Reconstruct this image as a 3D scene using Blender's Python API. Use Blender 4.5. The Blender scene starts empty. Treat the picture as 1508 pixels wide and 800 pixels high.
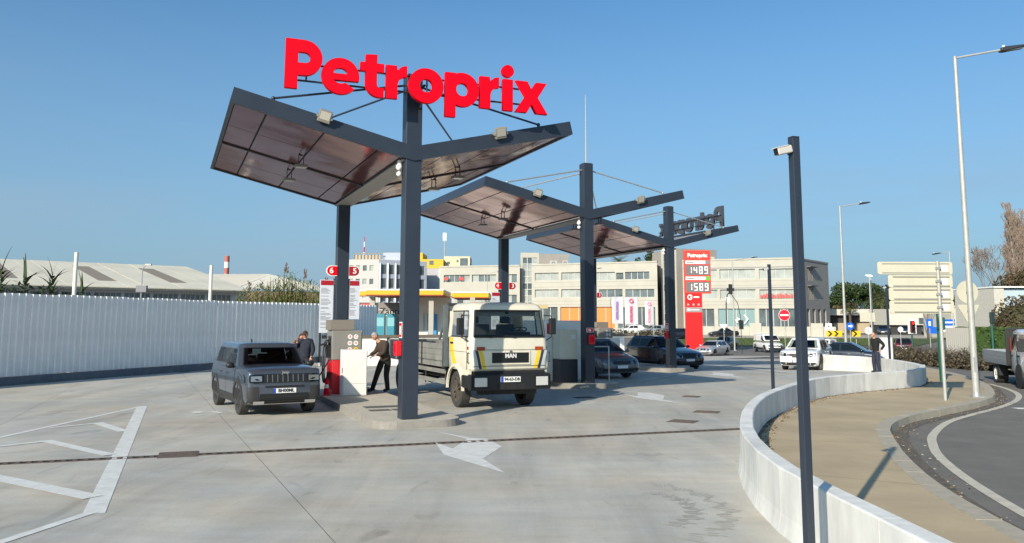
import bpy, bmesh, math, random
import numpy as np
from mathutils import Vector, Matrix
random.seed(7)
S = bpy.context.scene
COL = S.collection
R = math.radians

# ------------------------------------------------------------------ camera, sky, sun, exposure
cam = bpy.data.cameras.new("camera"); camo = bpy.data.objects.new("camera", cam); COL.objects.link(camo)
camo.location = (0, 0, 2.2)
camo.rotation_euler = (Matrix.Rotation(math.pi/2 + .1196, 4, 'X') @ Matrix.Rotation(.0021, 4, 'Z')).to_euler()
cam.sensor_width = 36; cam.lens = 1225/1508*36; cam.shift_y = -74/1508
cam.clip_end = 6000; cam.clip_start = .1
S.camera = camo
SUN_EL, SUN_AZ = R(25), math.atan2(-.487, -.873)      # azimuth measured from +Y towards +X
W = bpy.data.worlds.new("World"); S.world = W; W.use_nodes = True
nt = W.node_tree; bg = nt.nodes['Background']
sky = nt.nodes.new('ShaderNodeTexSky'); sky.sky_type = 'NISHITA'; sky.sun_disc = False
sky.sun_elevation = SUN_EL; sky.sun_rotation = SUN_AZ % (2*math.pi)
sky.air_density = 1.0; sky.dust_density = 2.0; sky.ozone_density = 6.5; sky.altitude = 50
# faint high haze streaks low in the sky
tc = nt.nodes.new('ShaderNodeTexCoord'); mp = nt.nodes.new('ShaderNodeMapping'); mp.inputs['Scale'].default_value = (1.6, 1.6, 11); nt.links.new(tc.outputs['Generated'], mp.inputs[0])
nz = nt.nodes.new('ShaderNodeTexNoise'); nz.inputs['Scale'].default_value = 1.7; nz.inputs['Detail'].default_value = 5; nt.links.new(mp.outputs[0], nz.inputs[0])
r1 = nt.nodes.new('ShaderNodeMapRange'); r1.inputs[1].default_value = .45; r1.inputs[2].default_value = .75; r1.inputs[4].default_value = .34; nt.links.new(nz.outputs[0], r1.inputs[0])
sp = nt.nodes.new('ShaderNodeSeparateXYZ'); nt.links.new(tc.outputs['Generated'], sp.inputs[0])
r2 = nt.nodes.new('ShaderNodeMapRange'); r2.inputs[1].default_value = .30; r2.inputs[2].default_value = .08; nt.links.new(sp.outputs[2], r2.inputs[0])
mu = nt.nodes.new('ShaderNodeMath'); mu.operation = 'MULTIPLY'; nt.links.new(r1.outputs[0], mu.inputs[0]); nt.links.new(r2.outputs[0], mu.inputs[1])
mxw = nt.nodes.new('ShaderNodeMix'); mxw.data_type = 'RGBA'; mxw.inputs[7].default_value = (2.15, 3.05, 4.0, 1)
r3 = nt.nodes.new('ShaderNodeMapRange'); r3.inputs[1].default_value = .02; r3.inputs[2].default_value = .40; r3.inputs[3].default_value = .70; r3.inputs[4].default_value = 0; nt.links.new(sp.outputs[2], r3.inputs[0])
ad = nt.nodes.new('ShaderNodeMath'); ad.operation = 'ADD'; ad.use_clamp = True; nt.links.new(mu.outputs[0], ad.inputs[0]); nt.links.new(r3.outputs[0], ad.inputs[1]); nt.links.new(ad.outputs[0], mxw.inputs[0]); tint = nt.nodes.new('ShaderNodeMix'); tint.data_type = 'RGBA'; tint.blend_type = 'MULTIPLY'; tint.inputs[0].default_value = 1; tint.inputs[7].default_value = (.80, 1.07, 1.03, 1)
nt.links.new(sky.outputs[0], tint.inputs[6]); nt.links.new(tint.outputs[2], mxw.inputs[6]); nt.links.new(mxw.outputs[2], bg.inputs[0]); bg.inputs[1].default_value = .100
sl = bpy.data.lights.new("sun", 'SUN'); sl.energy = 4.0; sl.angle = R(.5); sl.color = (1, .90, .745)
so = bpy.data.objects.new("sun", sl); COL.objects.link(so)
sd = Vector((math.sin(SUN_AZ)*math.cos(SUN_EL), math.cos(SUN_AZ)*math.cos(SUN_EL), math.sin(SUN_EL)))
so.rotation_euler = sd.to_track_quat('Z', 'Y').to_euler(); so.location = (-30, -40, 40)
S.view_settings.view_transform = 'Standard'; S.view_settings.look = 'None'
S.view_settings.exposure = .62; S.view_settings.gamma = 1
S.render.engine = 'CYCLES'; S.cycles.max_bounces = 6

# ------------------------------------------------------------------ materials
_M = {}
def mat(name, col, rough=.6, metal=0, noise=0, scale=4, bump=0, bscale=40, spec=.5, world=False, coat=0,
        col2=None, stretch=None, emit=None):
    if name in _M: return _M[name]
    m = bpy.data.materials.new(name); m.use_nodes = True; _M[name] = m
    t = m.node_tree; b = t.nodes['Principled BSDF']
    b.inputs['Base Color'].default_value = (*col, 1); b.inputs['Roughness'].default_value = rough
    b.inputs['Metallic'].default_value = metal; b.inputs['Specular IOR Level'].default_value = spec
    if coat: b.inputs['Coat Weight'].default_value = coat; b.inputs['Coat Roughness'].default_value = .04
    if emit: b.inputs['Emission Color'].default_value = (*col, 1); b.inputs['Emission Strength'].default_value = emit
    src = None
    if noise or bump:
        if world: g = t.nodes.new('ShaderNodeNewGeometry'); src = g.outputs['Position']
        else: g = t.nodes.new('ShaderNodeTexCoord'); src = g.outputs['Object']
        if stretch:
            mp = t.nodes.new('ShaderNodeMapping'); mp.inputs['Scale'].default_value = stretch
            t.links.new(src, mp.inputs[0]); src = mp.outputs[0]
    if noise:
        n = t.nodes.new('ShaderNodeTexNoise'); n.inputs['Scale'].default_value = scale
        n.inputs['Detail'].default_value = 6; n.inputs['Roughness'].default_value = .62
        t.links.new(src, n.inputs['Vector'])
        r = t.nodes.new('ShaderNodeMapRange'); r.inputs[1].default_value = .3; r.inputs[2].default_value = .7
        t.links.new(n.outputs[0], r.inputs[0])
        mx = t.nodes.new('ShaderNodeMix'); mx.data_type = 'RGBA'
        c2 = col2 or tuple(min(1, c*(1+noise)) for c in col)
        c1 = col if col2 else tuple(c*(1-noise) for c in col)
        mx.inputs[6].default_value = (*c1, 1); mx.inputs[7].default_value = (*c2, 1)
        t.links.new(r.outputs[0], mx.inputs[0]); t.links.new(mx.outputs[2], b.inputs['Base Color'])
    if bump:
        n2 = t.nodes.new('ShaderNodeTexNoise'); n2.inputs['Scale'].default_value = bscale
        n2.inputs['Detail'].default_value = 4; t.links.new(src, n2.inputs['Vector'])
        bp = t.nodes.new('ShaderNodeBump'); bp.inputs['Strength'].default_value = bump; bp.inputs['Distance'].default_value = .01
        t.links.new(n2.outputs[0], bp.inputs['Height']); t.links.new(bp.outputs[0], b.inputs['Normal'])
    return m

def concrete_floor(name, base, seed):
    """broom finished, stained concrete: broad blotches, long streaks, fine grain, tyre rubs"""
    m = bpy.data.materials.new(name); m.use_nodes = True; t = m.node_tree; b = t.nodes['Principled BSDF']
    g = t.nodes.new('ShaderNodeNewGeometry')
    def noise(scale, stretch=(1, 1, 1), rz=0, det=6, rough=.6, dist=0):
        mp = t.nodes.new('ShaderNodeMapping'); mp.inputs['Scale'].default_value = stretch
        mp.inputs['Rotation'].default_value = (0, 0, rz); mp.inputs['Location'].default_value = (seed, seed*.7, 0)
        t.links.new(g.outputs['Position'], mp.inputs[0])
        n = t.nodes.new('ShaderNodeTexNoise'); n.inputs['Scale'].default_value = scale; n.inputs['Detail'].default_value = det
        n.inputs['Roughness'].default_value = rough; n.inputs['Distortion'].default_value = dist
        t.links.new(mp.outputs[0], n.inputs['Vector']); return n.outputs[0]
    def ramp(v, lo, hi, a, c):
        r = t.nodes.new('ShaderNodeMapRange'); r.inputs[1].default_value = lo; r.inputs[2].default_value = hi
        r.inputs[3].default_value = a; r.inputs[4].default_value = c; t.links.new(v, r.inputs[0]); return r.outputs[0]
    def mul(a, c):
        x = t.nodes.new('ShaderNodeMath'); x.operation = 'MULTIPLY'
        t.links.new(a, x.inputs[0]); t.links.new(c, x.inputs[1]); return x.outputs[0]
    f = ramp(noise(.22, det=4), .3, .7, .88, 1.1)
    f = mul(f, ramp(noise(.9, (1, .16, 1), -.39+1.57, 7, .65, .6), .3, .68, .80, 1.11))
    f = mul(f, ramp(noise(2.2, (.3, 1, 1), .2, 6, .7), .32, .66, .88, 1.06))
    f = mul(f, ramp(noise(26, det=3), .3, .7, .95, 1.05))
    spots = ramp(noise(1.6, (1, .35, 1), 1.2, 5, .55, 1.2), .61, .74, 1, .72)
    f = mul(f, spots)
    mx = t.nodes.new('ShaderNodeMix'); mx.data_type = 'RGBA'
    mx.inputs[6].default_value = (base[0]*1.04, base[1]*.99, base[2]*.92, 1); mx.inputs[7].default_value = (base[0]*.95, base[1]*1.0, base[2]*1.05, 1)
    t.links.new(ramp(noise(.35, det=3), .35, .65, 0, 1), mx.inputs[0])
    mm = t.nodes.new('ShaderNodeMix'); mm.data_type = 'RGBA'; mm.blend_type = 'MULTIPLY'; mm.inputs[0].default_value = 1
    t.links.new(mx.outputs[2], mm.inputs[6]); t.links.new(f, mm.inputs[7])
    t.links.new(mm.outputs[2], b.inputs['Base Color'])
    b.inputs['Roughness'].default_value = .72; b.inputs['Specular IOR Level'].default_value = .35
    bp = t.nodes.new('ShaderNodeBump'); bp.inputs['Strength'].default_value = .25; bp.inputs['Distance'].default_value = .004
    t.links.new(noise(60, (1, .08, 1), -.39, 3), bp.inputs['Height']); t.links.new(bp.outputs[0], b.inputs['Normal'])
    return m

FLOOR = concrete_floor('forecourt concrete', (.462, .438, .388), 3.0)
ANTH = mat('anthracite paint', (.024, .032, .048), .38, 0, .12, 2, spec=.5)
ANTHD = mat('anthracite dark trim', (.02, .023, .03), .5)
RED = mat('sign red', (.66, .0, .012), .6, spec=.12)
REDD = mat('box red', (.55, .012, .02), .4)
WHITE = mat('white paint', (.78, .78, .76), .55, noise=.04, scale=3)
CLINE = mat('road edge cream', (.50, .46, .37), .75, noise=.15, scale=5, world=True)
LINE = mat('road marking white', (.62, .62, .59), .7, noise=.14, scale=5, world=True)
PARA = mat('parapet limewash', (.64, .635, .605), .8, noise=.2, scale=2.2, bump=.3, bscale=9, world=True, stretch=(1, 1, .35))
KERB = mat('kerb stone', (.37, .33, .255), .85, noise=.12, scale=7, bump=.3, world=True)
PAVE = mat('pavement sand concrete', (.405, .322, .205), .9, noise=.16, scale=.7, bump=.35, bscale=70, world=True)
ASPH = mat('asphalt', (.15, .138, .122), .9, noise=.16, scale=1.2, bump=.6, bscale=120, world=True)
ISLE = mat('island concrete', (.46, .42, .35), .85, noise=.1, scale=3, bump=.2, world=True)
ISLK = mat('island kerb', (.24, .225, .20), .85, noise=.15, scale=5, bump=.2, world=True)
RUST = mat('rusty grating', (.105, .078, .062), .8, noise=.3, scale=20)
DARK = mat('dark void', (.012, .012, .013), .8)
GALV = mat('galvanised steel', (.42, .43, .43), .42, .55, noise=.12, scale=9)
GALVW = mat('pale galvanised steel', (.40, .40, .375), .5, .2, noise=.1, scale=6)
SHEET = mat('fence sheet white', (.90, .87, .82), .45, noise=.08, scale=1.2, bump=.25, bscale=1.6)
GLASS = mat('dark car glass', (.006, .009, .010), .04, spec=.55)
TYRE = mat('tyre rubber', (.040, .038, .036), .8, noise=.25, scale=12)
RIMA = mat('alloy rim', (.38, .38, .40), .3, .8)
RIMD = mat('dark rim', (.07, .07, .075), .35, .4)
BLKP = mat('black plastic', (.010, .011, .012), .55)
GRYP = mat('grey cladding plastic', (.028, .028, .028), .65)
LENS = mat('headlamp lens', (.30, .31, .32), .1, .5, spec=.8)
CHROME = mat('chrome', (.6, .6, .62), .15, 1)
PLATE = mat('number plate white', (.72, .72, .70), .5)
PBLUE = mat('plate blue', (.01, .05, .45), .5)
INK = mat('black ink', (.012, .012, .012), .6)
INKG = mat('grey print', (.2, .2, .22), .7)
AMBER = mat('amber lens', (.32, .05, .015), .25)
TAIL = mat('tail lamp red', (.35, .01, .012), .2)
YEL = mat('signal yellow', (.75, .50, .015), .5)
SYEL = mat('fascia yellow', (.60, .37, .010), .4)
BLUE = mat('sign blue', (.012, .12, .55), .45)
SKIN = mat('skin', (.48, .24, .16), .55)
LED = mat('led digits', (.85, .85, .83), .5, emit=.25)
WIN = mat('window glass', (.10, .125, .135), .08, spec=.9, noise=.5, scale=.35)
WINP = mat('window glass pale', (.34, .36, .34), .12, spec=.8, noise=.25, scale=.5)

# ------------------------------------------------------------------ mesh builder
class MB:
    def __init__(s): s.v = []; s.f = []; s.m = []
    def add(s, vs, fs, mi=0, M=None):
        o = len(s.v)
        s.v += [tuple(M @ Vector(p)) if M is not None else tuple(p) for p in vs]
        s.f += [tuple(i+o for i in f) for f in fs]; s.m += [mi]*len(fs); return s
    def box(s, c, d, mi=0, M=None, rz=0):
        x, y, z = d[0]/2, d[1]/2, d[2]/2; ca, sa = math.cos(rz), math.sin(rz)
        vs = []
        for dz in (-z, z):
            for dx, dy in ((-x, -y), (x, -y), (x, y), (-x, y)):
                vs.append((c[0]+dx*ca-dy*sa, c[1]+dx*sa+dy*ca, c[2]+dz))
        return s.add(vs, [(3, 2, 1, 0), (4, 5, 6, 7), (0, 1, 5, 4), (1, 2, 6, 5), (2, 3, 7, 6), (3, 0, 4, 7)], mi, M)
    def b2(s, x0, x1, y0, y1, z0, z1, mi=0, M=None):
        return s.box(((x0+x1)/2, (y0+y1)/2, (z0+z1)/2), (x1-x0, y1-y0, z1-z0), mi, M)
    def prism(s, pts, z0, z1, mi=0, M=None, top=None):
        """extrude a CCW xy polygon from z0 to z1 (top: other xy polygon for the upper ring)"""
        n = len(pts); tp = top or pts
        vs = [(p[0], p[1], z0) for p in pts]+[(p[0], p[1], z1) for p in tp]
        fs = [tuple(range(n-1, -1, -1)), tuple(range(n, 2*n))]+[(i, (i+1) % n, n+(i+1) % n, n+i) for i in range(n)]
        return s.add(vs, fs, mi, M)
    def prism_xz(s, pts, y0, y1, mi=0, M=None):
        n = len(pts)
        vs = [(p[0], y0, p[1]) for p in pts]+[(p[0], y1, p[1]) for p in pts]
        fs = [tuple(range(n)), tuple(range(2*n-1, n-1, -1))]+[(i, n+i, n+(i+1) % n, (i+1) % n) for i in range(n)]
        return s.add(vs, fs, mi, M)
    def prism_yz(s, pts, x0, x1, mi=0, M=None):
        n = len(pts)
        vs = [(x0, p[0], p[1]) for p in pts]+[(x1, p[0], p[1]) for p in pts]
        fs = [tuple(range(n-1, -1, -1)), tuple(range(n, 2*n))]+[(i, (i+1) % n, n+(i+1) % n, n+i) for i in range(n)]
        return s.add(vs, fs, mi, M)
    def tube(s, p0, p1, r0, r1=None, n=8, mi=0, cap=True):
        r1 = r0 if r1 is None else r1
        p0, p1 = Vector(p0), Vector(p1); d = (p1-p0)
        if d.length < 1e-6: return s
        q = d.to_track_quat('Z', 'Y'); vs = []
        for p, r in ((p0, r0), (p1, r1)):
            for k in range(n):
                a = 2*math.pi*k/n; vs.append(tuple(p+q @ Vector((r*math.cos(a), r*math.sin(a), 0))))
        fs = [(k, (k+1) % n, n+(k+1) % n, n+k) for k in range(n)]
        if cap: fs += [tuple(range(n-1, -1, -1)), tuple(range(n, 2*n))]
        return s.add(vs, fs, mi)
    def path(s, pts, r, n=6, mi=0):
        for a, b in zip(pts[:-1], pts[1:]): s.tube(a, b, r, r, n, mi)
        return s
    def lathe(s, prof, n=24, mi=0, M=None, axis='Z', closed=False):
        """prof: list of (radius, height)"""
        vs = []
        for k in range(n):
            a = 2*math.pi*k/n
            for r, h in prof:
                c, d = r*math.cos(a), r*math.sin(a)
                vs.append((c, d, h) if axis == 'Z' else (c, h, d) if axis == 'Y' else (h, c, d))
        m = len(prof); fs = []
        for k in range(n):
            k2 = (k+1) % n
            for j in range(m if closed else m-1):
                j2 = (j+1) % m; fs.append((k*m+j, k2*m+j, k2*m+j2, k*m+j2))
        return s.add(vs, fs, mi, M)
    def ball(s, c, r, mi=0, n=10, M=None):
        vs = []; fs = []
        r = (r, r, r) if not hasattr(r, '__len__') else r
        for i in range(n//2+1):
            t = math.pi*i/(n//2)
            for k in range(n):
                a = 2*math.pi*k/n
                vs.append((c[0]+r[0]*math.sin(t)*math.cos(a), c[1]+r[1]*math.sin(t)*math.sin(a), c[2]+r[2]*math.cos(t)))
        for i in range(n//2):
            for k in range(n): fs.append((i*n+k, (i+1)*n+k, (i+1)*n+(k+1) % n, i*n+(k+1) % n))
        return s.add(vs, fs, mi, M)
    def quad(s, a, b, c, d, mi=0): return s.add([a, b, c, d], [(0, 1, 2, 3)], mi)
    def mesh(s, name, mats):
        me = bpy.data.meshes.new(name); me.from_pydata(s.v, [], s.f)
        for m in (mats if isinstance(mats, (list, tuple)) else [mats]): me.materials.append(m)
        if len(me.materials) > 1: me.polygons.foreach_set('material_index', s.m)
        return me
    def obj(s, name, mats, parent=None, loc=(0, 0, 0), rz=0, smooth=None, bevel=0, seg=2):
        me = s.mesh(name, mats); fix(me)
        return link(name, me, parent, loc, rz, smooth, bevel, seg)
def fix(me):
    bm = bmesh.new(); bm.from_mesh(me); bmesh.ops.recalc_face_normals(bm, faces=bm.faces); bm.to_mesh(me); bm.free()
def link(name, me, parent=None, loc=(0, 0, 0), rz=0, smooth=None, bevel=0, seg=2):
    o = bpy.data.objects.new(name, me); COL.objects.link(o)
    o.location = loc; o.rotation_euler = (0, 0, rz)
    if parent: o.parent = parent
    if smooth: smooth_mesh(me, smooth)
    if bevel:
        b = o.modifiers.new('bevel', 'BEVEL'); b.width = bevel; b.segments = seg; b.limit_method = 'ANGLE'; b.angle_limit = R(35)
        b.harden_normals = False
    return o
def smooth_mesh(me, ang=35):
    me.shade_smooth()
    bm = bmesh.new(); bm.from_mesh(me)
    for e in bm.edges:
        if len(e.link_faces) == 2 and e.calc_face_angle(0) > R(ang): e.smooth = False
    bm.to_mesh(me); bm.free()
def thing(name, label, cat, loc=(0, 0, 0), rz=0, group=None):
    o = bpy.data.objects.new(name, None); COL.objects.link(o); o.empty_display_size = .2
    o.location = loc; o.rotation_euler = (0, 0, rz); o['label'] = label; o['category'] = cat
    if group: o['group'] = group
    return o
def tag(o, label, cat, group=None):
    o['label'] = label; o['category'] = cat
    if group: o['group'] = group
    return o
def struct(o, kind='structure'): o['kind'] = kind; return o
def copy_tree(o, parent=None):
    c = o.copy(); COL.objects.link(c); c.parent = parent
    for ch in list(o.children): copy_tree(ch, c)
    return c
def lab(o, label): o['label'] = label; return o
def evaluated(tmp):
    dg = bpy.context.evaluated_depsgraph_get(); dg.update()
    me = bpy.data.meshes.new_from_object(tmp.evaluated_get(dg)); bpy.data.objects.remove(tmp); return me
def text_mesh(s, size, ext=.004, off=0, align='CENTER', shear=0, sp=1):
    c = bpy.data.curves.new('lettering', 'FONT'); c.body = s; c.size = size; c.extrude = ext; c.offset = off
    c.align_x = align; c.align_y = 'CENTER'; c.resolution_u = 3; c.shear = shear; c.space_character = sp
    o = bpy.data.objects.new('lettering', c); COL.objects.link(o)
    me = evaluated(o); bpy.data.curves.remove(c); return me
def text(s, size, m, parent, loc, rot=(math.pi/2, 0, 0), name='lettering', **k):
    me = text_mesh(s, size, **k); me.materials.clear(); me.materials.append(m)
    o = bpy.data.objects.new(name, me); COL.objects.link(o); o.parent = parent; o.location = loc; o.rotation_euler = rot
    return o
def outline_mesh(splines, ext):
    """filled flat outline(s) in XY, extruded +-ext; even-odd holes"""
    c = bpy.data.curves.new('outline', 'CURVE'); c.dimensions = '2D'; c.fill_mode = 'BOTH'; c.extrude = ext
    for pts in splines:
        sp = c.splines.new('POLY'); sp.points.add(len(pts)-1); sp.use_cyclic_u = True
        for p, q in zip(sp.points, pts): p.co = (q[0], q[1], 0, 1)
    o = bpy.data.objects.new('outline', c); COL.objects.link(o)
    me = evaluated(o); bpy.data.curves.remove(c); return me
def arc(cx, cy, rx, ry, a0, a1, n=16):
    return [(cx+rx*math.cos(R(a0+(a1-a0)*i/n)), cy+ry*math.sin(R(a0+(a1-a0)*i/n))) for i in range(n+1)]
def rrect(x0, y0, x1, y1, r, n=4):
    return arc(x1-r, y0+r, r, r, -90, 0, n)+arc(x1-r, y1-r, r, r, 0, 90, n)+arc(x0+r, y1-r, r, r, 90, 180, n)+arc(x0+r, y0+r, r, r, 180, 270, n)

def gz(y):
    return float(np.interp(y, [36, 76, 100, 128], [0, -.95, -.95, .2]))
# ------------------------------------------------------------------ ground, road, forecourt
g = MB()
ys = [-80, 0, 36, 46, 56, 66, 76, 100, 107, 114, 121, 128, 400, 3000]
for a, b in zip(ys[:-1], ys[1:]):
    za, zb = gz(a)-.012, gz(b)-.012
    g.quad((-2500, a, za), (2500, a, za), (2500, b, zb), (-2500, b, zb))
struct(g.obj('ground', ASPH))

FENCE = [(-22.6, 13.6), (-17.15, 28.34), (-13.5, 38.6), (-10.3, 44.8), (-7.9, 49.6)]
WALL = [(2.98, 1.0), (2.95, 3.5), (2.92, 6.0), (2.87, 7.4), (2.85, 8.4), (2.86, 9.4), (2.95, 10.3), (3.1, 11.3), (3.33, 12.4), (3.79, 14.04),
        (4.34, 15.74), (5.36, 18.24), (6.86, 21.0), (8.26, 23.28), (10.0, 25.1), (11.4, 26.2), (12.5, 27.0), (13.35, 27.9), (14.05, 29.1), (14.75, 30.5),
        (15.35, 32.1), (15.8, 34.0), (16.1, 35.9), (16.2, 37.5), (15.95, 39.0), (15.25, 40.8), (14.4, 43.0)]
def spline(pts, step):
    out = []; P = [Vector((*p, 0)) for p in pts]; P = [2*P[0]-P[1]]+P+[2*P[-1]-P[-2]]
    for i in range(1, len(P)-2):
        for k in range(12):
            t = k/12
            out.append(.5*((2*P[i])+(P[i+1]-P[i-1])*t+(2*P[i-1]-5*P[i]+4*P[i+1]-P[i+2])*t*t+(3*P[i]-P[i-1]-3*P[i+1]+P[i+2])*t**3))
    out.append(P[-2]); L = [0]
    for a, b in zip(out[:-1], out[1:]): L.append(L[-1]+(b-a).length)
    n = max(2, round(L[-1]/step)); xs = np.linspace(0, L[-1], n+1)
    return [(float(np.interp(x, L, [p.x for p in out])), float(np.interp(x, L, [p.y for p in out]))) for x in xs]
def normals(pts):
    ns = []
    for i in range(len(pts)):
        a = Vector(pts[max(0, i-1)]); b = Vector(pts[min(len(pts)-1, i+1)]); d = (b-a).normalized(); ns.append((d.y, -d.x))
    return ns
fore = thing('forecourt', 'pale stained concrete forecourt', 'forecourt'); del fore['category']; struct(fore)
poly = [(2.98, -3)]+[p for p in WALL if p[1] < 36]+[(16.1, 36), (-15.2, 36)]+[(-17.15, 28.34), (-22.6, 13.6), (-28.6, -3)]
base = bmesh.new(); vs = [base.verts.new((x, y, 0)) for x, y in poly]; base.faces.new(vs)
bmesh.ops.triangulate(base, faces=base.faces[:])
def cut(bm, co, no, keep_pos):
    bmesh.ops.bisect_plane(bm, geom=bm.verts[:]+bm.edges[:]+bm.faces[:], plane_co=co, plane_no=no, clear_inner=keep_pos, clear_outer=not keep_pos)
nI = Vector((.9115, .4113, 0))                      # across the lanes
GAP = .0035
def cell(conds):
    bm = base.copy()
    for co, no, pos in conds:
        n = Vector(no).normalized(); cut(bm, Vector(co)+n*(GAP if pos else -GAP), n, pos)
    if not bm.faces: bm.free(); return
    me = bpy.data.meshes.new('concrete_slab'); bm.to_mesh(me); bm.free(); me.materials.append(FLOOR)
    link('concrete_slab', me, fore)
jA, jC, jD = (-4.29, 14.24, 0), (-14.45, 27.67, 0), (2.4, 8.4, 0)
jB, nB = (-6.74, 15.72, 0), (.676, -.737, 0)         # slanting joint across the left bays
nX = (.4113, -.9115, 0); jX = (2.6, 7.55, 0)
nJC = (.936, .352, 0)
cell([(jC, nJC, False)])
cell([(jC, nJC, True), (jA, nI, False), (jB, nB, True)])
cell([(jC, nJC, True), (jA, nI, False), (jB, nB, False)])
cell([(jA, nI, True), (jX, nX, True)])
cell([(jA, nI, True), (jX, nX, False)])
base.free()
g = MB(); g.quad((-30, -4, -.006), (3, -4, -.006), (3, 14, -.006), (-24, 14, -.006)); g.quad((-24, 14, -.006), (3.7, 14, -.006), (14, 36, -.006), (-16, 36, -.006))
g.obj('joint_filler', mat('joint filler', (.06, .055, .05), .9), fore)
g = MB()
for a, b in zip([36, 46, 56, 66], [46, 56, 66, 78]):
    xa, xb = 17.5, 17.5
    g.quad((-14, a, gz(a)+.001), (min(16.1, 16.1-(a-36)*.0), a, gz(a)+.001), (18+(b-46)*.25, b, gz(b)+.001), (-14, b, gz(b)+.001))
fo = g.obj('exit_lane', FLOOR); struct(fo)

# pavement, kerb stones, road markings on the right
KO = [(4.86, .5), (4.9, 4.0), (4.98, 6.6), (5.16, 8.9), (5.5, 10.9), (6.05, 12.9), (6.6, 14.5), (7.36, 16.5), (8.05, 17.75), (8.9, 18.85), (9.9, 19.85), (11.0, 20.9), (12.2, 22.1),
      (13.4, 23.55), (14.38, 25.15), (15.45, 27.2), (16.4, 29.3), (17.4, 32.0), (18.3, 35.2), (19.2, 39.5)]
ko = spline(KO, .95); kn = normals(ko)
wl = spline(WALL, 1.15); wn = normals(wl)
g = MB()
inner = spline([(p[0]+.02, p[1]) for p in WALL if p[1] < 42], .8); outer = [(p[0]-n[0]*.28, p[1]-n[1]*.28) for p, n in zip(ko, kn)]
N = 60; def_i = [inner[int(round(i*(len(inner)-1)/N))] for i in range(N+1)]; def_o = [outer[int(round(i*(len(outer)-1)/N))] for i in range(N+1)]
bays = thing('pavement', 'sandy concrete pavement between the white wall and the road kerb', 'pavement'); del bays['category']; struct(bays)
for k in range(0, N, 5):
    m = MB()
    for i in range(k, k+5):
        e0 = .012 if i == k else 0
        a0 = Vector(def_i[i]).lerp(Vector(def_i[i+1]), e0); b0 = Vector(def_o[i]).lerp(Vector(def_o[i+1]), e0)
        m.quad((*a0, .13), (*b0, .13), (*def_o[i+1], .13), (*def_i[i+1], .13))
    m.obj('paving_bay', PAVE, bays)
m = MB()
for i in range(N): m.quad((*def_i[i], .118), (*def_o[i], .118), (*def_o[i+1], .118), (*def_i[i+1], .118))
m.obj('joint_filler', DARK, bays)
kerb = thing('pavement_kerb', 'curved pale stone kerb along the pavement', 'kerb'); del kerb['category']; struct(kerb)
for i in range(len(ko)-1):
    a, b = Vector(ko[i]), Vector(ko[i+1]); na, nb = Vector(kn[i]), Vector(kn[i+1]); d = (b-a).normalized()*.005
    a2, b2 = a+d, b-d
    m = MB(); m.prism([tuple(a2-na*.28), tuple(a2), tuple(b2), tuple(b2-nb*.28)], -.02, .138+random.uniform(-.003, .003), top=[tuple(a2-na*.28), tuple(a2-na*.02), tuple(b2-nb*.02), tuple(b2-nb*.28)])
    m.obj('kerb_stone', KERB, kerb)
WL = [(4.95, 1.0), (5.1, 4.0), (5.3, 7.0), (5.62, 9.5), (6.2, 12.1), (6.85, 14.2), (7.44, 15.6), (8.1, 16.9), (9.42, 18.9), (10.8, 20.45), (12.26, 21.95), (13.6, 23.5), (14.66, 24.95), (15.6, 26.6), (16.4, 28.6), (17.0, 30.6)]
WL = [(p[0]+.22, p[1]-.1) for p in WL]
def ribbon(name, pts, w, z, m, parent=None, kind='structure'):
    ns = normals(pts); q = MB()
    for i in range(len(pts)-1):
        a, b, na, nb = Vector(pts[i]), Vector(pts[i+1]), Vector(ns[i]), Vector(ns[i+1])
        q.quad((*(a-na*w/2), z), (*(a+na*w/2), z), (*(b+nb*w/2), z), (*(b-nb*w/2), z))
    o = q.obj(name, m, parent)
    if not parent: struct(o, kind)
    return o
ribbon('road_edge_line', spline(WL, .6), .16, -.004, CLINE)
gut = mat('gutter grit', (.105, .092, .075), .95, noise=.4, scale=6, bump=.8, bscale=60, world=True)
ribbon('gutter', [(p[0]+n[0]*.14, p[1]+n[1]*.14) for p, n in zip(ko, kn)], .3, -.008, gut)
for i, (x, y) in enumerate([(13.3, 21.9), (14.3, 22.1), (15.3, 22.3), (16.3, 22.5)]):
    m = MB(); m.box((x, y, -.006), (.6, .3, .004)); struct(m.obj('give_way_mark', LINE, rz=0))

# white parapet wall: cast panels
wallt = thing('parapet_wall', 'low curving white concrete wall between forecourt and pavement', 'wall')
for i in range(len(wl)-1):
    a, b = Vector(wl[i]), Vector(wl[i+1]); na, nb = Vector(wn[i]), Vector(wn[i+1]); d = (b-a).normalized()*.004
    a, b = a+d, b-d; h = .665 if a.y < 30 else .62
    m = MB(); T = .2
    sec = lambda p, n: [tuple(p-n*.09), tuple(p+n*T)]
    zlo = gz(a.y)-.05
    vs = []
    for p, n in ((a, na), (b, nb)):
        q = [(p-n*.05, zlo), (p-n*.012, .12), (p, .2), (p+n*.0, h-.015), (p+n*.015, h), (p+n*(T-.015), h), (p+n*T, h-.015), (p+n*T, zlo)]
        vs += [(v.x, v.y, z) for v, z in q]
    fs = [tuple(range(7, -1, -1)), tuple(range(8, 16))]+[(k, (k+1) % 8, 8+(k+1) % 8, 8+k) for k in range(8)]
    m.add(vs, fs); m.obj('wall_panel', PARA, wallt)
m = MB()
for i in range(len(wl)-1):
    a, b = Vector(wl[i]), Vector(wl[i+1]); na, nb = Vector(wn[i]), Vector(wn[i+1]); p0, p1, q0, q1 = a+na*.03, a+na*.17, b+nb*.17, b+nb*.03
    m.prism([tuple(p0), tuple(p1), tuple(q0), tuple(q1)], 0, .59)
m.obj('wall_core', KERB, wallt)
m = MB(); m.b2(-.28, .28, -.12, .12, -.1, 1.5)
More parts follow.
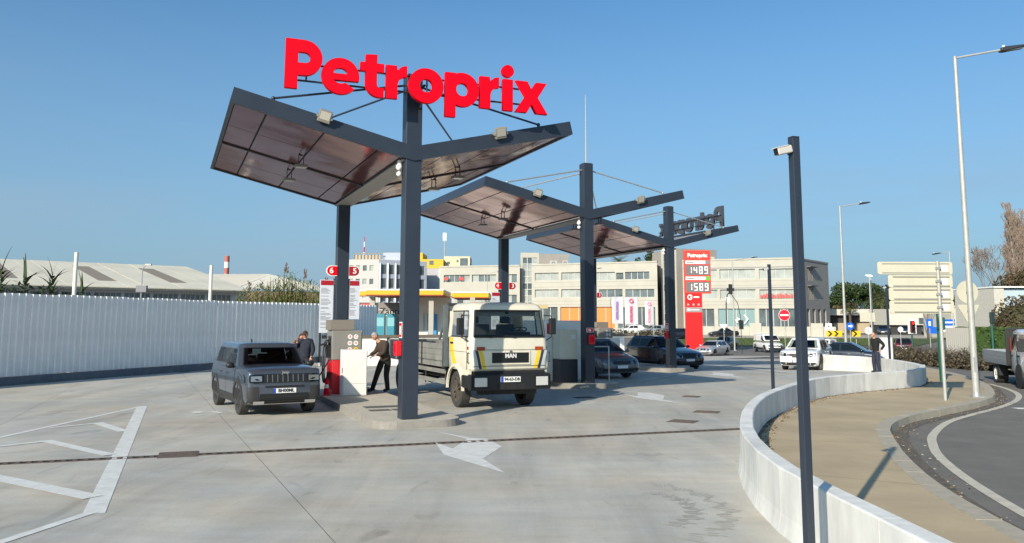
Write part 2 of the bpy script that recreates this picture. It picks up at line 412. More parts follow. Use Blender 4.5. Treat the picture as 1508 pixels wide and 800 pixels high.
tag(m.obj('wall_pier', PARA, loc=(17.05, 38.3, 0), rz=.1, bevel=.02), 'short cream wall pier standing behind the man on the right', 'wall')

# markings on the forecourt
def flat(name, pts, z=.004, m=LINE):
    q = MB(); q.add([(x, y, z) for x, y in pts], [tuple(range(len(pts)))]); me = q.mesh(name, m)
    bm = bmesh.new(); bm.from_mesh(me); bmesh.ops.triangulate(bm, faces=bm.faces[:]); bmesh.ops.recalc_face_normals(bm, faces=bm.faces[:])
    for f in bm.faces:
        if f.normal.z < 0: f.normal_flip()
    bm.to_mesh(me); bm.free()
    return struct(link(name, me))
A1 = [(-1.55, 17.14), (-.76, 16.12), (-.45, 16.02), (-.17, 15.06), (-.46, 13.74), (-.09, 12.48), (-1.12, 14.14), (-1.39, 15.54), (-1.02, 14.81), (-.83, 16.0)]
for k in range(3): flat('direction_arrow', [(x+4.7589*k, y+10.3126*k) for x, y in A1])
BZ = [.0035]
def bar(p, q, w, name='hatch_line'):
    BZ[0] += .0006
    p, q = Vector(p), Vector(q); n = (q-p).normalized(); n = Vector((-n.y, n.x))*w/2
    flat(name, [tuple(p-n), tuple(q-n), tuple(q+n), tuple(p+n)], BZ[0])
bar((-9.52, 21.85), (-4.78, 9.85), .24)
bar((-9.53, 21.7), (-9.66, 15.9), .13); bar((-9.66, 15.9), (-9.95, 8), .13)
bar((-4.83, 9.95), (-5.4, 7.0), .13)
bar((-9.5, 17.5), (-8.9, 18.3), .14); bar((-8.95, 18.36), (-7.72, 16.95), .22)
bar((-9.6, 14.1), (-8.5, 15.6), .16); bar((-8.58, 15.66), (-6.6, 14.02), .22)
bar((-9.2, 13.3), (-5.22, 10.72), .27)
bar((-7.7, 20.6), (-7.45, 20.3), .25); bar((-7.3, 20.7), (-6.9, 20.2), .12)
for a, b in (((12.6, 35.6), (11.1, 40.4)), ((9.2, 37.2), (11.6, 34.2))): bar(a, b, .14, 'lane_line')
bar((4.6, 31.0), (6.9, 35.2), .13, 'lane_line')

# slotted drain across the forecourt, manhole lids
dr = thing('slotted_drain', 'long rusty slotted drain across the concrete forecourt', 'drain', (0, 0, 0))
p, q = Vector((-10.6, 12.22)), Vector((4.75, 17.56)); dv = (q-p).normalized(); dn = Vector((-dv.y, dv.x)); L = (q-p).length
m = MB(); m.prism([tuple(p-dn*.09), tuple(q-dn*.09), tuple(q+dn*.09), tuple(p+dn*.09)], -.1, .003); m.obj('channel', DARK, dr)
m = MB()
for s in (-1, 1): m.prism([tuple(p+dn*s*.1-dn*.018), tuple(q+dn*s*.1-dn*.018), tuple(q+dn*s*.1+dn*.018), tuple(p+dn*s*.1+dn*.018)], -.02, .008)
m.obj('channel_edge', RUST, dr)
barme = None; k = 0
m = MB(); n = int(L/.16)
for i in range(n):
    c = p+dv*(i+.5)*.16
    if i < 70:
        o = MB(); o.box((0, 0, 0), (.07, .17, .012), rz=math.atan2(dv.y, dv.x))
        if barme is None: barme = o.mesh('grating_bar', RUST)
        link('grating_bar', barme, dr, (c.x, c.y, .0055))
    else: m.box((c.x, c.y, .0055), (.07, .17, .012), rz=math.atan2(dv.y, dv.x))
m.obj('grating_bars', RUST, dr)['kind'] = 'stuff'
def lid(x, y, w, d, rz, label, z=.0):
    t = thing('manhole_cover', label, 'drain cover', (x, y, z), rz, 'rusty covers in the forecourt')
    m = MB(); m.b2(-w/2, w/2, -d/2, d/2, -.03, .006); m.obj('frame', RUST, t)
    m = MB()
    for i in range(6):
        yy = -d/2+d*(i+.5)/6; m.b2(-w*.45, w*.45, yy-d*.055, yy+d*.055, .003, .010)
    m.obj('ribs', RUST, t)
lid(-5.5, 14.1, .62, .62, .34, 'rusty square grate set into the slotted drain beside the hatched bay')
lid(3.8, 18.85, .6, .55, -.5, 'rusty rectangular cover nearest the white wall and the drain')
lid(4.78, 20.8, .6, .5, -.4, 'rusty rectangular cover just behind another one near the wall')
lid(5.3, 25.0, .5, .5, -.4, 'small dark cover beyond the second painted arrow')
lid(2.1, 24.6, .6, .4, .4, 'dark cover in the shade right of the white truck')

# ------------------------------------------------------------------ canopies
TH = .3916; CW = .3529; VZ = 5.508; HW = 3.847; RISE = .928; BH = .311; CL = 8.08; CH = 7.44
SPX, SPY = 4.7589, 10.3126
C0 = (-2.137, 17.8147)
def soffit_mat():
    m = bpy.data.materials.new('glossy bronze soffit'); m.use_nodes = True; t = m.node_tree; b = t.nodes['Principled BSDF']
    b.inputs['Base Color'].default_value = (.25, .078, .066, 1); b.inputs['Metallic'].default_value = .6; b.inputs['Roughness'].default_value = .12
    g = t.nodes.new('ShaderNodeTexCoord'); n = t.nodes.new('ShaderNodeTexNoise'); n.inputs['Scale'].default_value = .6; n.inputs['Detail'].default_value = 1.5
    bp = t.nodes.new('ShaderNodeBump'); bp.inputs['Strength'].default_value = .5; bp.inputs['Distance'].default_value = .06
    t.links.new(g.outputs['Object'], n.inputs[0]); t.links.new(n.outputs[0], bp.inputs['Height']); t.links.new(bp.outputs[0], b.inputs['Normal'])
    return m
SOF = soffit_mat()
al = math.atan2(RISE, HW); ca, sa = math.cos(al), math.sin(al)
def wp(sg, u, v):        # point u along the wing from the valley, v perpendicular above its underside
    return (sg*(u*ca-v*sa), VZ+u*sa+v*ca)
UL = HW/ca
def wbox(mb, sg, u0, u1, y0, y1, v0, v1, mi=0):
    a = [wp(sg, u0, v0), wp(sg, u1, v0), wp(sg, u1, v1), wp(sg, u0, v1)]
    mb.prism_xz(a if sg > 0 else a[::-1], y0, y1, mi)
def canopy(k, label):
    t = thing('fuel_canopy', label, 'canopy', (C0[0]+SPX*k, C0[1]+SPY*k, .15+(gz(C0[1]+SPY*k))), TH, 'butterfly canopies over the pumps')
    m = MB(); m.b2(-CW/2, CW/2, 0, CW, 0, CH); m.obj('column', ANTH, t, bevel=.012); 
    m = MB(); m.b2(-CW/2+.03, CW/2-.03, .03, CW-.03, CH, CH+.02); m.obj('column_cap', ANTHD, t)
    m = MB(); m.b2(-CW/2, CW/2, CL-.46, CL-.11, 0, VZ+.1); m.obj('column', ANTH, t, bevel=.012)
    for y0, y1 in ((-.035, .10), (CL-.1, CL)):
        for sg in (-1, 1):
            m = MB(); tp = BH/ca
            a = [(0, VZ), wp(sg, UL, 0), wp(sg, UL, BH), (0, VZ+tp)]
            m.prism_xz(a if sg > 0 else a[::-1], y0, y1); m.obj('fascia_beam', ANTH, t)
    for sg in (-1, 1):
        m = MB(); wbox(m, sg, UL-.09, UL-.002, .1, CL-.1, .0, BH-.004); m.obj('side_fascia', ANTH, t)
        m = MB(); wbox(m, sg, .1, UL-.09, .1, CL-.1, .12, .2); m.obj('roof_sheet', mat('roof sheet', (.3, .3, .31), .5), t)
        m = MB(); wbox(m, sg, .24, UL-.09, .1, CL-.1, .05, .118); m.obj('soffit_backing', DARK, t)
        ub = [.25, UL*.2, UL*.5, UL*.81, UL-.09]; vb = [.1, CL*.27, CL*.515, CL*.76, CL-.1]
        for i in range(4):
            for j in range(4):
                m = MB(); wbox(m, sg, ub[i]+.02, ub[i+1]-.02, vb[j]+(.012 if j != 2 else .05), vb[j+1]-(.012 if j != 1 else .05), .03+random.uniform(0, .004), .05)
                m.obj('soffit_panel', SOF, t)
        m = MB(); wbox(m, sg, .24, UL-.09, CL*.515-.04, CL*.515+.04, .0, .06); m.obj('soffit_beam', ANTHD, t)
        # tie rods
        m = MB(); X, Z = wp(sg, UL*.80, BH+.05)
        m.tube((sg*CW/2, .18, 7.22), (X, .05, Z), .024, n=8); m.tube((X-.0, .05, Z-.12), (X, .05, Z+.03), .03); m.ball((X, .05, Z), .045); m.obj('tie_rod', GALV if k else ANTH, t, smooth=40)
        m = MB(); X, Z = wp(sg, UL*.80, .3); m.tube((sg*CW/2, .3, 7.12), (X, CL*.62, Z), .024); m.ball((X, CL*.62, Z), .045); m.obj('tie_rod', GALV if k else ANTH, t, smooth=40)
        # floodlights: one on the beam, two on arms under the wing
        u = UL*.53
        X, Z = wp(sg, u, BH)
        f = MB(); M = Matrix.Translation((X, -.16, Z-.03)) @ Matrix.Rotation(-sg*al, 4, 'Y') @ Matrix.Rotation(R(28), 4, 'X')
        f.box((0, 0, 0), (.27, .09, .26), 0, M); fo = f.obj('floodlight', mat('floodlight housing', (.24, .22, .185), .5), t, bevel=.015)
        f = MB(); f.box((0, -.048, .02), (.21, .008, .17), 0, M); f.obj('lens', mat('floodlight lens', (.5, .47, .4), .2), fo)
        f = MB(); f.box((-.15, .06, -.02), (.03, .2, .04), 0, M); f.box((.15, .06, -.02), (.03, .2, .04), 0, M); f.obj('bracket', GALV, fo)
        for v in (CL*.36, CL*.62):
            X, Z = wp(sg, u*.98, .03)
            f = MB(); f.box((X, v, Z-.27), (.30, .26, .06), 0); fo = f.obj('floodlight', mat('floodlight housing dark', (.2, .19, .17), .5), t, bevel=.012)
            f = MB(); f.box((X, v, Z-.303), (.24, .2, .01), 0); f.obj('lens', mat('floodlight lens', (.5, .47, .4), .2), fo)
            f = MB(); f.b2(X-.065, X-.05, v-.01, v+.03, Z-.27, Z+.02); f.b2(X+.05, X+.065, v-.01, v+.03, Z-.27, Z+.02); f.b2(X-.065, X+.065, v-.01, v+.03, Z-.015, Z+.02); f.obj('bracket', ANTHD, fo)
    m = MB(); m.b2(-.236, .236, .1, CL-.1, VZ+.008, VZ+.04); m.obj('valley_trim', mat('valley trim', (.36, .34, .31), .6), t)
    m = MB(); m.ball((-.27, .22, VZ-.12), .075, n=10); m.ball((-.27, .22, VZ-.27), .06, n=10); m.b2(-.30, -.24, .19, .25, VZ-.06, VZ+.03)
    m.obj('dome_camera', WHITE, t, smooth=40)
    if k == 1:
        m = MB(); m.tube((0, .18, CH), (0, .18, CH+2.45), .03, .012, 8); m.obj('lightning_rod', GALVW, t, smooth=40)
    return t
can = [canopy(0, 'nearest grey butterfly canopy, carrying the big red lettering'),
       canopy(1, 'middle grey butterfly canopy with a thin rod on its column'),
       canopy(2, 'farthest grey butterfly canopy in front of the red price pylon')]

# ------------------------------------------------------------------ rooftop lettering
def glyphs():
    H, X, s = 1.03, .72, .25; G = {}
    r = .372
    G['P'] = ([[(0, 0), (0, H), (.74-r, H)]+arc(.74-r, H-r, r, r, 90, -90, 18)[1:]+[(s, H-2*r), (s, 0)],
               [(s, H-.26), (.39, H-.26)]+arc(.39, H-.372, .112, .112, 90, -90, 10)[1:]+[(s, H-.484)]], .74)
    R0 = .39
    def ring(cx, cy): return [arc(cx, cy, R0, .385, 0, 360, 36)[:-1], arc(cx, cy, .145, .145, 0, 360, 24)[:-1]]
    e = arc(.39, .36, R0, .385, 352, 360+322-360+0, 2)
    e = arc(.39, .36, R0, .385, -8, -8+0.01, 1)[:1]
    outer = [(.39+R0*math.cos(R(a)), .36+.385*math.sin(R(a))) for a in np.linspace(-13, 318, 44)]
    innr = [(.39+.17*math.cos(R(a)), .36+.16*math.sin(R(a))) for a in np.linspace(305, 208, 12)]
    e = outer+innr+[(.23, .275)]
    hole = [(.245, .41), (.53, .41)]+[(.39+.15*math.cos(R(a)), .41+.12*math.sin(R(a))) for a in np.linspace(15, 165, 10)]
    G['e'] = ([e, hole], .78)
    G['t'] = ([[(.11, X-.185), (0, X-.185), (0, X), (.11, X), (.11, X+.17), (.35, X+.19), (.35, X), (.5, X), (.5, X-.185), (.35, X-.185), (.35, .27)]
               + arc(.42, .27, .07, .075, 180, 270, 5)[1:]+[(.5, .2), (.5, .0)]+arc(.40, .28, .29, .29, 282, 180, 10)[1:]], .5)
    G['r'] = ([[(0, 0), (0, X), (.23, X), (.235, X-.075)]+arc(.43, X-.2, .2, .215, 150, 92, 5)+[(.45, X+.015), (.45, X-.225)]+arc(.43, X-.43, .185, .2, 92, 180, 8)+[(.245, 0)]], .45)
    G['o'] = (ring(.39, .36), .78)
    st = [(0, X), (.235, X), (.235, X-.06)]+[(.39+.385*math.cos(R(a)), .36+.38*math.sin(R(a))) for a in np.linspace(113, -113, 30)]+[(.235, .05), (.235, -.27), (0, -.27)]
    G['p'] = ([st, arc(.39, .36, .145, .145, 0, 360, 24)[:-1]], .77)
    G['i'] = ([[(0, 0), (0, X), (.235, X), (.235, 0)], arc(.1175, X+.19, .142, .142, 0, 360, 22)[:-1]], .235)
    G['x'] = ([[(0, 0), (.245, .365), (.01, X), (.29, X), (.40, X-.19), (.51, X), (.77, X), (.545, .365), (.79, 0), (.51, 0), (.39, .2), (.275, 0)]], .79)
    return G
G = glyphs()
SEQ = [('P', -2.84), ('e', -2.11), ('t', -1.31), ('r', -.76), ('o', -.27), ('p', .55), ('r', 1.35), ('i', 1.90), ('x', 2.20)]
LETR = mat('lettering edge', (.72, .30, .32), .5); LBACK = mat('lettering back', (.05, .055, .07), .6)
gm = {}
for ch, (sp, w) in G.items():
    me = outline_mesh(sp, .055); me.materials.clear()
    for x in (RED, RED, LBACK): me.materials.append(x)
    bm = bmesh.new(); bm.from_mesh(me); bmesh.ops.recalc_face_normals(bm, faces=bm.faces)
    for f in bm.faces: f.material_index = 0 if f.normal.z > .5 else (2 if f.normal.z < -.5 else 1)
    bm.to_mesh(me); bm.free()
    # pale acrylic rim proud of the face edge
    gm[ch] = me
def cw(k, x, y, z=0):    # canopy-local point to world
    return (C0[0]+SPX*k+math.cos(TH)*x-math.sin(TH)*y, C0[1]+SPY*k+math.sin(TH)*x+math.cos(TH)*y, z)
gmb = {}
for ch, me in gm.items():
    m2 = me.copy(); m2.materials.clear(); m2.materials.append(LBACK); gmb[ch] = m2
    for p_ in m2.polygons: p_.material_index = 0
def lettering(k, y, flip, label):
    c = can[k]; t = thing('rooftop_sign', label, 'sign', (0, 0, 0), 0, 'rooftop letterings')
    a = TH + (math.pi/2 if flip else 0)
    base = Vector((C0[0]+SPX*k, C0[1]+SPY*k, .15+gz(C0[1]+SPY*k))) + Vector((-math.sin(TH)*y, math.cos(TH)*y, 0))
    if flip: base = Vector(cw(k, 3.72, 3.95, .15+gz(C0[1]+SPY*k)))
    t.location = base; t.rotation_euler = (0, 0, a)
    zb = 6.72 if not flip else 6.80
    for ch, x in SEQ:
        o = link('letter', (gmb if flip else gm)[ch], t, (x, -.09, zb)); o.rotation_euler = (math.pi/2, 0, 0)
    for z in (7.28, 6.93):
        m = MB(); m.tube((-2.75, .0, zb+z-6.72), (2.9, .0, zb+z-6.72), .022); m.obj('rail', ANTHD, t)
    for x in (-2.4, -1.0, -.17, .17, 1.4, 2.5):
        m = MB(); m.tube((x, 0, zb+.2), (x, 0, zb+.58), .018); m.tube((x, 0, zb+.4), (x, -.05, zb+.4), .018); m.obj('stay', ANTHD, t)
    for x in ((-.12, .12) if not flip else (-2.2, 2.2)):
        m = MB(); m.tube((x, 0, zb+.4), (x, .32 if not flip else .06, zb+.4), .03)
        if flip: m.tube((x, .03, zb-.15), (x, .03, zb+.58), .035)
        m.obj('mount', ANTHD, t)
lettering(0, -.33, False, 'big red raised lettering standing above the nearest canopy')
lettering(2, 7.4, True, 'dark mirrored back of lettering above the farthest canopy')

# ------------------------------------------------------------------ pump islands
def island(k, label):
    t = thing('pump_island', label, 'island', (C0[0]+SPX*k, C0[1]+SPY*k, gz(C0[1]+SPY*k)), TH, 'kerbed pump islands')
    x0, x1, y0, y1 = -.78, 1.15, -.32, CL+1.2
    out = [(x0+.42, y0), (x1-.5, y0+.0)]+arc(x1-.5, y0+.5, .5, .5, -80, 0, 6)+[(x1, y1), (x0, y1)]+arc(x0+.42, y0+.5, .42, .5, 180, 262, 6)[:-1]
    cx, cy = (x0+x1)/2, (y0+y1)/2
    inn = [(x+(.14 if x < cx-.2 else -.14 if x > cx+.2 else 0), y+(.13 if y < y0+.45 else 0)) for x, y in out]
    m = MB(); m.prism(inn, 0, .148); m.obj('slab', ISLE, t)
    n = len(out); m = MB()
    for i in range(n):
        j = (i+1) % n
        L = math.hypot(out[j][0]-out[i][0], out[j][1]-out[i][1]); q = max(1, int(L/1.0))
        for s in range(q):
            e_ = .003/L if L > .3 else 0; a, b = s/q+e_, (s+1)/q-e_
            P = lambda A, B, f: (A[0]+(B[0]-A[0])*f, A[1]+(B[1]-A[1])*f)
            o0, o1, i1, i0 = P(out[i], out[j], a), P(out[i], out[j], b), P(inn[i], inn[j], b), P(inn[i], inn[j], a)
            kk = MB(); e = .025
            o0t, o1t = P(o0, i0, .16), P(o1, i1, .16)
            kk.prism([o0, o1, i1, i0], -.02, .15, top=[o0t, o1t, i1, i0]); kk.m[1] = 1; kk.obj('kerb_stone', [ISLK, ISLE], t)
    for (a, b, c, d) in ((-.35, .75, 2.55, 3.0), (-.4, .1, 1.85, 2.2), (.15, .75, 1.85, 2.2)):
        m = MB(); m.b2(a, b, c, d, .13, .153); m.obj('duct_lid', mat('duct lid', (.10, .095, .09), .7), t)
    return t
island(0, 'kerbed concrete island under the nearest canopy')
island(1, 'kerbed concrete island with the beige cabinet')
island(2, 'farthest kerbed concrete island by the black estate car')

# tyre tread print on the concrete in the foreground
tm = mat('tyre print', (.37, .36, .325), .8, world=True)
m = MB()
for ci, (cx, cy, r0, a0, a1) in enumerate([(1.45, 10.3, 1.0, -75, 62), (1.45, 10.3, .62, -70, 55)]):
    for k in range(64):
        zq = .0028+(ci*64+k)*.000012
        a = R(a0+(a1-a0)*k/63); r = r0*(1+.06*math.sin(k*.9)); w = random.uniform(.10, .22)
        c, s_ = math.cos(a), math.sin(a); x, y = cx+r*c, cy+1.5*r*s_
        ux, uy = math.cos(a+.5), math.sin(a+.5); nx, ny = -uy*.013, ux*.013
        m.add([(x-nx, y-ny, zq), (x+ux*w-nx, y+uy*w-ny, zq), (x+ux*w+nx, y+uy*w+ny, zq), (x+nx, y+ny, zq)], [(0, 1, 2, 3)])
o = m.obj('tyre_print', tm); o['kind'] = 'stuff'; o['label'] = 'faint curved tyre tread print on the concrete'
# ------------------------------------------------------------------ dispensers, cabinets, signs on the islands
DGREY = mat('dispenser grey', (.21, .20, .185), .5, noise=.05)
DRED = mat('dispenser red', (.55, .02, .03), .35)
CAB = mat('cabinet white', (.74, .73, .70), .5, noise=.04, scale=2)
BEI = mat('cabinet beige', (.62, .58, .47), .55, noise=.04, scale=2)
def izz(k): return .15+gz(C0[1]+SPY*k)
def dispenser(k, y, label):
    t = thing('fuel_dispenser', label, 'fuel pump', cw(k, 0, y, izz(k)), TH, 'fuel dispensers on the islands')
    m = MB(); m.b2(-.42, .40, .05, .85, .0, .95); b = m.obj('lower_body', DRED, t, bevel=.015)
    m = MB(); m.b2(-.44, .42, .03, .87, .95, 1.78); m.obj('upper_body', DGREY, t, bevel=.02)
    m = MB(); m.b2(-.5, .2, .1, .8, 1.79, 2.08); m.obj('header', mat('dispenser header', (.19, .17, .145), .6), t, bevel=.01)
    m = MB(); m.b2(-.455, -.44, .2, .62, 1.12, 1.62); m.obj('display', GLASS, t)
    m = MB(); m.b2(-.44, -.42, .12, .8, .12, .85); 
    m.obj('side_panel', RED, t)
    m = MB(); m.b2(.02, .38, .015, .03, 1.05, 1.72); m.obj('front_door', DGREY, t)
    for i in range(3):
        for j in range(2):
            x, z = .06+j*.17, 1.6-i*.18
            d = MB(); d.lathe([(0, -.006), (.065, -.006), (.065, .006), (0, .006)], 16, axis='Y'); 
            q = d.obj('grade_disc', YEL if (i, j) == (2, 1) else WHITE, t, loc=(x, .008, z))
            text(['E', 'C', 'U', 'O', 'D', 'A'][i*2+j], .085, RED if (i, j) != (2, 1) else INK, q, (0, -.01, 0), ext=.002, off=.003)
    if k == 0:
        h = MB(); h.path(spline3([(-.45, .35, .95), (-.75, .2, .5), (-1.0, -.3, .35), (-1.45, -1.6, .55), (-1.95, -2.45, .72)], 6), .02, 6); h.obj('filling_hose', BLKP, t, smooth=50)
    for i, yy in enumerate((.22, .5)):
        h = MB(); x = -.5
        pts = [(-.44, yy, 1.5), (-.56, yy, 1.45), (-.62, yy-.05, 1.0), (-.62, yy-.08, .5), (-.56, yy-.05, .3), (-.46, yy, .55), (-.45, yy, .8)]
        h.path(spline3(pts, 5), .022, 6); h.obj('hose', BLKP, t, smooth=50)
        h = MB(); h.tube((-.47, yy, 1.25), (-.6, yy-.02, 1.4), .035, .03); h.tube((-.6, yy-.02, 1.4), (-.72, yy-.02, 1.36), .018); h.b2(-.52, -.45, yy-.05, yy+.05, 1.0, 1.35); h.obj('nozzle', BLKP, t, smooth=40)
    return t
def spline3(pts, k):
    P = [Vector(p) for p in pts]; P = [2*P[0]-P[1]]+P+[2*P[-1]-P[-2]]; out = []
    for i in range(1, len(P)-2):
        for q in range(k):
            t = q/k
            out.append(.5*((2*P[i])+(P[i+1]-P[i-1])*t+(2*P[i-1]-5*P[i]+4*P[i+1]-P[i+2])*t*t+(3*P[i]-P[i-1]-3*P[i+1]+P[i+2])*t**3))
    out.append(P[-2]); return out
dispenser(0, 6.62, 'grey and red fuel dispenser behind the white payment box by the small silver car')
dispenser(1, 6.3, 'fuel dispenser on the middle island beyond the grey hatchback')
dispenser(2, 6.3, 'fuel dispenser on the farthest island beside the black estate car')
def cabinet(k, x, y, w, d, h, label, band=None):
    t = thing('equipment_cabinet', label, 'cabinet', cw(k, x, y, izz(k)), TH)
    m = MB(); m.b2(-w/2, w/2, 0, d, 0, h); m.obj('body', CAB, t, bevel=.012)
    m = MB(); m.b2(-w/2+.02, w/2-.02, -.012, 0, .33, h-.03); m.obj('door', CAB, t, bevel=.004)
    m = MB(); m.b2(-w/2+.02, w/2-.02, -.010, 0, .03, .315); m.obj('plinth_panel', CAB, t, bevel=.004)
    m = MB(); m.b2(-w/2-.005, -w/2+.0, .1, d-.1, .05, h-.05); m.obj('side_panel', CAB, t)
    m = MB(); m.b2(-w/2-.03, -w/2, .03, .07, h*.5, h*.5+.14); m.obj('handle', GALV, t)
    return t
cabinet(0, .10, 6.0, .66, .5, 1.25, 'white payment box in front of the nearest dispenser')
cabinet(1, .10, 5.6, .66, .5, 1.25, 'white payment box behind the grey hatchback')
cabinet(2, .10, 5.6, .66, .5, 1.25, 'white payment box behind the black estate car')
# middle island: big white kiosk and beige cabinet
t = thing('equipment_kiosk', 'large rounded white service kiosk between truck and column', 'kiosk', cw(1, -.35, 1.25, izz(1)), TH)
m = MB(); m.b2(-.72, .82, 0, 2.3, 0, 2.08); m.obj('body', CAB, t, bevel=.06, seg=4)
m = MB(); m.b2(-.735, -.718, .15, 1.0, .1, 1.95); m.obj('door', CAB, t)
m = MB(); m.b2(-.76, -.735, .2, .24, 1.0, 1.2); m.b2(-.76, -.735, .2, .26, 1.3, 1.4); m.obj('handle', INKG, t)
m = MB(); m.b2(-.66, -.34, -.014, -.002, 1.62, 1.98); q = m.obj('fire_sign', RED, t)
m = MB(); m.b2(-.55, -.45, -.018, -.014, 1.68, 1.86); m.b2(-.52, -.40, -.018, -.014, 1.86, 1.9); m.obj('pictogram', WHITE, q)
t = thing('beige_cabinet', 'beige cabinet with a black lower half against the middle column', 'cabinet', cw(1, -.47, .55, izz(1)), TH)
m = MB(); m.b2(-.36, .27, 0, .6, .78, 1.76); m.obj('upper_body', BEI, t, bevel=.01)
for i in range(7):
    m = MB(); m.b2(-.34+i*.087, -.34+i*.087+.07, -.006, 0, .84, 1.70); m.obj('ribbed_strip', BEI, t)
m = MB(); m.b2(-.37, .28, -.01, .61, 0, .775); m.obj('lower_body', mat('cabinet dark', (.02, .022, .03), .45), t, bevel=.01)
m = MB(); m.b2(.05, .22, -.009, -.006, 1.45, 1.6); m.obj('data_plate', PLATE, t)
t = thing('guard_rail', 'thin grey hoop rail at the front corner of the middle island', 'rail', cw(1, .62, .3, izz(1)), TH)
m = MB(); m.path([(-.35, 0, 0), (-.35, 0, 1.2), (.25, 0, 1.2), (.25, 0, 0)], .022, 8); m.obj('hoop', GALV, t, smooth=50)

# red fire boxes and signs
def firebox(k, x, y, z, face, label):
    a = TH + (0 if face == 'front' else -math.pi/2)
    t = thing('fire_box', label, 'fire box', cw(k, x, y, izz(k)+z), a)
    m = MB(); m.b2(-.11, .11, -.13, 0, -.16, .16); m.obj('case', REDD, t, bevel=.015)
    m = MB(); m.b2(-.07, .07, -.136, -.13, -.09, .09); m.obj('window', RED, t)
firebox(0, -CW/2-.001, .17, 1.47, 'left', 'red fire box on the left face of the nearest column')
firebox(1, .02, -.001, 1.45, 'front', 'red fire box on the front face of the middle column')
firebox(2, -CW/2-.001, .17, 1.5, 'left', 'red fire box on the left side of the farthest column')
def firesign(k, x, y, z, face, label):
    a = TH + (0 if face == 'front' else -math.pi/2)
    t = thing('fire_sign', label, 'sign', cw(k, x, y, izz(k)+z), a)
    w = (.10, .17) if face == 'left' else (.13, .075)
    m = MB(); m.b2(-w[0], w[0], -.008, 0, -w[1], w[1]); m.obj('plate', WHITE, t)
    m = MB(); m.b2(-w[0]*.85, w[0]*.85, -.011, -.008, -w[1]*.88, w[1]*.88); q = m.obj('red_field', RED, t)
    m = MB(); m.b2(-.03, .03, -.014, -.011, -w[1]*.6, w[1]*.5); m.b2(-w[0]*.6, -w[0]*.45, -.014, -.011, -w[1]*.5, w[1]*.5); m.obj('pictogram', WHITE, q)
firesign(0, -CW/2-.001, .17, 1.86, 'left', 'red and white extinguisher sign above the fire box on the nearest column')
firesign(1, .0, -.001, 1.76, 'front', 'small red and white plate above the fire box on the middle column')
firesign(2, -CW/2-.001, .17, 1.86, 'left', 'red plate above the fire box on the farthest column')
# pump numbers and notice boards on the rear columns
def number(k, s, sg, label, m):
    t = thing('pump_number_sign', label, 'number sign', cw(k, sg*CW/2, CL-.46, izz(k)+3.53), TH)
    pts = [(0, -.155), (sg*.17, -.155)]+[(sg*(.17+.155*math.cos(R(a))), .155*math.sin(R(a))) for a in range(-80, 81, 16)]+[(sg*.17, .155), (0, .155)]
    if sg < 0: pts = pts[::-1]
    q = MB(); q.prism_xz(pts, -.02, .02); q.obj('plate', WHITE, t)
    s2 = [(x*.92, z*.88) for x, z in pts]
    q = MB(); q.prism_xz(s2, -.026, -.02); f = q.obj('red_face', m, t)
    text(s, .235, WHITE, f, (sg*.17, -.032, 0), ext=.004, off=.006)
RD2 = mat('number red dark', (.35, .008, .02), .4)
for k, a, b in ((0, '6', '5'), (1, '4', '3'), (2, '2', '1')):
    w = ['nearest', 'middle', 'farthest'][k]
    number(k, a, -1, f'red sign with white {a} left of the {w} rear column', RED)
    number(k, b, 1, f'dark red sign with white {b} right of the {w} rear column', RD2)
def board(k, x0, x1, z0, z1, label):
    t = thing('notice_board', label, 'notice board', cw(k, (x0+x1)/2, CL-.44, izz(k)), TH, 'printed notice boards on the rear columns')
    w = x1-x0; pm = mat('board print white', (.56, .60, .68), .6)
    m = MB(); m.b2(-w/2, w/2, 0, .03, z0, z1); m.obj('panel', pm, t)
    m = MB(); m.b2(-w/2+.02, w/2-.02, -.006, 0, z1-.16, z1-.02); m.obj('header', RD2, t)
    m = MB(); z = z1-.26
    while z > z0+.1:
        L = random.uniform(.4, .95)*(w-.08); m.b2(-w/2+.03, -w/2+.03+L, -.004, 0, z, z+.014); z -= random.choice([.035, .035, .05, .09])
    m.obj('printed_lines', INKG, t)
    m = MB(); sg = 1 if x0 < 0 else -1
    m.b2(-.02+sg*w/2, .02+sg*w/2, .0, .05, z0, z1+.04); m.obj('edge_post', ANTH, t)
board(0, -.66, -.25, 1.7, 3.26, 'tall printed notice board left of the nearest rear column')
board(0, .2, .52, 2.1, 3.26, 'printed notice board right of the nearest rear column')
board(1, -.6, -.22, 1.7, 3.26, 'tall printed notice board left of the middle rear column')
# cone
t = thing('traffic_cone', 'small red and white cone on the island beside the dispenser', 'cone', cw(0, -.62, 6.35, .15), TH)
m = MB(); m.b2(-.11, .11, -.11, .11, 0, .03); m.obj('base', REDD, t)
m = MB(); m.lathe([(.085, .03), (.03, .44), (0, .44)], 16); m.obj('body', RED, t, smooth=40)
m = MB(); m.lathe([(.066, .2), (.052, .3)], 16); m.obj('reflective_band', WHITE, t, smooth=40); 

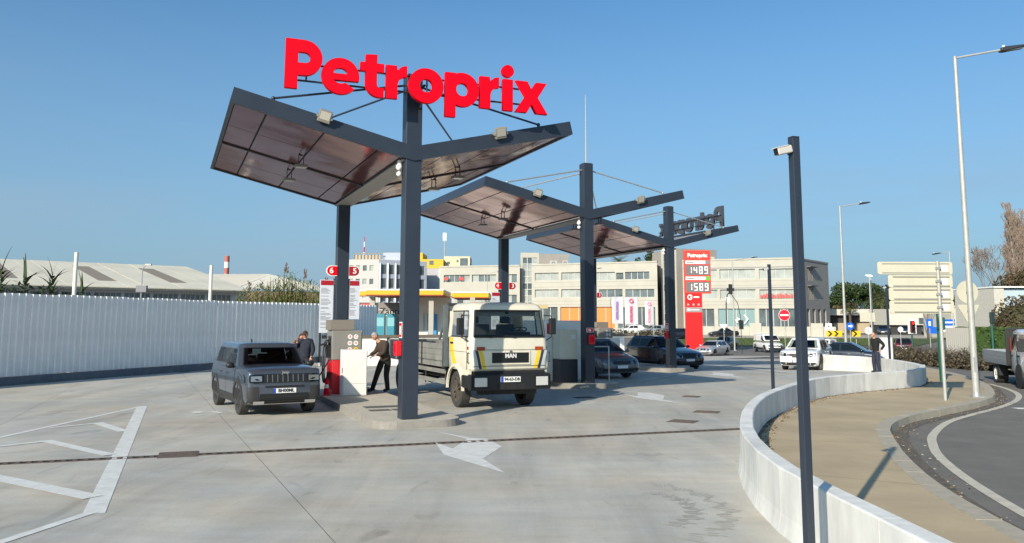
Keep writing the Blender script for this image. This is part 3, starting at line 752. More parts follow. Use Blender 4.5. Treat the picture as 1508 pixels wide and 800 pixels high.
# ------------------------------------------------------------------ camera posts, street lamps, road signs
def ccpost(x, y, rz, lean, label, cams=1):
    t = thing('camera_post', label, 'post', (x, y, gz(y)), rz, 'grey camera posts along the wall')
    t.rotation_euler = (0, lean, rz)
    m = MB(); m.b2(-.037, .037, -.037, .037, 0, 3.82); m.obj('post', ANTH, t, bevel=.006)
    m = MB(); m.b2(-.11, .11, -.11, .11, 0, .012); m.obj('base_plate', ANTH, t)
    m = MB(); m.b2(-.035, .035, -.035, .035, 3.82, 3.832); m.obj('cap', ANTHD, t)
    if cams:
        Mx = Matrix.Translation((-.115, -.02, 3.70)) @ Matrix.Rotation(R(-14), 4, 'Y') @ Matrix.Diagonal((.56, .62, .62, 1))
        m = MB(); m.b2(-.155, .12, -.055, .055, -.055, .055, 0, Mx); c = m.obj('camera', mat('camera housing', (.52, .49, .46), .5), t, bevel=.012, seg=3)
        m = MB(); m.b2(-.19, .06, -.06, .06, .05, .062, 0, Mx); m.obj('sunshield', mat('camera housing', (.52, .49, .46), .5), c)
        m = MB(); m.b2(-.162, -.154, -.045, .045, -.045, .045, 0, Mx); m.obj('lens_window', BLKP, c)
        m = MB(); m.tube((-.04, 0, 3.72), (-.08, -.02, 3.70), .014); m.b2(-.05, -.038, -.03, .03, 3.67, 3.76); m.obj('bracket', ANTHD, c)
ccpost(2.50, 7.25, .30, .0, 'tall near grey post with a white camera by the wall')
ccpost(7.36, 23.8, .3, .0, 'slim grey post rising behind the curving white wall')
ccpost(16.35, 36.4, .3, 0, 'farthest grey post right beside the man in black')
def lamp(x, y, h, arm, rz, label, z0=None, up=.14, r0=.09, r1=.05):
    t = thing('street_lamp', label, 'street lamp', (x, y, gz(y) if z0 is None else z0), rz, 'steel street lamps')
    m = MB(); m.tube((0, 0, 0), (0, 0, h), r0, r1, 14); m.obj('pole', GALVW, t, smooth=40)
    m = MB(); m.b2(-.16, .16, -.16, .16, 0, .03); m.tube((0, 0, .03), (0, 0, .12), r0*1.25, r0*1.1, 12); m.obj('base_flange', GALV, t)
    m = MB(); m.b2(-.04, .04, -r0-.008, -r0+.03, .7, 1.1); m.obj('access_door', GALV, t)
    e = (arm, 0, h+arm*up)
    m = MB(); m.tube((0, 0, h-.02), e, .03, .028, 8); m.ball((0, 0, h-.01), r1*1.15); m.obj('arm', GALVW, t, smooth=40)
    Mx = Matrix.Translation(e) @ Matrix.Rotation(-math.atan(up), 4, 'Y')
    m = MB(); m.prism_xz([(0, -.05), (.1, -.07), (.68, -.03), (.7, .0), (.62, .035), (.12, .06), (0, .04)], -.12, .12, 0, Mx); hd = m.obj('lamp_head', ANTHD, t, bevel=.02)
    m = MB(); m.b2(.2, .6, -.09, .09, -.066, -.052, 0, Mx); m.obj('lens', LENS, hd)
    m = MB(); m.tube(Mx @ Vector((.12, 0, .05)), Mx @ Vector((.12, 0, .12)), .035); m.obj('sensor', WHITE, hd)
    return t
lamp(12.93, 23.56, 9.75, 1.25, -.12, 'tall near street lamp at the pavement corner', z0=.13)
lamp(20.6, 51.8, 9.8, 1.3, .1, 'street lamp standing behind the white wall and dark coupe')
lamp(24.4, 92, 9.9, 2.2, .1, 'street lamp beyond the red price pylon')
# direction sign seen from the back
t = thing('direction_sign', 'cream backs of four stacked direction signs on a steel pole', 'road sign', (11.57, 22.53, .13), 0)
CRE = mat('sign back cream', (.50, .475, .375), .6, noise=.04)
m = MB(); m.tube((0, .06, 0), (0, .06, 3.72), .045, n=12); m.obj('pole', GALVW, t, smooth=40)
xs = [(-1.62, .42), (-1.33, .42), (-1.33, .42), (-1.33, .42)]
for i, (x0, x1) in enumerate(xs):
    z1 = 3.70-i*.352; z0 = z1-.347
    m = MB(); m.prism_xz(rrect(x0, z0, x1, z1, .06), .12 if i else .09, .15 if i else .12, 0); p = m.obj('sign_plate', CRE, t, bevel=.008)
    for z in (z0+.05, z1-.05):
        m = MB(); m.b2(x0+.12, x1-.1, .09 if i else .075, .12 if i else .09, z-.012, z+.012); m.obj('stiffener', mat('sign rail', (.3, .29, .25), .5), p)
    m = MB(); m.b2(.12, .27, .112 if i else .083, .12 if i else .09, z0+.09, z1-.09); m.obj('label_plate', WHITE, p)
    m = MB(); m.b2(-.06, .06, .0, .12, (z0+z1)/2-.03, (z0+z1)/2+.03); m.obj('clamp', GALV, p)
# round and triangular signs seen from the back, behind the near lamp
t = thing('give_way_sign', 'cream backs of a round and a triangular sign behind the near lamp', 'road sign', (14.45, 26.4, .13), .1)
m = MB(); m.tube((0, 0, 0), (0, 0, 3.4), .04, n=10); m.obj('pole', GALVW, t, smooth=40)
m = MB(); m.lathe([(0, .05), (.36, .05), (.36, .075), (0, .075)], 28, axis='Y'); m.obj('round_plate', CRE, t, loc=(0, 0, 3.02))
m = MB(); m.prism_xz([(-.34, 2.55), (-.37, 2.62), (.37, 2.62), (.34, 2.55), (.05, 2.06), (-.05, 2.06)], .05, .075); m.obj('triangular_plate', CRE, t)
m = MB(); m.b2(-.06, .06, .0, .05, 2.98, 3.04); m.b2(-.06, .06, 0, .05, 2.4, 2.46); m.obj('clamp', GALV, t)

# ------------------------------------------------------------------ white sheet fence on the left
fen = thing('sheet_fence', 'tall white ribbed sheet fence along the left edge', 'fence', (0, 0, 0))
kb = thing('fence_kerb', 'dark concrete footing under the white sheet fence', 'kerb', (0, 0, 0))
FK = mat('fence footing', (.16, .165, .18), .9, noise=.2, scale=3, world=True)
def ribprof(w):
    m = MB(); pts = []; n = round(w/.25); p = w/n
    for i in range(n):
        x = i*p; pts += [(x, 0), (x+p*.62, 0), (x+p*.72, .035), (x+p*.90, .035)]
    pts.append((w, 0)); h = 2.82
    for (x0, y0), (x1, y1) in zip(pts[:-1], pts[1:]): m.quad((x0, y0, 0), (x1, y1, 0), (x1, y1, h), (x0, y0, h))
    for (x0, y0), (x1, y1) in zip(pts[:-1], pts[1:]): m.quad((x0, y0+.004, 0), (x0, y0+.004, h), (x1, y1+.004, h), (x1, y1+.004, 0))
    return m.mesh('fence_sheet', SHEET)
sheet = ribprof(1.0)
d0 = 0; pts = FENCE
for a, b in zip(pts[:-1], pts[1:]):
    a, b = Vector(a), Vector(b); d = (b-a); L = d.length; d.normalize(); n = Vector((d.y, -d.x)); nn = int(L)
    rz = math.atan2(-d.y, -d.x)
    for i in range(nn):
        s0 = L*i/nn
        p1 = a+d*(s0+L/nn)-n*.12
        o = link('fence_sheet', sheet, fen, (p1.x, p1.y, .30+random.uniform(-.015, .015)), math.atan2(-d.y, -d.x)); o.scale = (L/nn*.997, 1, 1); o.rotation_euler.z += random.uniform(-.008, .008); o.rotation_euler.x = random.uniform(-.004, .004)
    q = int(L/2)
    for i in range(q):
        p0, p1 = a+d*(L*i/q+.004), a+d*(L*(i+1)/q-.004)
        m = MB(); m.prism([tuple(p0), tuple(p1), tuple(p1-n*.25), tuple(p0-n*.25)], -.02, .29); m.obj('footing_block', FK, kb)
for x, y, h in ((-16.9, 32.6, 4.85), (-13.75, 38.6, 4.75)):
    tag(MB().tube((0, 0, 0), (0, 0, h), .075, .075, 10).obj('white_pole', mat('cream paint', (.7, .68, .6), .5), loc=(x-.2, y, 0), smooth=40),
        'white round pole rising behind the fence, %s' % ('left one' if x < -15 else 'right one'), 'pole')
m = MB(); m.b2(-.05, .05, -.05, .05, 0, 3.15); m.obj('end_post', ANTHD, fen, loc=(-10.22, 44.75, 0), rz=.4)
# lower wall continuing behind the pumps
fn2 = thing('yard_wall', 'low pale boundary wall behind the pumps and the truck', 'wall')
a, b = Vector((-10.3, 45.2)), Vector((8, 55))
d = (b-a).normalized(); n = Vector((d.y, -d.x)); L = (b-a).length
for i in range(int(L/2)):
    p0, p1 = a+d*(i*2+.01), a+d*(i*2+1.99)
    m = MB(); m.prism([tuple(p0), tuple(p1), tuple(p1-n*.2), tuple(p0-n*.2)], -.8, 1.25); m.obj('wall_panel', SHEET, fn2)
m = MB(); m.prism([tuple(a+n*.04), tuple(b+n*.04), tuple(b-n*.24), tuple(a-n*.24)], 1.25, 1.42); m.obj('coping', mat('coping brown', (.16, .13, .10), .8), fn2)
# ------------------------------------------------------------------ cars
def tinted_glass():
    m = bpy.data.materials.new('tinted car glass'); m.use_nodes = True; t = m.node_tree; t.nodes.clear()
    o = t.nodes.new('ShaderNodeOutputMaterial'); mx = t.nodes.new('ShaderNodeMixShader'); tr = t.nodes.new('ShaderNodeBsdfTransparent'); gl = t.nodes.new('ShaderNodeBsdfGlossy')
    tr.inputs[0].default_value = (.50, .56, .53, 1); gl.inputs['Roughness'].default_value = .02; f = t.nodes.new('ShaderNodeFresnel'); f.inputs[0].default_value = 1.5
    t.links.new(f.outputs[0], mx.inputs[0]); t.links.new(tr.outputs[0], mx.inputs[1]); t.links.new(gl.outputs[0], mx.inputs[2]); t.links.new(mx.outputs[0], o.inputs[0]); return m
CARGL = tinted_glass()
def paint(name, col, metal=.5, rough=.3): return mat(name, col, rough, metal, coat=.8, spec=.5)
HATCH = [(0, .20, .34, .38, .80), (.01, .155, .42, .46, .90), (.04, .14, .48, .52, .96), (.10, .13, .53, .58, .985), (.20, .13, .585, .645, 1), (.28, .13, .615, .68, 1),
         (.45, .13, .63, .68, 1), (.65, .13, .645, .69, 1), (.85, .13, .655, .70, .99), (.95, .14, .64, .68, .96), (.985, .17, .56, .60, .92), (1, .24, .46, .5, .86)]
SEDAN = HATCH[:7]+[(.65, .13, .635, .68, 1), (.80, .13, .64, .70, .99), (.94, .14, .63, .705, .95), (.985, .17, .54, .62, .9), (1, .24, .44, .5, .84)]
SUV = [(0, .22, .42, .46, .82), (.008, .17, .52, .55, .92), (.03, .15, .565, .60, .965), (.09, .14, .595, .64, .99), (.18, .14, .615, .665, 1), (.26, .14, .63, .68, 1),
       (.45, .14, .64, .68, 1), (.65, .14, .65, .69, 1), (.85, .14, .66, .70, .99), (.955, .15, .65, .69, .965), (.99, .18, .56, .60, .93), (1, .26, .46, .5, .88)]
JEEP = [(0, .235, .50, .52, .84), (.004, .2, .575, .59, .905), (.012, .17, .615, .635, .935), (.03, .16, .635, .662, .958), (.06, .155, .645, .678, .978), (.12, .15, .652, .69, .996), (.17, .15, .655, .695, 1), (.25, .15, .655, .70, 1),
        (.45, .15, .655, .69, 1), (.65, .15, .66, .69, 1), (.85, .15, .67, .70, .995), (.965, .16, .66, .69, .975), (.993, .2, .58, .61, .95), (1, .27, .5, .53, .91)]
def wheel_mesh(r, w, tw):
    t = MB(); t.lathe([(r*.68, -w*.42), (r*.80, -w*.5), (r*.94, -w*.5), (r*.99, -w*.42), (r, -w*.25), (r, w*.25), (r*.99, w*.42), (r*.94, w*.5), (r*.80, w*.5), (r*.68, w*.42)], 32, axis='Y', closed=True)
    rm = MB(); rr = r*.69
    rm.lathe([(rr, -w*.40), (rr, w*.44), (rr*.93, w*.46), (rr*.9, w*.3), (rr*.88, -w*.3)], 32, axis='Y')
    rm.lathe([(0, w*.05), (rr*.9, w*.02)], 24, 1, axis='Y')
    for k in range(tw):
        a = 2*math.pi*k/tw
        for da in ((-.09, .09) if tw < 8 else (0,)):
            M = Matrix.Rotation(a+da, 4, 'Y'); rm.b2(-rr*.055 if tw < 8 else -rr*.05, rr*.055, w*.30, w*.43, rr*.08, rr*.93, 0, M)
    rm.lathe([(0, w*.46), (rr*.2, w*.44), (rr*.22, w*.3)], 16, axis='Y')
    return t, rm
_wc = {}
def add_wheel(t, x, y, r, w, rim, side, spokes=5, name='wheel'):
    key = (r, w, rim.name, spokes)
    if key not in _wc:
        a, b = wheel_mesh(r, w, spokes); ma = a.mesh('tyre', [TYRE]); mb = b.mesh('rim', [rim, BLKP]); fix(ma); fix(mb); smooth_mesh(ma, 40); smooth_mesh(mb, 40); _wc[key] = (ma, mb)
    ma, mb = _wc[key]
    o = link(name, ma, t, (x, y, r)); q = link('rim', mb, o)
    if side < 0: o.rotation_euler = (0, 0, math.pi)
    return o
def car(name, label, cat, loc, d, dims, prof, pm, cab, rim=RIMA, wr=.32, fo=.82, group=None, doors=((.29, .50), (.51, .68)), windows=((.30, .50), (.515, .69)), cladding=False,
        sedan=False, plate_txt=None, grille=BLKP, spokes=5, glass=GLASS, face='std', rails=False, z=None, interior=False):
    """x forward, y left. cab = (windscreen base, roof front, roof rear, rear base, half width at roof) as fractions of length from the nose"""
    L, Wd, H, wb = dims; w2 = Wd/2
    t = thing(name, label, cat, (loc[0], loc[1], gz(loc[1]) if z is None else z), math.atan2(d[1], d[0]), group)
    P = np.array(prof); X = lambda s: L*(.5-s)
    st = sorted(set(list(P[:, 0])+list(np.linspace(.05, .95, 31))))
    def at(s): return [float(np.interp(s, P[:, 0], P[:, i])) for i in range(1, 5)]
    def half(s):
        zb, zs, zt, w = at(s); zb *= H; zs *= H; zt *= H; w *= w2
        return [(0, zb), (.80*w, zb), (.93*w, zb+.03), (.985*w, zb+.09*H), (w, zb+.45*(zs-zb)), (.994*w, zb+.78*(zs-zb)), (.965*w, zs), (.90*w, zs+.38*(zt-zs)), (.72*w, zs+.78*(zt-zs)), (.36*w, zt-.004*H), (0, zt)]
    m = MB(); n = 20
    for s in st:
        h = half(s); ring = h+[(-y, z) for y, z in h[-2:0:-1]]
        m.v += [(X(s), y, z) for y, z in ring]
    k = len(st)
    for i in range(k-1):
        for j in range(n): m.f.append((i*n+j, i*n+(j+1) % n, (i+1)*n+(j+1) % n, (i+1)*n+j))
    m.f += [tuple(range(n)), tuple(range((k-1)*n+n-1, (k-1)*n-1, -1))]; m.m = [0]*len(m.f)
    body = m.obj('body', pm, t)
    axf, axr = L/2-fo, L/2-fo-wb
    ct = MB()
    for ax in (axf, axr):
        for sd_ in (-1, 1): ct.tube((ax, sd_*(w2-.26), wr), (ax, sd_*(w2+.2), wr), wr+.055, None, 28)
    cm = ct.mesh('cut', DARK); fix(cm); co = bpy.data.objects.new('cut', cm); COL.objects.link(co)
    bo = body.modifiers.new('b', 'BOOLEAN'); bo.operation = 'DIFFERENCE'; bo.solver = 'EXACT'; bo.object = co; bo.material_mode = 'TRANSFER'
    dg = bpy.context.evaluated_depsgraph_get(); dg.update()
    me = bpy.data.meshes.new_from_object(body.evaluated_get(dg)); body.modifiers.clear(); body.data = me
    bpy.data.objects.remove(co); smooth_mesh(me, 52)
    me.materials.clear(); me.materials.append(pm); me.materials.append(DARK)
    for p_ in me.polygons:
        c_ = p_.center; p_.material_index = 1 if min(math.hypot(c_.x-axf, c_.z-wr), math.hypot(c_.x-axr, c_.z-wr)) < wr+.057 and abs(c_.y) > w2-.3 else 0
    def sy(s, z):
        h = half(s); zz = [p[1] for p in h[2:7]]; yy = [p[0] for p in h[2:7]]
        return float(np.interp(z, zz, yy))
    def side_patch(mb, s0, s1, zf0, zf1, sd_, off, mi=0, ns=8, nz=5, skew=0):
        vs = []; fs = []
        for i in range(ns+1):
            for j in range(nz+1):
                v = j/nz; s = s0+(s1-s0)*i/ns+skew*v; z0, z1 = zf0*H, zf1*H
                z = z0+(z1-z0)*v; zs_ = at(s)[1]*H; z = min(z, zs_-.004)
                vs.append((X(s), sd_*(sy(s, z)+off), z))
        for i in range(ns):
            for j in range(nz): a = i*(nz+1)+j; fs.append((a, a+1, a+nz+2, a+nz+1))
        mb.add(vs, fs, mi)
    # cabin
    xw, xr, xb, xl, wt = cab; zbelt = .665*H if not cladding else .67*H; zrf = .945*H
    def ring(f):                                 # f: 0 belt .. 1 roof edge
        e = f
        a = xw+(xr-xw)*e; b = xl+(xb-xl)*e; hw = (.945+(wt-.945)*e)*w2; z = zbelt-.03*H+(zrf-zbelt+.03*H)*f
        return a, b, hw, z
    m = MB(); NR = 11 if interior else 5; NS = 22 if interior else 6; rows = []
    def loop(a, b, hw, z, bow=.03, r=.1):
        out = []
        fr = [(a-.0, -1), ]
        ysf = np.linspace(-1, 1, 9)
        for y in ysf: out.append((X(a)+bow*(1-y*y)-(.05 if abs(y) > .99 else 0), y*hw*(.97 if abs(y) > .99 else .93), z))
        for s in np.linspace(a+.06*(b-a), b-.05*(b-a), NS): out.append((X(s), hw, z))
        for y in ysf[::-1]: out.append((X(b)-bow*(1-y*y)+(.05 if abs(y) > .99 else 0), y*hw*(.97 if abs(y) > .99 else .93), z))
        for s in np.linspace(b-.05*(b-a), a+.06*(b-a), NS): out.append((X(s), -hw, z))
        return out
    for f in np.linspace(0, 1, NR): rows.append(loop(*ring(f)))
    a, b, hw, z = ring(1)
    rows.append(loop(a+.012, b-.008, hw*.93, z+.035*H)); rows.append(loop(a+.035, b-.025, hw*.72, H-.004)); rows.append(loop(a+.07, b-.06, hw*.4, H))
    q = len(rows[0])
    for r_ in rows: m.v += r_
    for i in range(len(rows)-1):
        for j in range(q):
            if interior and i < NR-1:
                fm = (i+.5)/(NR-1); A_, B_, _, _ = ring(fm)
                if .16 < fm < .94 and 0 < j < 7: continue
                if .22 < fm < .92 and 9+NS <= j-1+1 and 9+NS < j < 9+NS+7: continue
                js = j-9 if 9 <= j < 8+NS else (2*NS+18-2-j if 18+NS <= j < 17+2*NS else None)
                if js is not None and .20 < fm < .88:
                    sm = A_+(.06+.89*(js+.5)/(NS-1))*(B_-A_)
                    if any(max(a0, A_+.055*(B_-A_)+.006)+.006 < sm < min(a1, B_-.05*(B_-A_)-.006)-.006 for a0, a1 in windows): continue
            m.f.append((i*q+j, i*q+(j+1) % q, (i+1)*q+(j+1) % q, (i+1)*q+j))
    m.f.append(tuple(range((len(rows)-1)*q, len(rows)*q))); m.f.append(tuple(range(q-1, -1, -1))); m.m = [0]*len(m.f)
    if interior: glass = CARGL
    cabm = m.obj('roof', pm, t, smooth=42)
    if interior:
        IN = mat('car interior', (.012, .012, .013), .85); A_, B_, hb, _ = ring(.05); zf = .70*H+.004
        mb = MB(); mb.b2(X(B_-.03), X(A_+.03), -hb*.93, hb*.93, zf-.02, zf); mb.obj('cabin_floor', IN, t)
        mb = MB(); mb.b2(X(A_+.10), X(A_+.035), -hb*.88, hb*.88, zf, zf+.045); mb.obj('dashboard', IN, t, bevel=.015)
        mb = MB(); Mw = Matrix.Translation((X(A_+.135), hb*.42, zf+.06)) @ Matrix.Rotation(R(-65), 4, 'Y'); mb.lathe([(.155, -.012), (.175, 0), (.155, .012), (.145, 0)], 20, 0, Mw, closed=True); mb.obj('steering_wheel', IN, t, smooth=40)
        for sx in (A_+.27, A_+.50):
            for sy_ in (-.42, .42):
                mb = MB(); mb.b2(X(sx)-.07, X(sx)+.05, hb*sy_-.23, hb*sy_+.23, zf, zf+.16); mb.b2(X(sx)-.09, X(sx)-.0, hb*sy_-.13, hb*sy_+.13, zf+.19, zf+.34); mb.obj('seat', IN, t, bevel=.03)
        mb = MB(); mb.b2(X(ring(.85)[0])-.10, X(ring(.85)[0])-.06, -.11, .11, ring(.85)[3]-.03, ring(.85)[3]+.04); mb.obj('inner_mirror', BLKP, t)
    def ws_patch(front, y0, y1, f0, f1, off, mname, mm):
        mb = MB(); vs = []; fs = []; ny, nf = 10, 4
        for i in range(ny+1):
            for j in range(nf+1):
                f = f0+(f1-f0)*j/nf; a, b, hw, z = ring(f); y = y0+(y1-y0)*i/ny
                bow = .03*(1-(y)**2)
                if front: vs.append((X(a)+bow+off, y*hw*.93, z+off*.5))
                else: vs.append((X(b)-bow-off, y*hw*.93, z+off*.3))
        for i in range(ny):
            for j in range(nf): a_ = i*(nf+1)+j; fs.append((a_, a_+1, a_+nf+2, a_+nf+1))
        mb.add(vs, fs); return mb.obj(mname, mm, t, smooth=60)
    ws_patch(True, -.92, .92, .14, .95, .010, 'windscreen', glass)
    ws_patch(False, -.86, .86, .20, .93, .010, 'rear_window', glass)
    for sd_ in (-1, 1):
        for wi, (a0, a1) in enumerate(windows):
            mb = MB(); vs = []; fs = []; ns, nf = 6, 3
            for i in range(ns+1):
                for j in range(nf+1):
                    f = .17+.73*j/nf; a, b, hw, z = ring(f); p = i/ns
                    lo = max(a0, a+.055*(b-a)+.006); hi = min(a1, b-.05*(b-a)-.006)
                    s = lo+(hi-lo)*p; vs.append((X(s), sd_*(hw+.006), z))
            for i in range(ns):
                for j in range(nf): a_ = i*(nf+1)+j; fs.append((a_, a_+1, a_+nf+2, a_+nf+1))
            mb.add(vs, fs); mb.obj('side_window', glass, t)
        for a0, a1 in doors:
            mb = MB(); side_patch(mb, a0, a1, .21, .64, sd_, .006, 0); 
            dd = mb.obj('door', pm, t, smooth=40)
            mb = MB(); side_patch(mb, a0-.003, a1+.003, .205, .645, sd_, .003, 0); mb.obj('door_seam', DARK, dd)
            s = a1-.03; mb = MB(); z = .56*H; mb.box((X(s), sd_*(sy(s, z)+.02), z), (.16, .03, .03)); mb.obj('handle', pm, dd)
        mb = MB(); s = xw+.045; mb.ball((X(s), sd_*(w2+.07), .685*H), (.07, .11, .075), n=10); mb.b2(X(s)-.03, X(s)+.03, min(sd_*(w2-.08), sd_*w2), max(sd_*(w2-.08), sd_*w2), .64*H, .67*H)
        mb.obj('mirror', BLKP if cladding else pm, t, smooth=50)
        for ax in (axf, axr):
            add_wheel(t, ax, sd_*(w2-.125), wr, .21, rim, sd_, spokes)
            if cladding:
                mb = MB(); c = []; nseg = 16
                for i in range(nseg+1):
                    a_ = R(-8+196*i/nseg); c.append(((ax+math.cos(a_)*(wr+.05), wr+math.sin(a_)*(wr+.05)), (ax+math.cos(a_)*(wr+.125), wr+math.sin(a_)*(wr+.125))))
                for (p0, p1), (r0, r1) in zip(c[:-1], c[1:]):
                    yy = lambda p: sd_*(sy(min(1, max(0, .5-p[0]/L)), p[1])+.018)
                    yi = lambda p: sd_*(sy(min(1, max(0, .5-p[0]/L)), p[1])-.06)
                    vs = [(p0[0], yy(p0), p0[1]), (p1[0], yy(p1), p1[1]), (r1[0], yy(r1), r1[1]), (r0[0], yy(r0), r0[1]), (p0[0], yi(p0), p0[1]), (p1[0], yi(p1), p1[1]), (r1[0], yi(r1), r1[1]), (r0[0], yi(r0), r0[1])]
                    mb.add(vs, [(0, 1, 2, 3), (0, 4, 7, 3), (1, 5, 6, 2)])
                mb.obj('arch_cladding', GRYP, t)
        if cladding:
            mb = MB(); side_patch(mb, .5-(axf-wr-.1)/L, .5-(axr+wr+.1)/L, .15, .27, sd_, .014); mb.obj('sill_cladding', GRYP, t)
    if rails:
        for sd_ in (-1, 1):
            mb = MB(); mb.tube((X(xr+.05), sd_*wt*w2*.9, H-.01), (X(xb-.03), sd_*wt*w2*.9, H-.01), .02); mb.obj('roof_rail', BLKP, t)
    mb = MB(); mb.prism_xz([(X(xb-.1), H-.01), (X(xb-.1)-.1, H-.01), (X(xb-.1)-.1, H+.06)], -.012, .012); mb.obj('antenna_fin', BLKP, t)
    # nose and tail: patches laid on the end surfaces
    def sgrid(a, b, n):
        o = []
        for s in np.linspace(a, b, n):
            zb, zs, zt, w = at(s); hh = half(s)[2:]; o.append((float(s), zb*H, zt*H, [p[1] for p in hh], [p[0] for p in hh]))
        return o
    SGF, SGR = sgrid(0, .2, 70), sgrid(1, .82, 50)
    def nose(y0, y1, z0, z1, off, mname, mm, rear=False, ny=6, parent=None, thick=.0):
        """surface strip on the nose (or tail) between widths y0..y1 (fractions) and heights z0..z1 (metres)"""
        mb = MB(); vs = []; fs = []; nz = 3
        for i in range(ny+1):
            for j in range(nz+1):
                y = (y0+(y1-y0)*i/ny)*w2; z = z0+(z1-z0)*j/nz
                best = None
                for s, zlo, zhi, zz, yv in (SGR if rear else SGF):
                    best = s
                    if zlo <= z <= zhi and float(np.interp(z, zz, yv)) >= abs(y): break
                vs.append((X(best)+(off if not rear else -off), y+math.copysign(off*.4, y) if abs(y) > .6*w2 else y, z))
        for i in range(ny):
            for j in range(nz): a = i*(nz+1)+j; fs.append((a, a+1, a+nz+2, a+nz+1))
        mb.add(vs, fs); return mb.obj(mname, mm, parent or t, smooth=50)
    ZT = prof[2][3]*H
    if face == 'std':
        for sd_ in (-1, 1):
            h = nose(sd_*.52, sd_*.97, ZT-.20*H*.6-.05, ZT-.055, .012, 'headlight', LENS); nose(sd_*.60, sd_*.72, ZT-.155*H, ZT-.085, .016, 'projector', GLASS, parent=h, ny=2)
            nose(sd_*.62, sd_*.9, .205*H, .27*H, .012, 'fog_recess', BLKP)
        nose(-.44, .44, ZT-.15*H, ZT-.05, .012, 'grille', grille); nose(-.6, .6, .19*H, .265*H, .012, 'lower_intake', BLKP)
        if cladding: nose(-.96, .96, .13*H, .20*H, .014, 'bumper_cladding', GRYP, ny=10); nose(-.55, .55, ZT-.135*H, ZT-.085*H, .018, 'grille_panel', BLKP); nose(-.30, .30, ZT-.185*H, ZT-.135*H, .018, 'grille_panel', BLKP)
    elif face == 'kidney':
        for sd_ in (-1, 1):
            h = nose(sd_*.42, sd_*.93, ZT-.16*H, ZT-.06, .012, 'headlight', LENS); nose(sd_*.5, sd_*.62, ZT-.145*H, ZT-.075, .016, 'projector', GLASS, parent=h, ny=2)
            nose(sd_*.03, sd_*.28, ZT-.15*H, ZT-.035, .016, 'kidney_grille', BLKP, ny=3)
        nose(-.8, .8, .19*H, .26*H, .012, 'lower_intake', BLKP)
    elif face == 'jeep':
        zt = prof[2][3]*H; za, zb_ = zt-.165*H, zt-.045*H
        nose(-.99, .99, za-.03, zb_+.015, .010, 'grille_surround', pm); nose(-.985, .985, za-.012, zb_+.0, .016, 'grille_panel', BLKP, ny=10)
        for sd_ in (-1, 1):
            h = nose(sd_*.55, sd_*.97, za+.005, zb_-.015, .024, 'headlight', GLASS, ny=5); nose(sd_*.60, sd_*.86, za+.035, zb_-.045, .030, 'projector', LENS, parent=h, ny=3)
            pass
            nose(sd_*.66, sd_*.99, .26*H, .415*H, .016, 'bumper_corner', GRYP, ny=5); nose(sd_*.5, sd_*.985, .155*H, .27*H, .016, 'bumper_corner', GRYP, ny=6)
            nose(sd_*.52, sd_*.78, .15*H, .215*H, .034, 'tow_trim', mat('skid silver', (.55, .55, .54), .35, .5), ny=3)
        for i in range(8):
            y = -.46+i*.92/7; nose(y-.010, y+.010, za+.012, zb_-.02, .026, 'grille_bar', mat('grille bar grey', (.22, .23, .24), .4, .5), ny=1)
        nose(-.5, .5, .40*H, .425*H, .014, 'upper_intake', BLKP); nose(-.62, .62, .18*H, .315*H, .018, 'lower_intake', BLKP, ny=8)
        for k_ in range(3):
            zz = .205*H+k_*.03*H; nose(-.56, .56, zz, zz+.008*H, .026, 'intake_bar', GRYP, ny=8)
        nose(-.75, .75, .155*H, .178*H, .03, 'skid_plate', mat('skid silver', (.55, .55, .54), .35, .5), ny=8)
        m = MB(); vs = []; hs = np.linspace(.02, .235, 14)
        for s in hs:
            hh = half(s)
            for f in np.linspace(-1, 1, 9):
                y = f*.66*w2*at(s)[3]; vs.append((X(s), y, float(np.interp(abs(y), [hh[10][0], hh[9][0], hh[8][0], hh[7][0]], [hh[10][1], hh[9][1], hh[8][1], hh[7][1]]))+.007))
        fs = [(i*9+j, i*9+j+1, (i+1)*9+j+1, (i+1)*9+j) for i in range(13) for j in range(8)]
        m.add(vs, fs); m.obj('bonnet', pm, t, smooth=50)
    # tail
    zt = prof[-3][3]*H
    for sd_ in (-1, 1): nose(sd_*.6, sd_*.95, zt-.17*H, zt-.05, .012, 'tail_light', TAIL, rear=True)
    nose(-.5, .5, .2*H, .26*H, .012, 'rear_valance', BLKP, rear=True)
    # plates
    zp = (.305*H if face != 'jeep' else .355*H)
    for fx, nm in ((1, 'number_plate'), (-1, 'number_plate')):
        x = fx*(L/2+.012); m = MB(); m.b2(min(x, x+fx*.012), max(x, x+fx*.012), -.26, .26, zp-.055, zp+.055); pl = m.obj(nm, PLATE, t)
        m = MB(); m.b2(min(x, x+fx*.014), max(x, x+fx*.014), fx*-.26 if fx > 0 else .215, -.215 if fx > 0 else .26, zp-.053, zp+.053); m.obj('blue_band', PBLUE, pl)
        if plate_txt: text(plate_txt, .105, INK, pl, (x+fx*.016, fx*.025, zp), (math.pi/2, 0, fx*math.pi/2), ext=.002, off=.003)
    return t
def place(front, d, L, fo): return (front[0]-d[0]*(L/2-fo), front[1]-d[1]*(L/2-fo))
def dirv(a): return (math.sin(a), -math.cos(a))
SEL = mat('silver blue paint', (.085, .104, .135), .30, .5, coat=.8)
d = dirv(.53); L = 4.2
jeep = car('compact_suv', 'small silver boxy car with seven slot grille at the nearest pump', 'car', place((-5.70, 20.45), d, L, .80), d, (L, 1.82, 1.65, 2.62), JEEP, SEL,
    (.275, .385, .90, .985, .80), rim=RIMD, wr=.352, fo=.80, doors=((.285, .50), (.505, .68)), windows=((.31, .50), (.515, .70), (.72, .88)), cladding=True, plate_txt='BH00ML', face='jeep', spokes=6, interior=True)
text('Jeep', .10, CHROME, jeep, (L/2+.02, 0, 1.005), (math.pi/2, 0, math.pi/2), name='badge', ext=.003, off=.003)
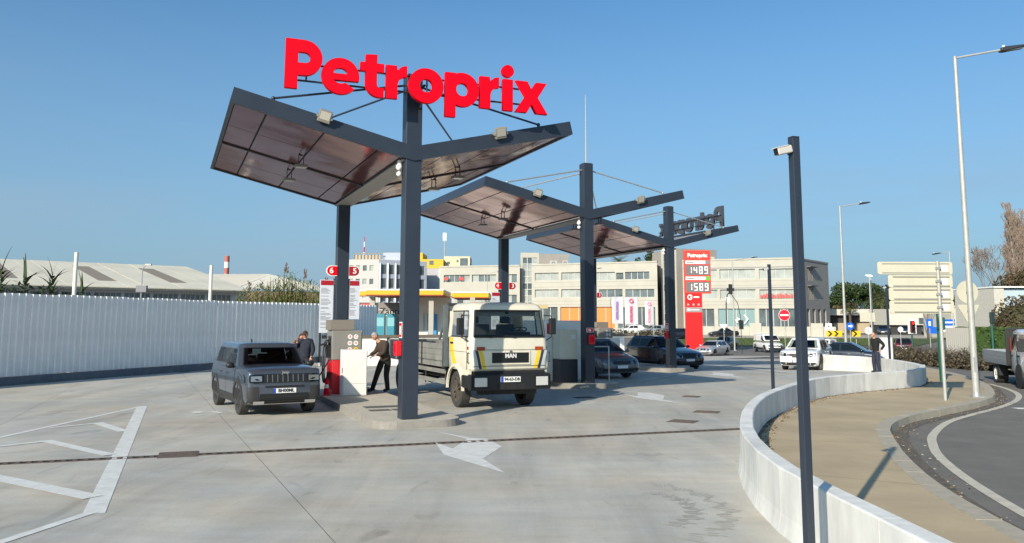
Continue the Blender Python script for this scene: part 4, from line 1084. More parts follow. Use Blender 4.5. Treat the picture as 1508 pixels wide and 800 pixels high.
# reflections of a green tinted sun strip are left to the glass itself
GREYP = paint('graphite paint', (.14, .143, .15), .5, .3)
d = dirv(.47); L = 4.25
car('hatchback', 'dark grey hatchback half hidden behind the middle column', 'car', place((3.85, 33.2), d, L, .88), d, (L, 1.80, 1.52, 2.62), HATCH, GREYP, (.20, .38, .86, .975, .74), wr=.315, fo=.88, grille=GRYP, doors=((.30, .52), (.525, .68)), interior=True)
BLKC = paint('black paint', (.008, .009, .014), .3, .22)
d = dirv(.39); L = 4.9
car('estate_car', 'black estate car with kidney grille at the farthest island', 'car', place((8.45, 42.2), d, L, .85), d, (L, 1.88, 1.64, 2.95), HATCH, BLKC, (.29, .43, .90, .985, .72), wr=.335, fo=.85, face='kidney', windows=((.34, .52), (.535, .70), (.715, .87)), rails=True, interior=True)
SILV = paint('silver paint', (.50, .51, .53), .6, .3)
d = Vector((-.62, -.78)).normalized()
car('coupe', 'silver compact coupe driving below the red price pylon', 'car', (18.9, 79), d, (4.26, 1.75, 1.40, 2.72), HATCH, SILV, (.29, .44, .84, .95, .70), wr=.31, fo=.72, face='kidney', doors=((.31, .58),), windows=((.34, .58), (.6, .8)))
NAVY = paint('navy paint', (.018, .026, .045), .4, .28)
d = Vector((-.55, -.83)).normalized()
car('saloon', 'dark blue saloon just behind the silver coupe', 'car', (24.4, 96), d, (4.6, 1.8, 1.45, 2.7), SEDAN, NAVY, (.27, .42, .72, .86, .72), wr=.32, doors=((.30, .48), (.485, .65)), windows=((.31, .48), (.49, .66)))
WHP = paint('white car paint', (.74, .74, .73), 0, .3)
d = Vector((.05, -1)).normalized()
VAN = [(0, .18, .30, .33, .84), (.01, .15, .36, .40, .93), (.04, .13, .42, .46, .97), (.12, .12, .47, .52, .99), (.2, .12, .50, .55, 1), (.45, .12, .53, .56, 1), (.65, .12, .53, .56, 1), (.9, .12, .54, .57, 1), (.985, .13, .52, .55, .98), (1, .16, .48, .5, .96)]
car('small_van', 'small white van with black bumper left of the no entry sign', 'van', (27.0, 88.5), d, (4.4, 1.81, 1.84, 2.78), VAN, WHP, (.20, .36, .985, .995, .86), wr=.33, fo=.9, doors=((.26, .45),), windows=((.27, .45),), cladding=True)
d = Vector((-.50, -.866)).normalized(); L = 4.57
car('crossover', 'white coupe crossover with dark lower trim behind the near grey post', 'car', place((14.15, 41.1), d, L, .9), d, (L, 1.82, 1.57, 2.72), SUV, WHP, (.25, .40, .78, .985, .74), wr=.36, fo=.9, cladding=True, doors=((.29, .50), (.505, .67)), windows=((.31, .50), (.515, .72)), interior=True)
d = Vector((-.6, -.8)).normalized()
car('hatchback', 'white hatchback mostly hidden behind the white crossover', 'car', (28.6, 77), d, (4.3, 1.78, 1.6, 2.6), SUV, WHP, (.24, .38, .88, .975, .76), wr=.33)
d = Vector((.85, -.53)).normalized()
car('coupe', 'dark blue coupe passing behind the white wall', 'car', (18.55, 46.2), d, (4.3, 1.78, 1.34, 2.6), SEDAN, NAVY, (.28, .45, .70, .93, .68), wr=.31, doors=((.30, .6),), windows=((.33, .57), (.59, .74)))
d = Vector((.35, .94)).normalized()
car('hatchback', 'dark maroon hatchback seen from behind beyond the brown hedge', 'car', (40.9, 88), d, (4.2, 1.78, 1.5, 2.6), HATCH, paint('maroon paint', (.045, .02, .03), .4, .3), (.24, .4, .86, .975, .74), wr=.32)
d = Vector((-1, .1)).normalized()
car('convertible', 'black convertible parked in front of the cream building', 'car', (31.0, 123), d, (4.3, 1.8, 1.3, 2.6), SEDAN, BLKC, (.30, .44, .66, .80, .7), wr=.32, doors=((.30, .55),), windows=((.33, .58),))
pk = [(59.5, 134, 'dark hatchback parked far behind the man in black', NAVY), (63.8, 136, 'dark car parked left of the red traffic light', BLKC), (68, 137, 'black car parked behind the red traffic light', BLKC), (72.5, 138, 'dark maroon car at the end of the distant parked row', paint('maroon paint', (.045, .02, .03)))]
for x, y, l, p in pk:
    car('parked_car', l, 'car', (x, y), Vector((-.5, -.87)), (4.3, 1.78, 1.48, 2.6), HATCH, p, (.24, .4, .86, .975, .74), wr=.32, group='cars parked in a distant row')
for x, y, l, p in [(18.2, 128, 'white car parked behind the middle banner', WHP), (21.6, 127.5, 'silver car parked between the banners', SILV), (23.2, 118, 'dark car parked right of the white banners', NAVY)]:
    car('parked_car', l, 'car', (x, y), Vector((-.9, -.3)), (4.3, 1.78, 1.48, 2.6), HATCH, p, (.24, .4, .86, .975, .74), wr=.32, group='cars parked by the cream building')
# ------------------------------------------------------------------ flatbed truck
CREAM = mat('truck cream paint', (.65, .615, .50), .38, noise=.1, scale=1.3, coat=.3)
STEEL = mat('weathered grey boards', (.20, .20, .185), .75, noise=.25, scale=3, bump=.4)
CHAS = mat('chassis grime', (.03, .028, .026), .85, noise=.3, scale=6)
def clear_glass():
    m = bpy.data.materials.new('clear cab glass'); m.use_nodes = True; t = m.node_tree; t.nodes.clear()
    o = t.nodes.new('ShaderNodeOutputMaterial'); mx = t.nodes.new('ShaderNodeMixShader'); tr = t.nodes.new('ShaderNodeBsdfTransparent'); gl = t.nodes.new('ShaderNodeBsdfGlossy')
    tr.inputs[0].default_value = (.72, .76, .74, 1); gl.inputs['Roughness'].default_value = .03
    f = t.nodes.new('ShaderNodeFresnel'); f.inputs[0].default_value = 1.5
    t.links.new(f.outputs[0], mx.inputs[0]); t.links.new(tr.outputs[0], mx.inputs[1]); t.links.new(gl.outputs[0], mx.inputs[2]); t.links.new(mx.outputs[0], o.inputs[0]); return m
CGL = clear_glass()
def rring(xf, xr, hw, z, r=.10, n=4):
    return [(x, y, z) for x, y in rrect(xr, -hw, xf, hw, r, n)]
def loft(rings, cap0=True, cap1=True):
    m = MB(); n = len(rings[0])
    for r in rings: m.v += r
    for i in range(len(rings)-1):
        for j in range(n): m.f.append((i*n+j, i*n+(j+1) % n, (i+1)*n+(j+1) % n, (i+1)*n+j))
    if cap0: m.f.append(tuple(range(n-1, -1, -1)))
    if cap1: m.f.append(tuple(range((len(rings)-1)*n, len(rings)*n)))
    m.m = [0]*len(m.f); return m
dt = dirv(.40)
T = thing('flatbed_truck', 'cream cab flatbed lorry with yellow and black stripes', 'truck', (-.49, 22.2, 0), math.atan2(dt[1], dt[0]))
tub = loft([rring(1.10, -.62, 1.03, .97, .12), rring(1.15, -.62, 1.05, 1.02, .13), rring(1.17, -.62, 1.06, 1.30, .14), rring(1.15, -.62, 1.055, 1.70, .14), rring(1.13, -.62, 1.045, 1.80, .13)]).obj('cab', CREAM, T)
skirt = None
ct = MB()
for s in (-1, 1): ct.tube((0, s*.70, .46), (0, s*1.3, .46), .60, None, 32)
cm = ct.mesh('cut', DARK); fix(cm); co = bpy.data.objects.new('cut', cm); COL.objects.link(co)
bo = tub.modifiers.new('b', 'BOOLEAN'); bo.object = co; bo.operation = 'DIFFERENCE'; bo.solver = 'EXACT'; bo.material_mode = 'TRANSFER'
dg = bpy.context.evaluated_depsgraph_get(); dg.update(); me = bpy.data.meshes.new_from_object(tub.evaluated_get(dg)); tub.modifiers.clear(); tub.data = me; bpy.data.objects.remove(co); smooth_mesh(me, 38)
for s in (-1, 1):      # lower flanks in front of and behind the wheel arch, arch lip
    m = MB(); ys = sorted((s*1.0, s*1.05))
    arch = [(.0+.60*math.cos(R(a)), .46+.60*math.sin(R(a))) for a in np.linspace(8, 57, 7)]
    pts = [(.62, .545), (1.04, .60), (1.08, .99)]+[(x, z) for x, z in arch[::-1] if z < .99]
    m.prism_xz(pts, *ys)
    m.obj('corner_step', CREAM, T)
    m = MB()
    for a0, a1 in zip(np.linspace(0, 180, 19)[:-1], np.linspace(0, 180, 19)[1:]):
        q = [(r*math.cos(R(a)), .46+r*math.sin(R(a))) for r, a in ((.575, a0), (.64, a0), (.64, a1), (.575, a1))]
        m.prism_xz(q, *sorted((s*1.03, s*1.085)))
    m.obj('wheel_arch', CREAM, T, smooth=30)
rf = loft([rring(1.00, -.60, .985, 2.46, .12), rring(.985, -.60, .98, 2.52, .13), rring(.93, -.58, .95, 2.61, .16), rring(.78, -.52, .86, 2.665, .18), rring(.5, -.35, .6, 2.69, .2)]).obj('roof', CREAM, T, smooth=40)
def hexa(mb, a, b): 
    n = len(a); mb.add(a+b, [tuple(range(n-1, -1, -1)), tuple(range(n, 2*n))]+[(i, (i+1) % n, n+(i+1) % n, n+i) for i in range(n)])
for s in (-1, 1):
    m = MB(); a = [(1.13, s*.96, 1.79), (1.04, s*1.045, 1.79), (.93, s*1.045, 1.79), (1.05, s*.94, 1.79)]; b = [(1.0, s*.90, 2.47), (.92, s*.985, 2.47), (.82, s*.985, 2.47), (.92, s*.88, 2.47)]
    hexa(m, a, b); m.obj('front_pillar', CREAM, T)
    m = MB(); a = [(-.62, s*.85, 1.79), (-.62, s*1.045, 1.79), (-.36, s*1.045, 1.79), (-.36, s*1.0, 1.79)]; b = [(-.60, s*.8, 2.47), (-.60, s*.985, 2.47), (-.36, s*.985, 2.47), (-.36, s*.94, 2.47)]
    hexa(m, a, b); m.obj('rear_pillar', CREAM, T)
    m = MB(); m.quad((.92, s*1.04, 1.82), (-.36, s*1.04, 1.82), (-.36, s*.985, 2.45), (.82, s*.985, 2.45)); m.obj('side_window', CGL, T)
    m = MB()
    for (xa, za, xb, zb) in ((.93, 1.81, .82, 2.46), (.5, 1.81, .45, 2.46)): m.tube((xa, s*1.045, za), (xb, s*.985, zb), .018, n=6)
    m.tube((.93, s*1.045, 1.81), (-.36, s*1.045, 1.81), .016, n=6); m.tube((.82, s*.987, 2.46), (-.36, s*.987, 2.46), .016, n=6); m.obj('window_seal', BLKP, T)
    m = MB(); m.b2(.88, .895, *sorted((s*1.055, s*1.064)), 1.0, 1.8); m.b2(-.42, -.405, *sorted((s*1.055, s*1.064)), 1.0, 1.8); m.b2(-.42, .895, *sorted((s*1.055, s*1.064)), 1.43, 1.438); m.obj('door_seam', DARK, T)
    m = MB(); m.b2(-.34, -.16, *sorted((s*1.06, s*1.085)), 1.62, 1.665); m.obj('door_handle', BLKP, T)
    # painted stripes
    m = MB(); y = s*1.064
    pts = [(-.44, 1.78), (-.40, 1.55), (-.28, 1.28), (-.16, 1.12), (.12, 1.12), (-.04, 1.32), (-.16, 1.55), (-.20, 1.78)]
    m.prism_xz(pts, *sorted((y, y-s*.006))); m.obj('side_stripe', YEL, T)
    for nm, mm, y0, w in (('stripe', YEL, .64, .105), ('stripe', mat('stripe charcoal', (.03, .032, .04), .5), .752, .085), ('stripe', mat('stripe pale blue', (.45, .50, .55), .5), .845, .075)):
        m = MB(); vs = []
        for z in (1.02, 1.16, 1.30, 1.47):
            k = (z-1.02)/.45*.11; x = float(np.interp(z, [1.02, 1.3, 1.7], [1.15, 1.17, 1.15]))
            vs += [(x+.004, s*(y0+k), z), (x+.004-(.004 if y0 > .8 else 0), s*(y0+w+k-.01), z)]
        m.add(vs, [(0, 1, 3, 2), (2, 3, 5, 4), (4, 5, 7, 6)]); m.obj(nm, mm, T)
    m = MB(); m.b2(1.155, 1.178, *sorted((s*.68, s*.90)), 1.475, 1.565); m.obj('indicator', AMBER, T, bevel=.006)
    m = MB(); m.b2(.96, 1.02, *sorted((s*1.06, s*1.085)), 1.5, 1.57); m.obj('side_repeater', AMBER, T)
    m = MB(); m.b2(1.245, 1.292, *sorted((s*.66, s*.99)), .60, .82); h = m.obj('headlight', mat('clear lamp glass', (.62, .62, .60), .12, .3), T, bevel=.01)
    m = MB(); m.b2(1.24, 1.285, *sorted((s*.635, s*1.015)), .575, .845); m.obj('headlight_frame', BLKP, T)
    # mirrors
    m = MB(); m.b2(.92, 1.02, *sorted((s*1.17, s*1.36)), 1.86, 2.28); m.obj('mirror', BLKP, T, bevel=.03)
    m = MB(); m.path([(.93, s*1.03, 2.35), (.97, s*1.24, 2.34), (.97, s*1.24, 1.80), (1.0, s*1.05, 1.70)], .014, 6); m.obj('mirror_arm', BLKP, T)
    m = MB(); m.path([(1.10, s*1.075, 1.18), (1.10, s*1.12, 1.18), (1.10, s*1.12, 1.42), (1.10, s*1.075, 1.42)], .012, 6); m.obj('grab_handle', BLKP, T)
    m = MB(); m.b2(1.0, 1.1, *sorted((s*.9, s*1.075)), 1.0, 1.45); m.obj('corner_panel', CREAM, T, bevel=.03)
    for ax in (0, -5.3): add_wheel(T, ax, s*(.90 if ax == 0 else .86), .46, .26 if ax == 0 else .44, mat('truck rim grime', (.10, .085, .07), .7, .2, noise=.3, scale=8), s, 10)
m = MB(); a = []
m.quad((1.137, -.95, 1.82), (1.137, .95, 1.82), (1.005, .89, 2.455), (1.005, -.89, 2.455)); m.obj('windscreen', CGL, T)
m = MB()
for p, q in (((1.14, -.96, 1.81), (1.14, .96, 1.81)), ((1.14, .96, 1.81), (1.01, .90, 2.465)), ((1.01, .90, 2.465), (1.01, -.90, 2.465)), ((1.01, -.90, 2.465), (1.14, -.96, 1.81))): m.tube(p, q, .024, n=6)
m.obj('windscreen_seal', BLKP, T)
m = MB(); m.b2(-.63, -.58, -1.0, 1.0, 1.79, 1.98); m.b2(-.63, -.58, -1.0, -.78, 1.98, 2.47); m.b2(-.63, -.58, .78, 1.0, 1.98, 2.47); m.b2(-.63, -.58, -.78, .78, 2.36, 2.47); m.obj('rear_wall', CREAM, T)
m = MB(); m.quad((-.605, -.78, 1.98), (-.605, .78, 1.98), (-.605, .78, 2.36), (-.605, -.78, 2.36)); m.obj('rear_window', CGL, T)
m = MB(); m.b2(.62, 1.08, -.94, .94, 1.80, 1.86); m.b2(.7, .98, .1, .65, 1.86, 1.93); m.obj('dashboard', BLKP, T, bevel=.03)
sw = MB(); Mw = Matrix.Translation((.55, .48, 1.95)) @ Matrix.Rotation(R(-28), 4, 'Y'); sw.lathe([(.21, -.012), (.235, 0), (.21, .012), (.2, 0)], 24, 0, Mw, closed=True); sw.b2(-.2, .2, -.015, .015, -.01, .01, 0, Mw); sw.b2(-.015, .015, -.2, .2, -.01, .01, 0, Mw); sw.obj('steering_wheel', BLKP, T, smooth=40)
for y, w in ((.48, .24), (-.42, .42)):
    m = MB(); m.b2(-.45, -.25, y-w, y+w, 1.6, 2.12); m.b2(-.43, -.32, y-.14, y+.14, 2.14, 2.32); m.obj('seat', mat('seat fabric', (.03, .032, .04), .9), T, bevel=.04)
m = MB(); m.b2(.88, .93, -.80, -.05, 2.33, 2.45); m.b2(.88, .93, .05, .80, 2.33, 2.45); m.obj('sun_visor', mat('visor grey', (.35, .33, .28), .8), T)
m = MB(); m.b2(.86, .89, -.12, .12, 2.38, 2.44); m.obj('inner_mirror', BLKP, T)
for y in (.15, -.5):
    m = MB(); m.tube((1.165, y, 1.79), (1.15, y-.35, 1.835), .012, n=6); m.tube((1.15, y-.05, 1.83), (1.145, y-.48, 1.84), .014, n=6); m.obj('wiper', BLKP, T)
m = MB(); m.b2(1.168, 1.186, -.55, .55, 1.12, 1.46); g_ = m.obj('grille_frame', CREAM, T, bevel=.008)
m = MB(); m.b2(1.176, 1.192, -.50, .50, 1.165, 1.42); gr = m.obj('grille', BLKP, T)
for i in range(9):
    m = MB(); z = 1.185+i*.026; m.b2(1.19, 1.20, -.49, .49, z, z+.008); m.obj('grille_slat', BLKP, gr)
text('MAN', .14, mat('badge silver', (.6, .6, .6), .4), gr, (1.208, 0, 1.335), (math.pi/2, 0, math.pi/2), ext=.006, off=.006)
m = MB(); m.b2(1.19, 1.21, -.035, .035, 1.40, 1.47); m.obj('badge', CHROME, g_, bevel=.01)
m = MB(); m.b2(1.168, 1.176, -1.0, 1.0, 1.485, 1.492); m.b2(1.16, 1.172, -1.0, 1.0, 1.085, 1.092); m.obj('panel_seam', DARK, T)
m = MB(); m.b2(1.0, 1.16, -.95, .95, .90, .965); m.obj('lower_trim', DARK, T)
m = MB(); m.b2(1.02, 1.25, -1.09, 1.09, .50, .895); m.b2(.55, 1.02, -1.09, -.99, .55, .86); m.b2(.55, 1.02, .99, 1.09, .55, .86); bm_ = m.obj('bumper', BLKP, T, bevel=.03)
m = MB(); m.b2(1.246, 1.256, -.38, .38, .52, .66); m.obj('intake', DARK, bm_)
for y in (-.16, .16):
    m = MB(); m.b2(1.25, 1.262, y-.012, y+.012, .52, .66); m.obj('intake_bar', BLKP, bm_)
m = MB(); m.b2(1.252, 1.266, -.29, .24, .70, .83); pl = m.obj('number_plate', PLATE, T)
m = MB(); m.b2(1.256, 1.268, -.288, -.22, .702, .828); m.obj('blue_band', PBLUE, pl)
text('94-63-DB', .105, INK, pl, (1.27, .01, .765), (math.pi/2, 0, math.pi/2), ext=.002, off=.003)
# chassis and flatbed
m = MB()
for s in (-1, 1): m.b2(-6.6, 1.0, s*.4-.05, s*.4+.05, .58, .85)
m.b2(.9, 1.0, -.8, .8, .38, .5); m.tube((0, -.8, .46), (0, .8, .46), .06); m.tube((-5.3, -.8, .46), (-5.3, .8, .46), .08); m.ball((-5.3, 0, .46), .22); m.b2(-.3, .8, -.4, .4, .5, 1.1); m.obj('chassis', CHAS, T)
m = MB(); m.tube((-.75, .95, .62), (-1.7, .95, .62), .26, None, 16); m.obj('fuel_tank', CHAS, T, smooth=40)
m = MB(); m.b2(-6.75, -.78, -1.1, 1.1, .98, 1.10); bed = m.obj('flatbed', STEEL, T)
for i in range(24):
    x = -6.7+i*.247; 
    m = MB(); m.b2(x, x+.235, -1.08, 1.08, 1.10, 1.115); m.obj('plank', STEEL, bed)
for s in (-1, 1):
    for i in range(3):
        x0 = -6.7+i*1.97; m = MB(); ys = sorted((s*1.065, s*1.10)); m.b2(x0+.03, x0+1.93, *ys, 1.13, 1.60); 
        sb = m.obj('side_board', STEEL, T)
        for j in range(3):
            m = MB(); m.b2(x0+.05, x0+1.91, *sorted((s*1.10, s*1.115)), 1.15+j*.15, 1.28+j*.15); m.obj('board', STEEL, sb)
    for i in range(4):
        x = -6.72+i*1.97; m = MB(); m.b2(x-.03, x+.03, *sorted((s*1.05, s*1.13)), .95, 1.66); m.obj('stake', CHAS, T)
    for z in (.52, .80):
        m = MB(); m.b2(-4.6, -.9, *sorted((s*1.0, s*1.04)), z, z+.11); m.obj('side_guard', STEEL, T)
    for x in (-1.0, -2.8, -4.6): m = MB(); m.b2(x, x+.08, *sorted((s*.985, s*.999)), .45, .98); m.obj('guard_post', CHAS, T)
    m = MB(); m.b2(-.86, -.74, *sorted((s*1.0, s*1.12)), 1.0, 2.62); m.obj('headboard_post', mat('headboard grey', (.10, .12, .13), .6, noise=.2), T)
    m = MB(); m.tube((-.9, s*.95, 2.6), (-1.5, s*1.0, 1.7), .035); m.obj('headboard_brace', mat('headboard grey', (.10, .12, .13), .6), T)
m = MB(); m.b2(-.84, -.76, -1.0, 1.0, 2.5, 2.6); m.b2(-.84, -.76, -1.0, 1.0, 1.1, 1.75); m.obj('headboard', mat('headboard grey', (.10, .12, .13), .6), T)
m = MB(); m.b2(-6.78, -6.74, -1.09, 1.09, 1.13, 1.60); m.obj('tailboard', STEEL, T)

# ------------------------------------------------------------------ small pickup on the right road
dp = Vector((-.290, -.957)).normalized()
PK = thing('pickup_truck', 'white dropside pickup with blue beacon at the right edge', 'truck', (18.92, 31.25, -.01), math.atan2(dp.y, dp.x))
WP = paint('pickup white', (.66, .67, .66), 0, .35); ALU = mat('dropside aluminium', (.26, .29, .31), .5, .3, noise=.1)
m = MB(); m.b2(-1.0, 2.3, -1.05, 1.05, .72, .80); m.obj('load_bed', ALU, PK)
# x: rear of bed at -1.0 .. cab from 2.35 to 4.2 ; rear axle at .35
for s in (-1, 1):
    for j in range(3):
        m = MB(); m.b2(-1.0, 2.3, *sorted((s*1.03, s*1.06)), .80+j*.13, .922+j*.13); m.obj('side_board', ALU, PK)
    for ax in (.35, 3.35): add_wheel(PK, ax, s*.80, .335, .22 if ax > 1 else .36, WHITE, s, 10)
    m = MB(); m.b2(-.2, .9, *sorted((s*.7, s*1.02)), .66, .72); m.b2(.80, .95, *sorted((s*.7, s*1.0)), .3, .72); m.obj('mudguard', BLKP, PK)
m = MB(); m.b2(-1.04, -1.0, -1.05, 1.05, .80, 1.19); m.obj('tailboard', ALU, PK)
m = MB(); m.b2(2.3, 2.36, -1.06, 1.06, .75, 1.95); m.b2(2.33, 2.40, -1.0, 1.0, 1.95, 2.02); m.obj('headboard', BLKP, PK)
m = MB()
for s in (-1, 1): m.b2(-1.0, 4.6, s*.38-.05, s*.38+.05, .5, .68)
m.tube((.35, -.7, .335), (.35, .7, .335), .06); m.b2(-.9, -.8, -.9, .9, .45, .6); m.obj('chassis', CHAS, PK)
cb = loft([rring(5.0, 2.42, .88, .42, .12), rring(5.1, 2.42, .95, .6, .12), rring(5.0, 2.42, .96, 1.1, .12), rring(4.75, 2.42, .95, 1.25, .12), rring(4.0, 2.45, .86, 1.88, .12), rring(3.8, 2.55, .78, 1.96, .15), rring(3.5, 2.8, .5, 1.98, .15)]).obj('cab', WP, PK, smooth=35)
for s in (-1, 1):
    m = MB(); k = lambda z: float(np.interp(z, [1.25, 1.88], [.955, .866]))
    for (xa, xb, xc, xd) in ((2.55, 3.15, 3.15, 2.62), (3.3, 4.35, 3.85, 3.3)):
        m.add([(xa, s*k(1.27), 1.27), (xb, s*k(1.27), 1.27), (xc, s*k(1.8), 1.8), (xd, s*k(1.8), 1.8)], [(0, 1, 2, 3)])
    m.obj('side_window', GLASS, PK)
    m = MB(); m.b2(3.22, 3.235, *sorted((s*.955, s*.972)), .5, 1.85 if 0 else 1.25); m.b2(2.5, 2.515, *sorted((s*.955, s*.972)), .5, 1.25); m.obj('door_seam', DARK, PK)
    m = MB(); m.b2(2.62, 2.78, *sorted((s*.96, s*.985)), 1.05, 1.10); m.b2(3.34, 3.5, *sorted((s*.96, s*.985)), 1.05, 1.10); m.obj('door_handle', BLKP, PK)
    m = MB(); m.b2(4.2, 4.32, *sorted((s*.98, s*1.2)), 1.25, 1.6); m.b2(4.22, 4.30, *sorted((s*.9, s*1.0)), 1.3, 1.36); m.obj('mirror', BLKP, PK, bevel=.02)
    m = MB(); m.lathe([(0, -.02), (.42, -.02), (.42, .02), (0, .02)], 24, axis='Y'); m.obj('wheel_arch', BLKP, PK, loc=(3.35, s*.955, .40))
    m = MB(); m.b2(2.44, 2.60, *sorted((s*.955, s*.975)), 1.2, 1.7); m.obj('tail_reflector', mat('dark red trim', (.2, .03, .02), .4), PK)
m = MB(); m.b2(3.0, 3.45, -.5, .5, 1.98, 2.07); m.obj('beacon', mat('blue beacon', (.01, .10, .75), .2), PK, bevel=.02)
m = MB(); m.b2(4.75, 5.12, -.9, .9, .35, .6); m.obj('bumper', BLKP, PK, bevel=.03)

# ------------------------------------------------------------------ people
def skinned(V, E, sub=2):
    names = list(V); me = bpy.data.meshes.new('skin'); me.from_pydata([V[n][0] for n in names], [(names.index(a), names.index(b)) for a, b in E], [])
    o = bpy.data.objects.new('skin', me); COL.objects.link(o); o.modifiers.new('s', 'SKIN'); sm = o.modifiers.new('d', 'SUBSURF'); sm.levels = sm.render_levels = sub
    for i, n in enumerate(names):
        r = V[n][1]; d = me.skin_vertices[0].data[i]; d.radius = r if hasattr(r, '__len__') else (r, r); d.use_root = (i == 0)
    return evaluated(o)
def addmesh(mb, me, mi=0, M=None):
    mb.add([v.co[:] for v in me.vertices], [tuple(p.vertices) for p in me.polygons], mi, M); bpy.data.meshes.remove(me)
def person(label, loc, J, yaw, pitch, jacket, trousers, hair, hairstyle, group=None, rz=0, shoe=BLKP):
    """J: joint positions (x right, y away, z up). yaw: head turn about Z (0 faces the camera side), pitch: head tilt down"""
    t = thing('person', label, 'person', loc, rz, group)
    v = lambda n: J[n]
    mid = lambda a, b, f=.5: tuple(a[i]+(b[i]-a[i])*f for i in range(3))
    V = {'pel': (v('pel'), (.13, .10)), 'wai': (mid(v('pel'), v('che'), .5), (.13, .095)), 'che': (v('che'), (.155, .11)), 'nec': (v('nec'), .058), 'hd': (mid(v('nec'), v('head'), .5), .055)}
    E = [('pel', 'wai'), ('wai', 'che'), ('che', 'nec'), ('nec', 'hd')]
    for s in 'lr':
        V |= {s+'sh': (v(s+'sh'), .06), s+'el': (v(s+'el'), .042), s+'wr': (v(s+'wr'), .028), s+'hip': (v(s+'hip'), .085), s+'kn': (v(s+'kn'), .055), s+'an': (v(s+'an'), .036), s+'toe': (v(s+'toe'), (.035, .03))}
        E += [('che', s+'sh'), (s+'sh', s+'el'), (s+'el', s+'wr'), ('pel', s+'hip'), (s+'hip', s+'kn'), (s+'kn', s+'an'), (s+'an', s+'toe')]
    mb = MB(); addmesh(mb, skinned(V, E))
    B = 1.14
    for s in 'lr':                                  # hands: palm and five curled fingers
        w, e = Vector(v(s+'wr')), Vector(v(s+'el')); d = (w-e).normalized(); side = d.cross(Vector((0, 0, 1))); side = side.normalized() if side.length > .1 else Vector((0, 1, 0)); up = side.cross(d)
        sg = 1 if s == 'l' else -1
        HV = {'w': (tuple(w-d*.01), .026), 'p': (tuple(w+d*.06), (.036, .018)), 'k': (tuple(w+d*.085), (.04, .016))}; HE = [('w', 'p'), ('p', 'k')]
        addmesh(mb, skinned(HV, HE, 1))
        for i, ln in enumerate((.072, .08, .075, .06)):
            b0 = w+d*.085+side*(i-1.5)*.019; b1 = b0+d*ln*.5-up*.008; b2 = b1+d*ln*.32-up*.02; b3 = b2+d*ln*.2-up*.022
            addmesh(mb, skinned({'a': (tuple(b0), .0095), 'b': (tuple(b1), .009), 'c': (tuple(b2), .008), 'd': (tuple(b3), .007)}, [('a', 'b'), ('b', 'c'), ('c', 'd')], 1))
        b0 = w+d*.03-side*sg*.03; b1 = b0+d*.03-side*sg*.025-up*.01; b2 = b1+d*.03-up*.012
        addmesh(mb, skinned({'a': (tuple(b0), .011), 'b': (tuple(b1), .010), 'c': (tuple(b2), .008)}, [('a', 'b'), ('b', 'c')], 1))
    Mh = Matrix.Translation(v('head')) @ Matrix.Rotation(yaw, 4, 'Z') @ Matrix.Rotation(pitch, 4, 'X')
    # head: skull, jaw, nose, ears, brow (face towards -Y)
    hm = bpy.data.meshes.new('head'); bm = bmesh.new(); bmesh.ops.create_icosphere(bm, subdivisions=4, radius=1)
    for q in bm.verts:
        x, y, z = q.co; q.co = (x*.076, y*.097, z*.118)
        if z < -.1: q.co.x *= 1-.32*min(1, (-z-.1)/.8); q.co.y = q.co.y*(1-.18*min(1, (-z-.1)/.9)) - .006
        if y < -.55: q.co.y += .010*(abs(z) < .85)*(1 if abs(x) < .7 else .5)
        for ex in (-.036, .036):
            dd = ((q.co.x-ex)/.017)**2+((q.co.z-.008)/.013)**2
            if y < 0 and dd < 1: q.co.y += .009*(1-dd)
        dn_ = (q.co.x/.014)**2+((q.co.z+.022)/.032)**2
        if y < 0 and dn_ < 1: q.co.y -= .024*(1-dn_)*(1 if q.co.z < -.012 else .7)
        dm = (q.co.x/.026)**2+((q.co.z+.066)/.009)**2
        if y < 0 and dm < 1: q.co.y += .004*(1-dm)
    for ex in (-1, 1):
        bmesh.ops.create_icosphere(bm, subdivisions=2, radius=1, matrix=Mh.inverted() @ Mh @ Matrix.Translation((ex*.078, .01, -.005)) @ Matrix.Diagonal((.010, .022, .034, 1)))
    bm.to_mesh(hm); bm.free(); addmesh(mb, hm, 0, Mh)
    for ex in (-.032, .032): mb.ball((ex, -.083, .008), .010, 1, 8, Mh)
    mb.ball((0, -.089, -.066), (.024, .006, .005), 2, 8, Mh)
    for ex in (-.033, .033): mb.ball((ex, -.089, .028), (.018, .006, .004), 3, 8, Mh)
    b = mb.obj('body', [SKIN, INK, mat('lips', (.35, .12, .10), .5), hair], t, smooth=60)
    if hairstyle != 'bald':
        h = bpy.data.meshes.new('hair'); bm = bmesh.new(); bmesh.ops.create_icosphere(bm, subdivisions=4, radius=1)
        rm = [q for q in bm.verts if (q.co.y < -.25 and q.co.z < .50-.0*q.co.x) or q.co.z < (-.28 if q.co.y > .2 else .12)]
        bmesh.ops.delete(bm, geom=rm, context='VERTS')
        rr = random.Random(3)
        for q in bm.verts:
            k = 1+rr.uniform(-.02, .045); q.co = (q.co.x*.083*k, q.co.y*.105*k+.004, q.co.z*.127*k+.002)
        bm.to_mesh(h); bm.free(); hb = MB(); addmesh(hb, h, 0, Mh); hb.obj('hair', hair, t, smooth=60)
    # clothes
    VJ = {'hem': (mid(v('pel'), v('che'), -.22), (.16, .125)), 'pel': (mid(v('pel'), v('che'), .1), (.168, .132)), 'wai': (mid(v('pel'), v('che'), .45), (.17, .13)), 'che': (v('che'), (.185, .135)), 'col': (mid(v('che'), v('nec'), .75), .085)}
    EJ = [('hem', 'pel'), ('pel', 'wai'), ('wai', 'che'), ('che', 'col')]
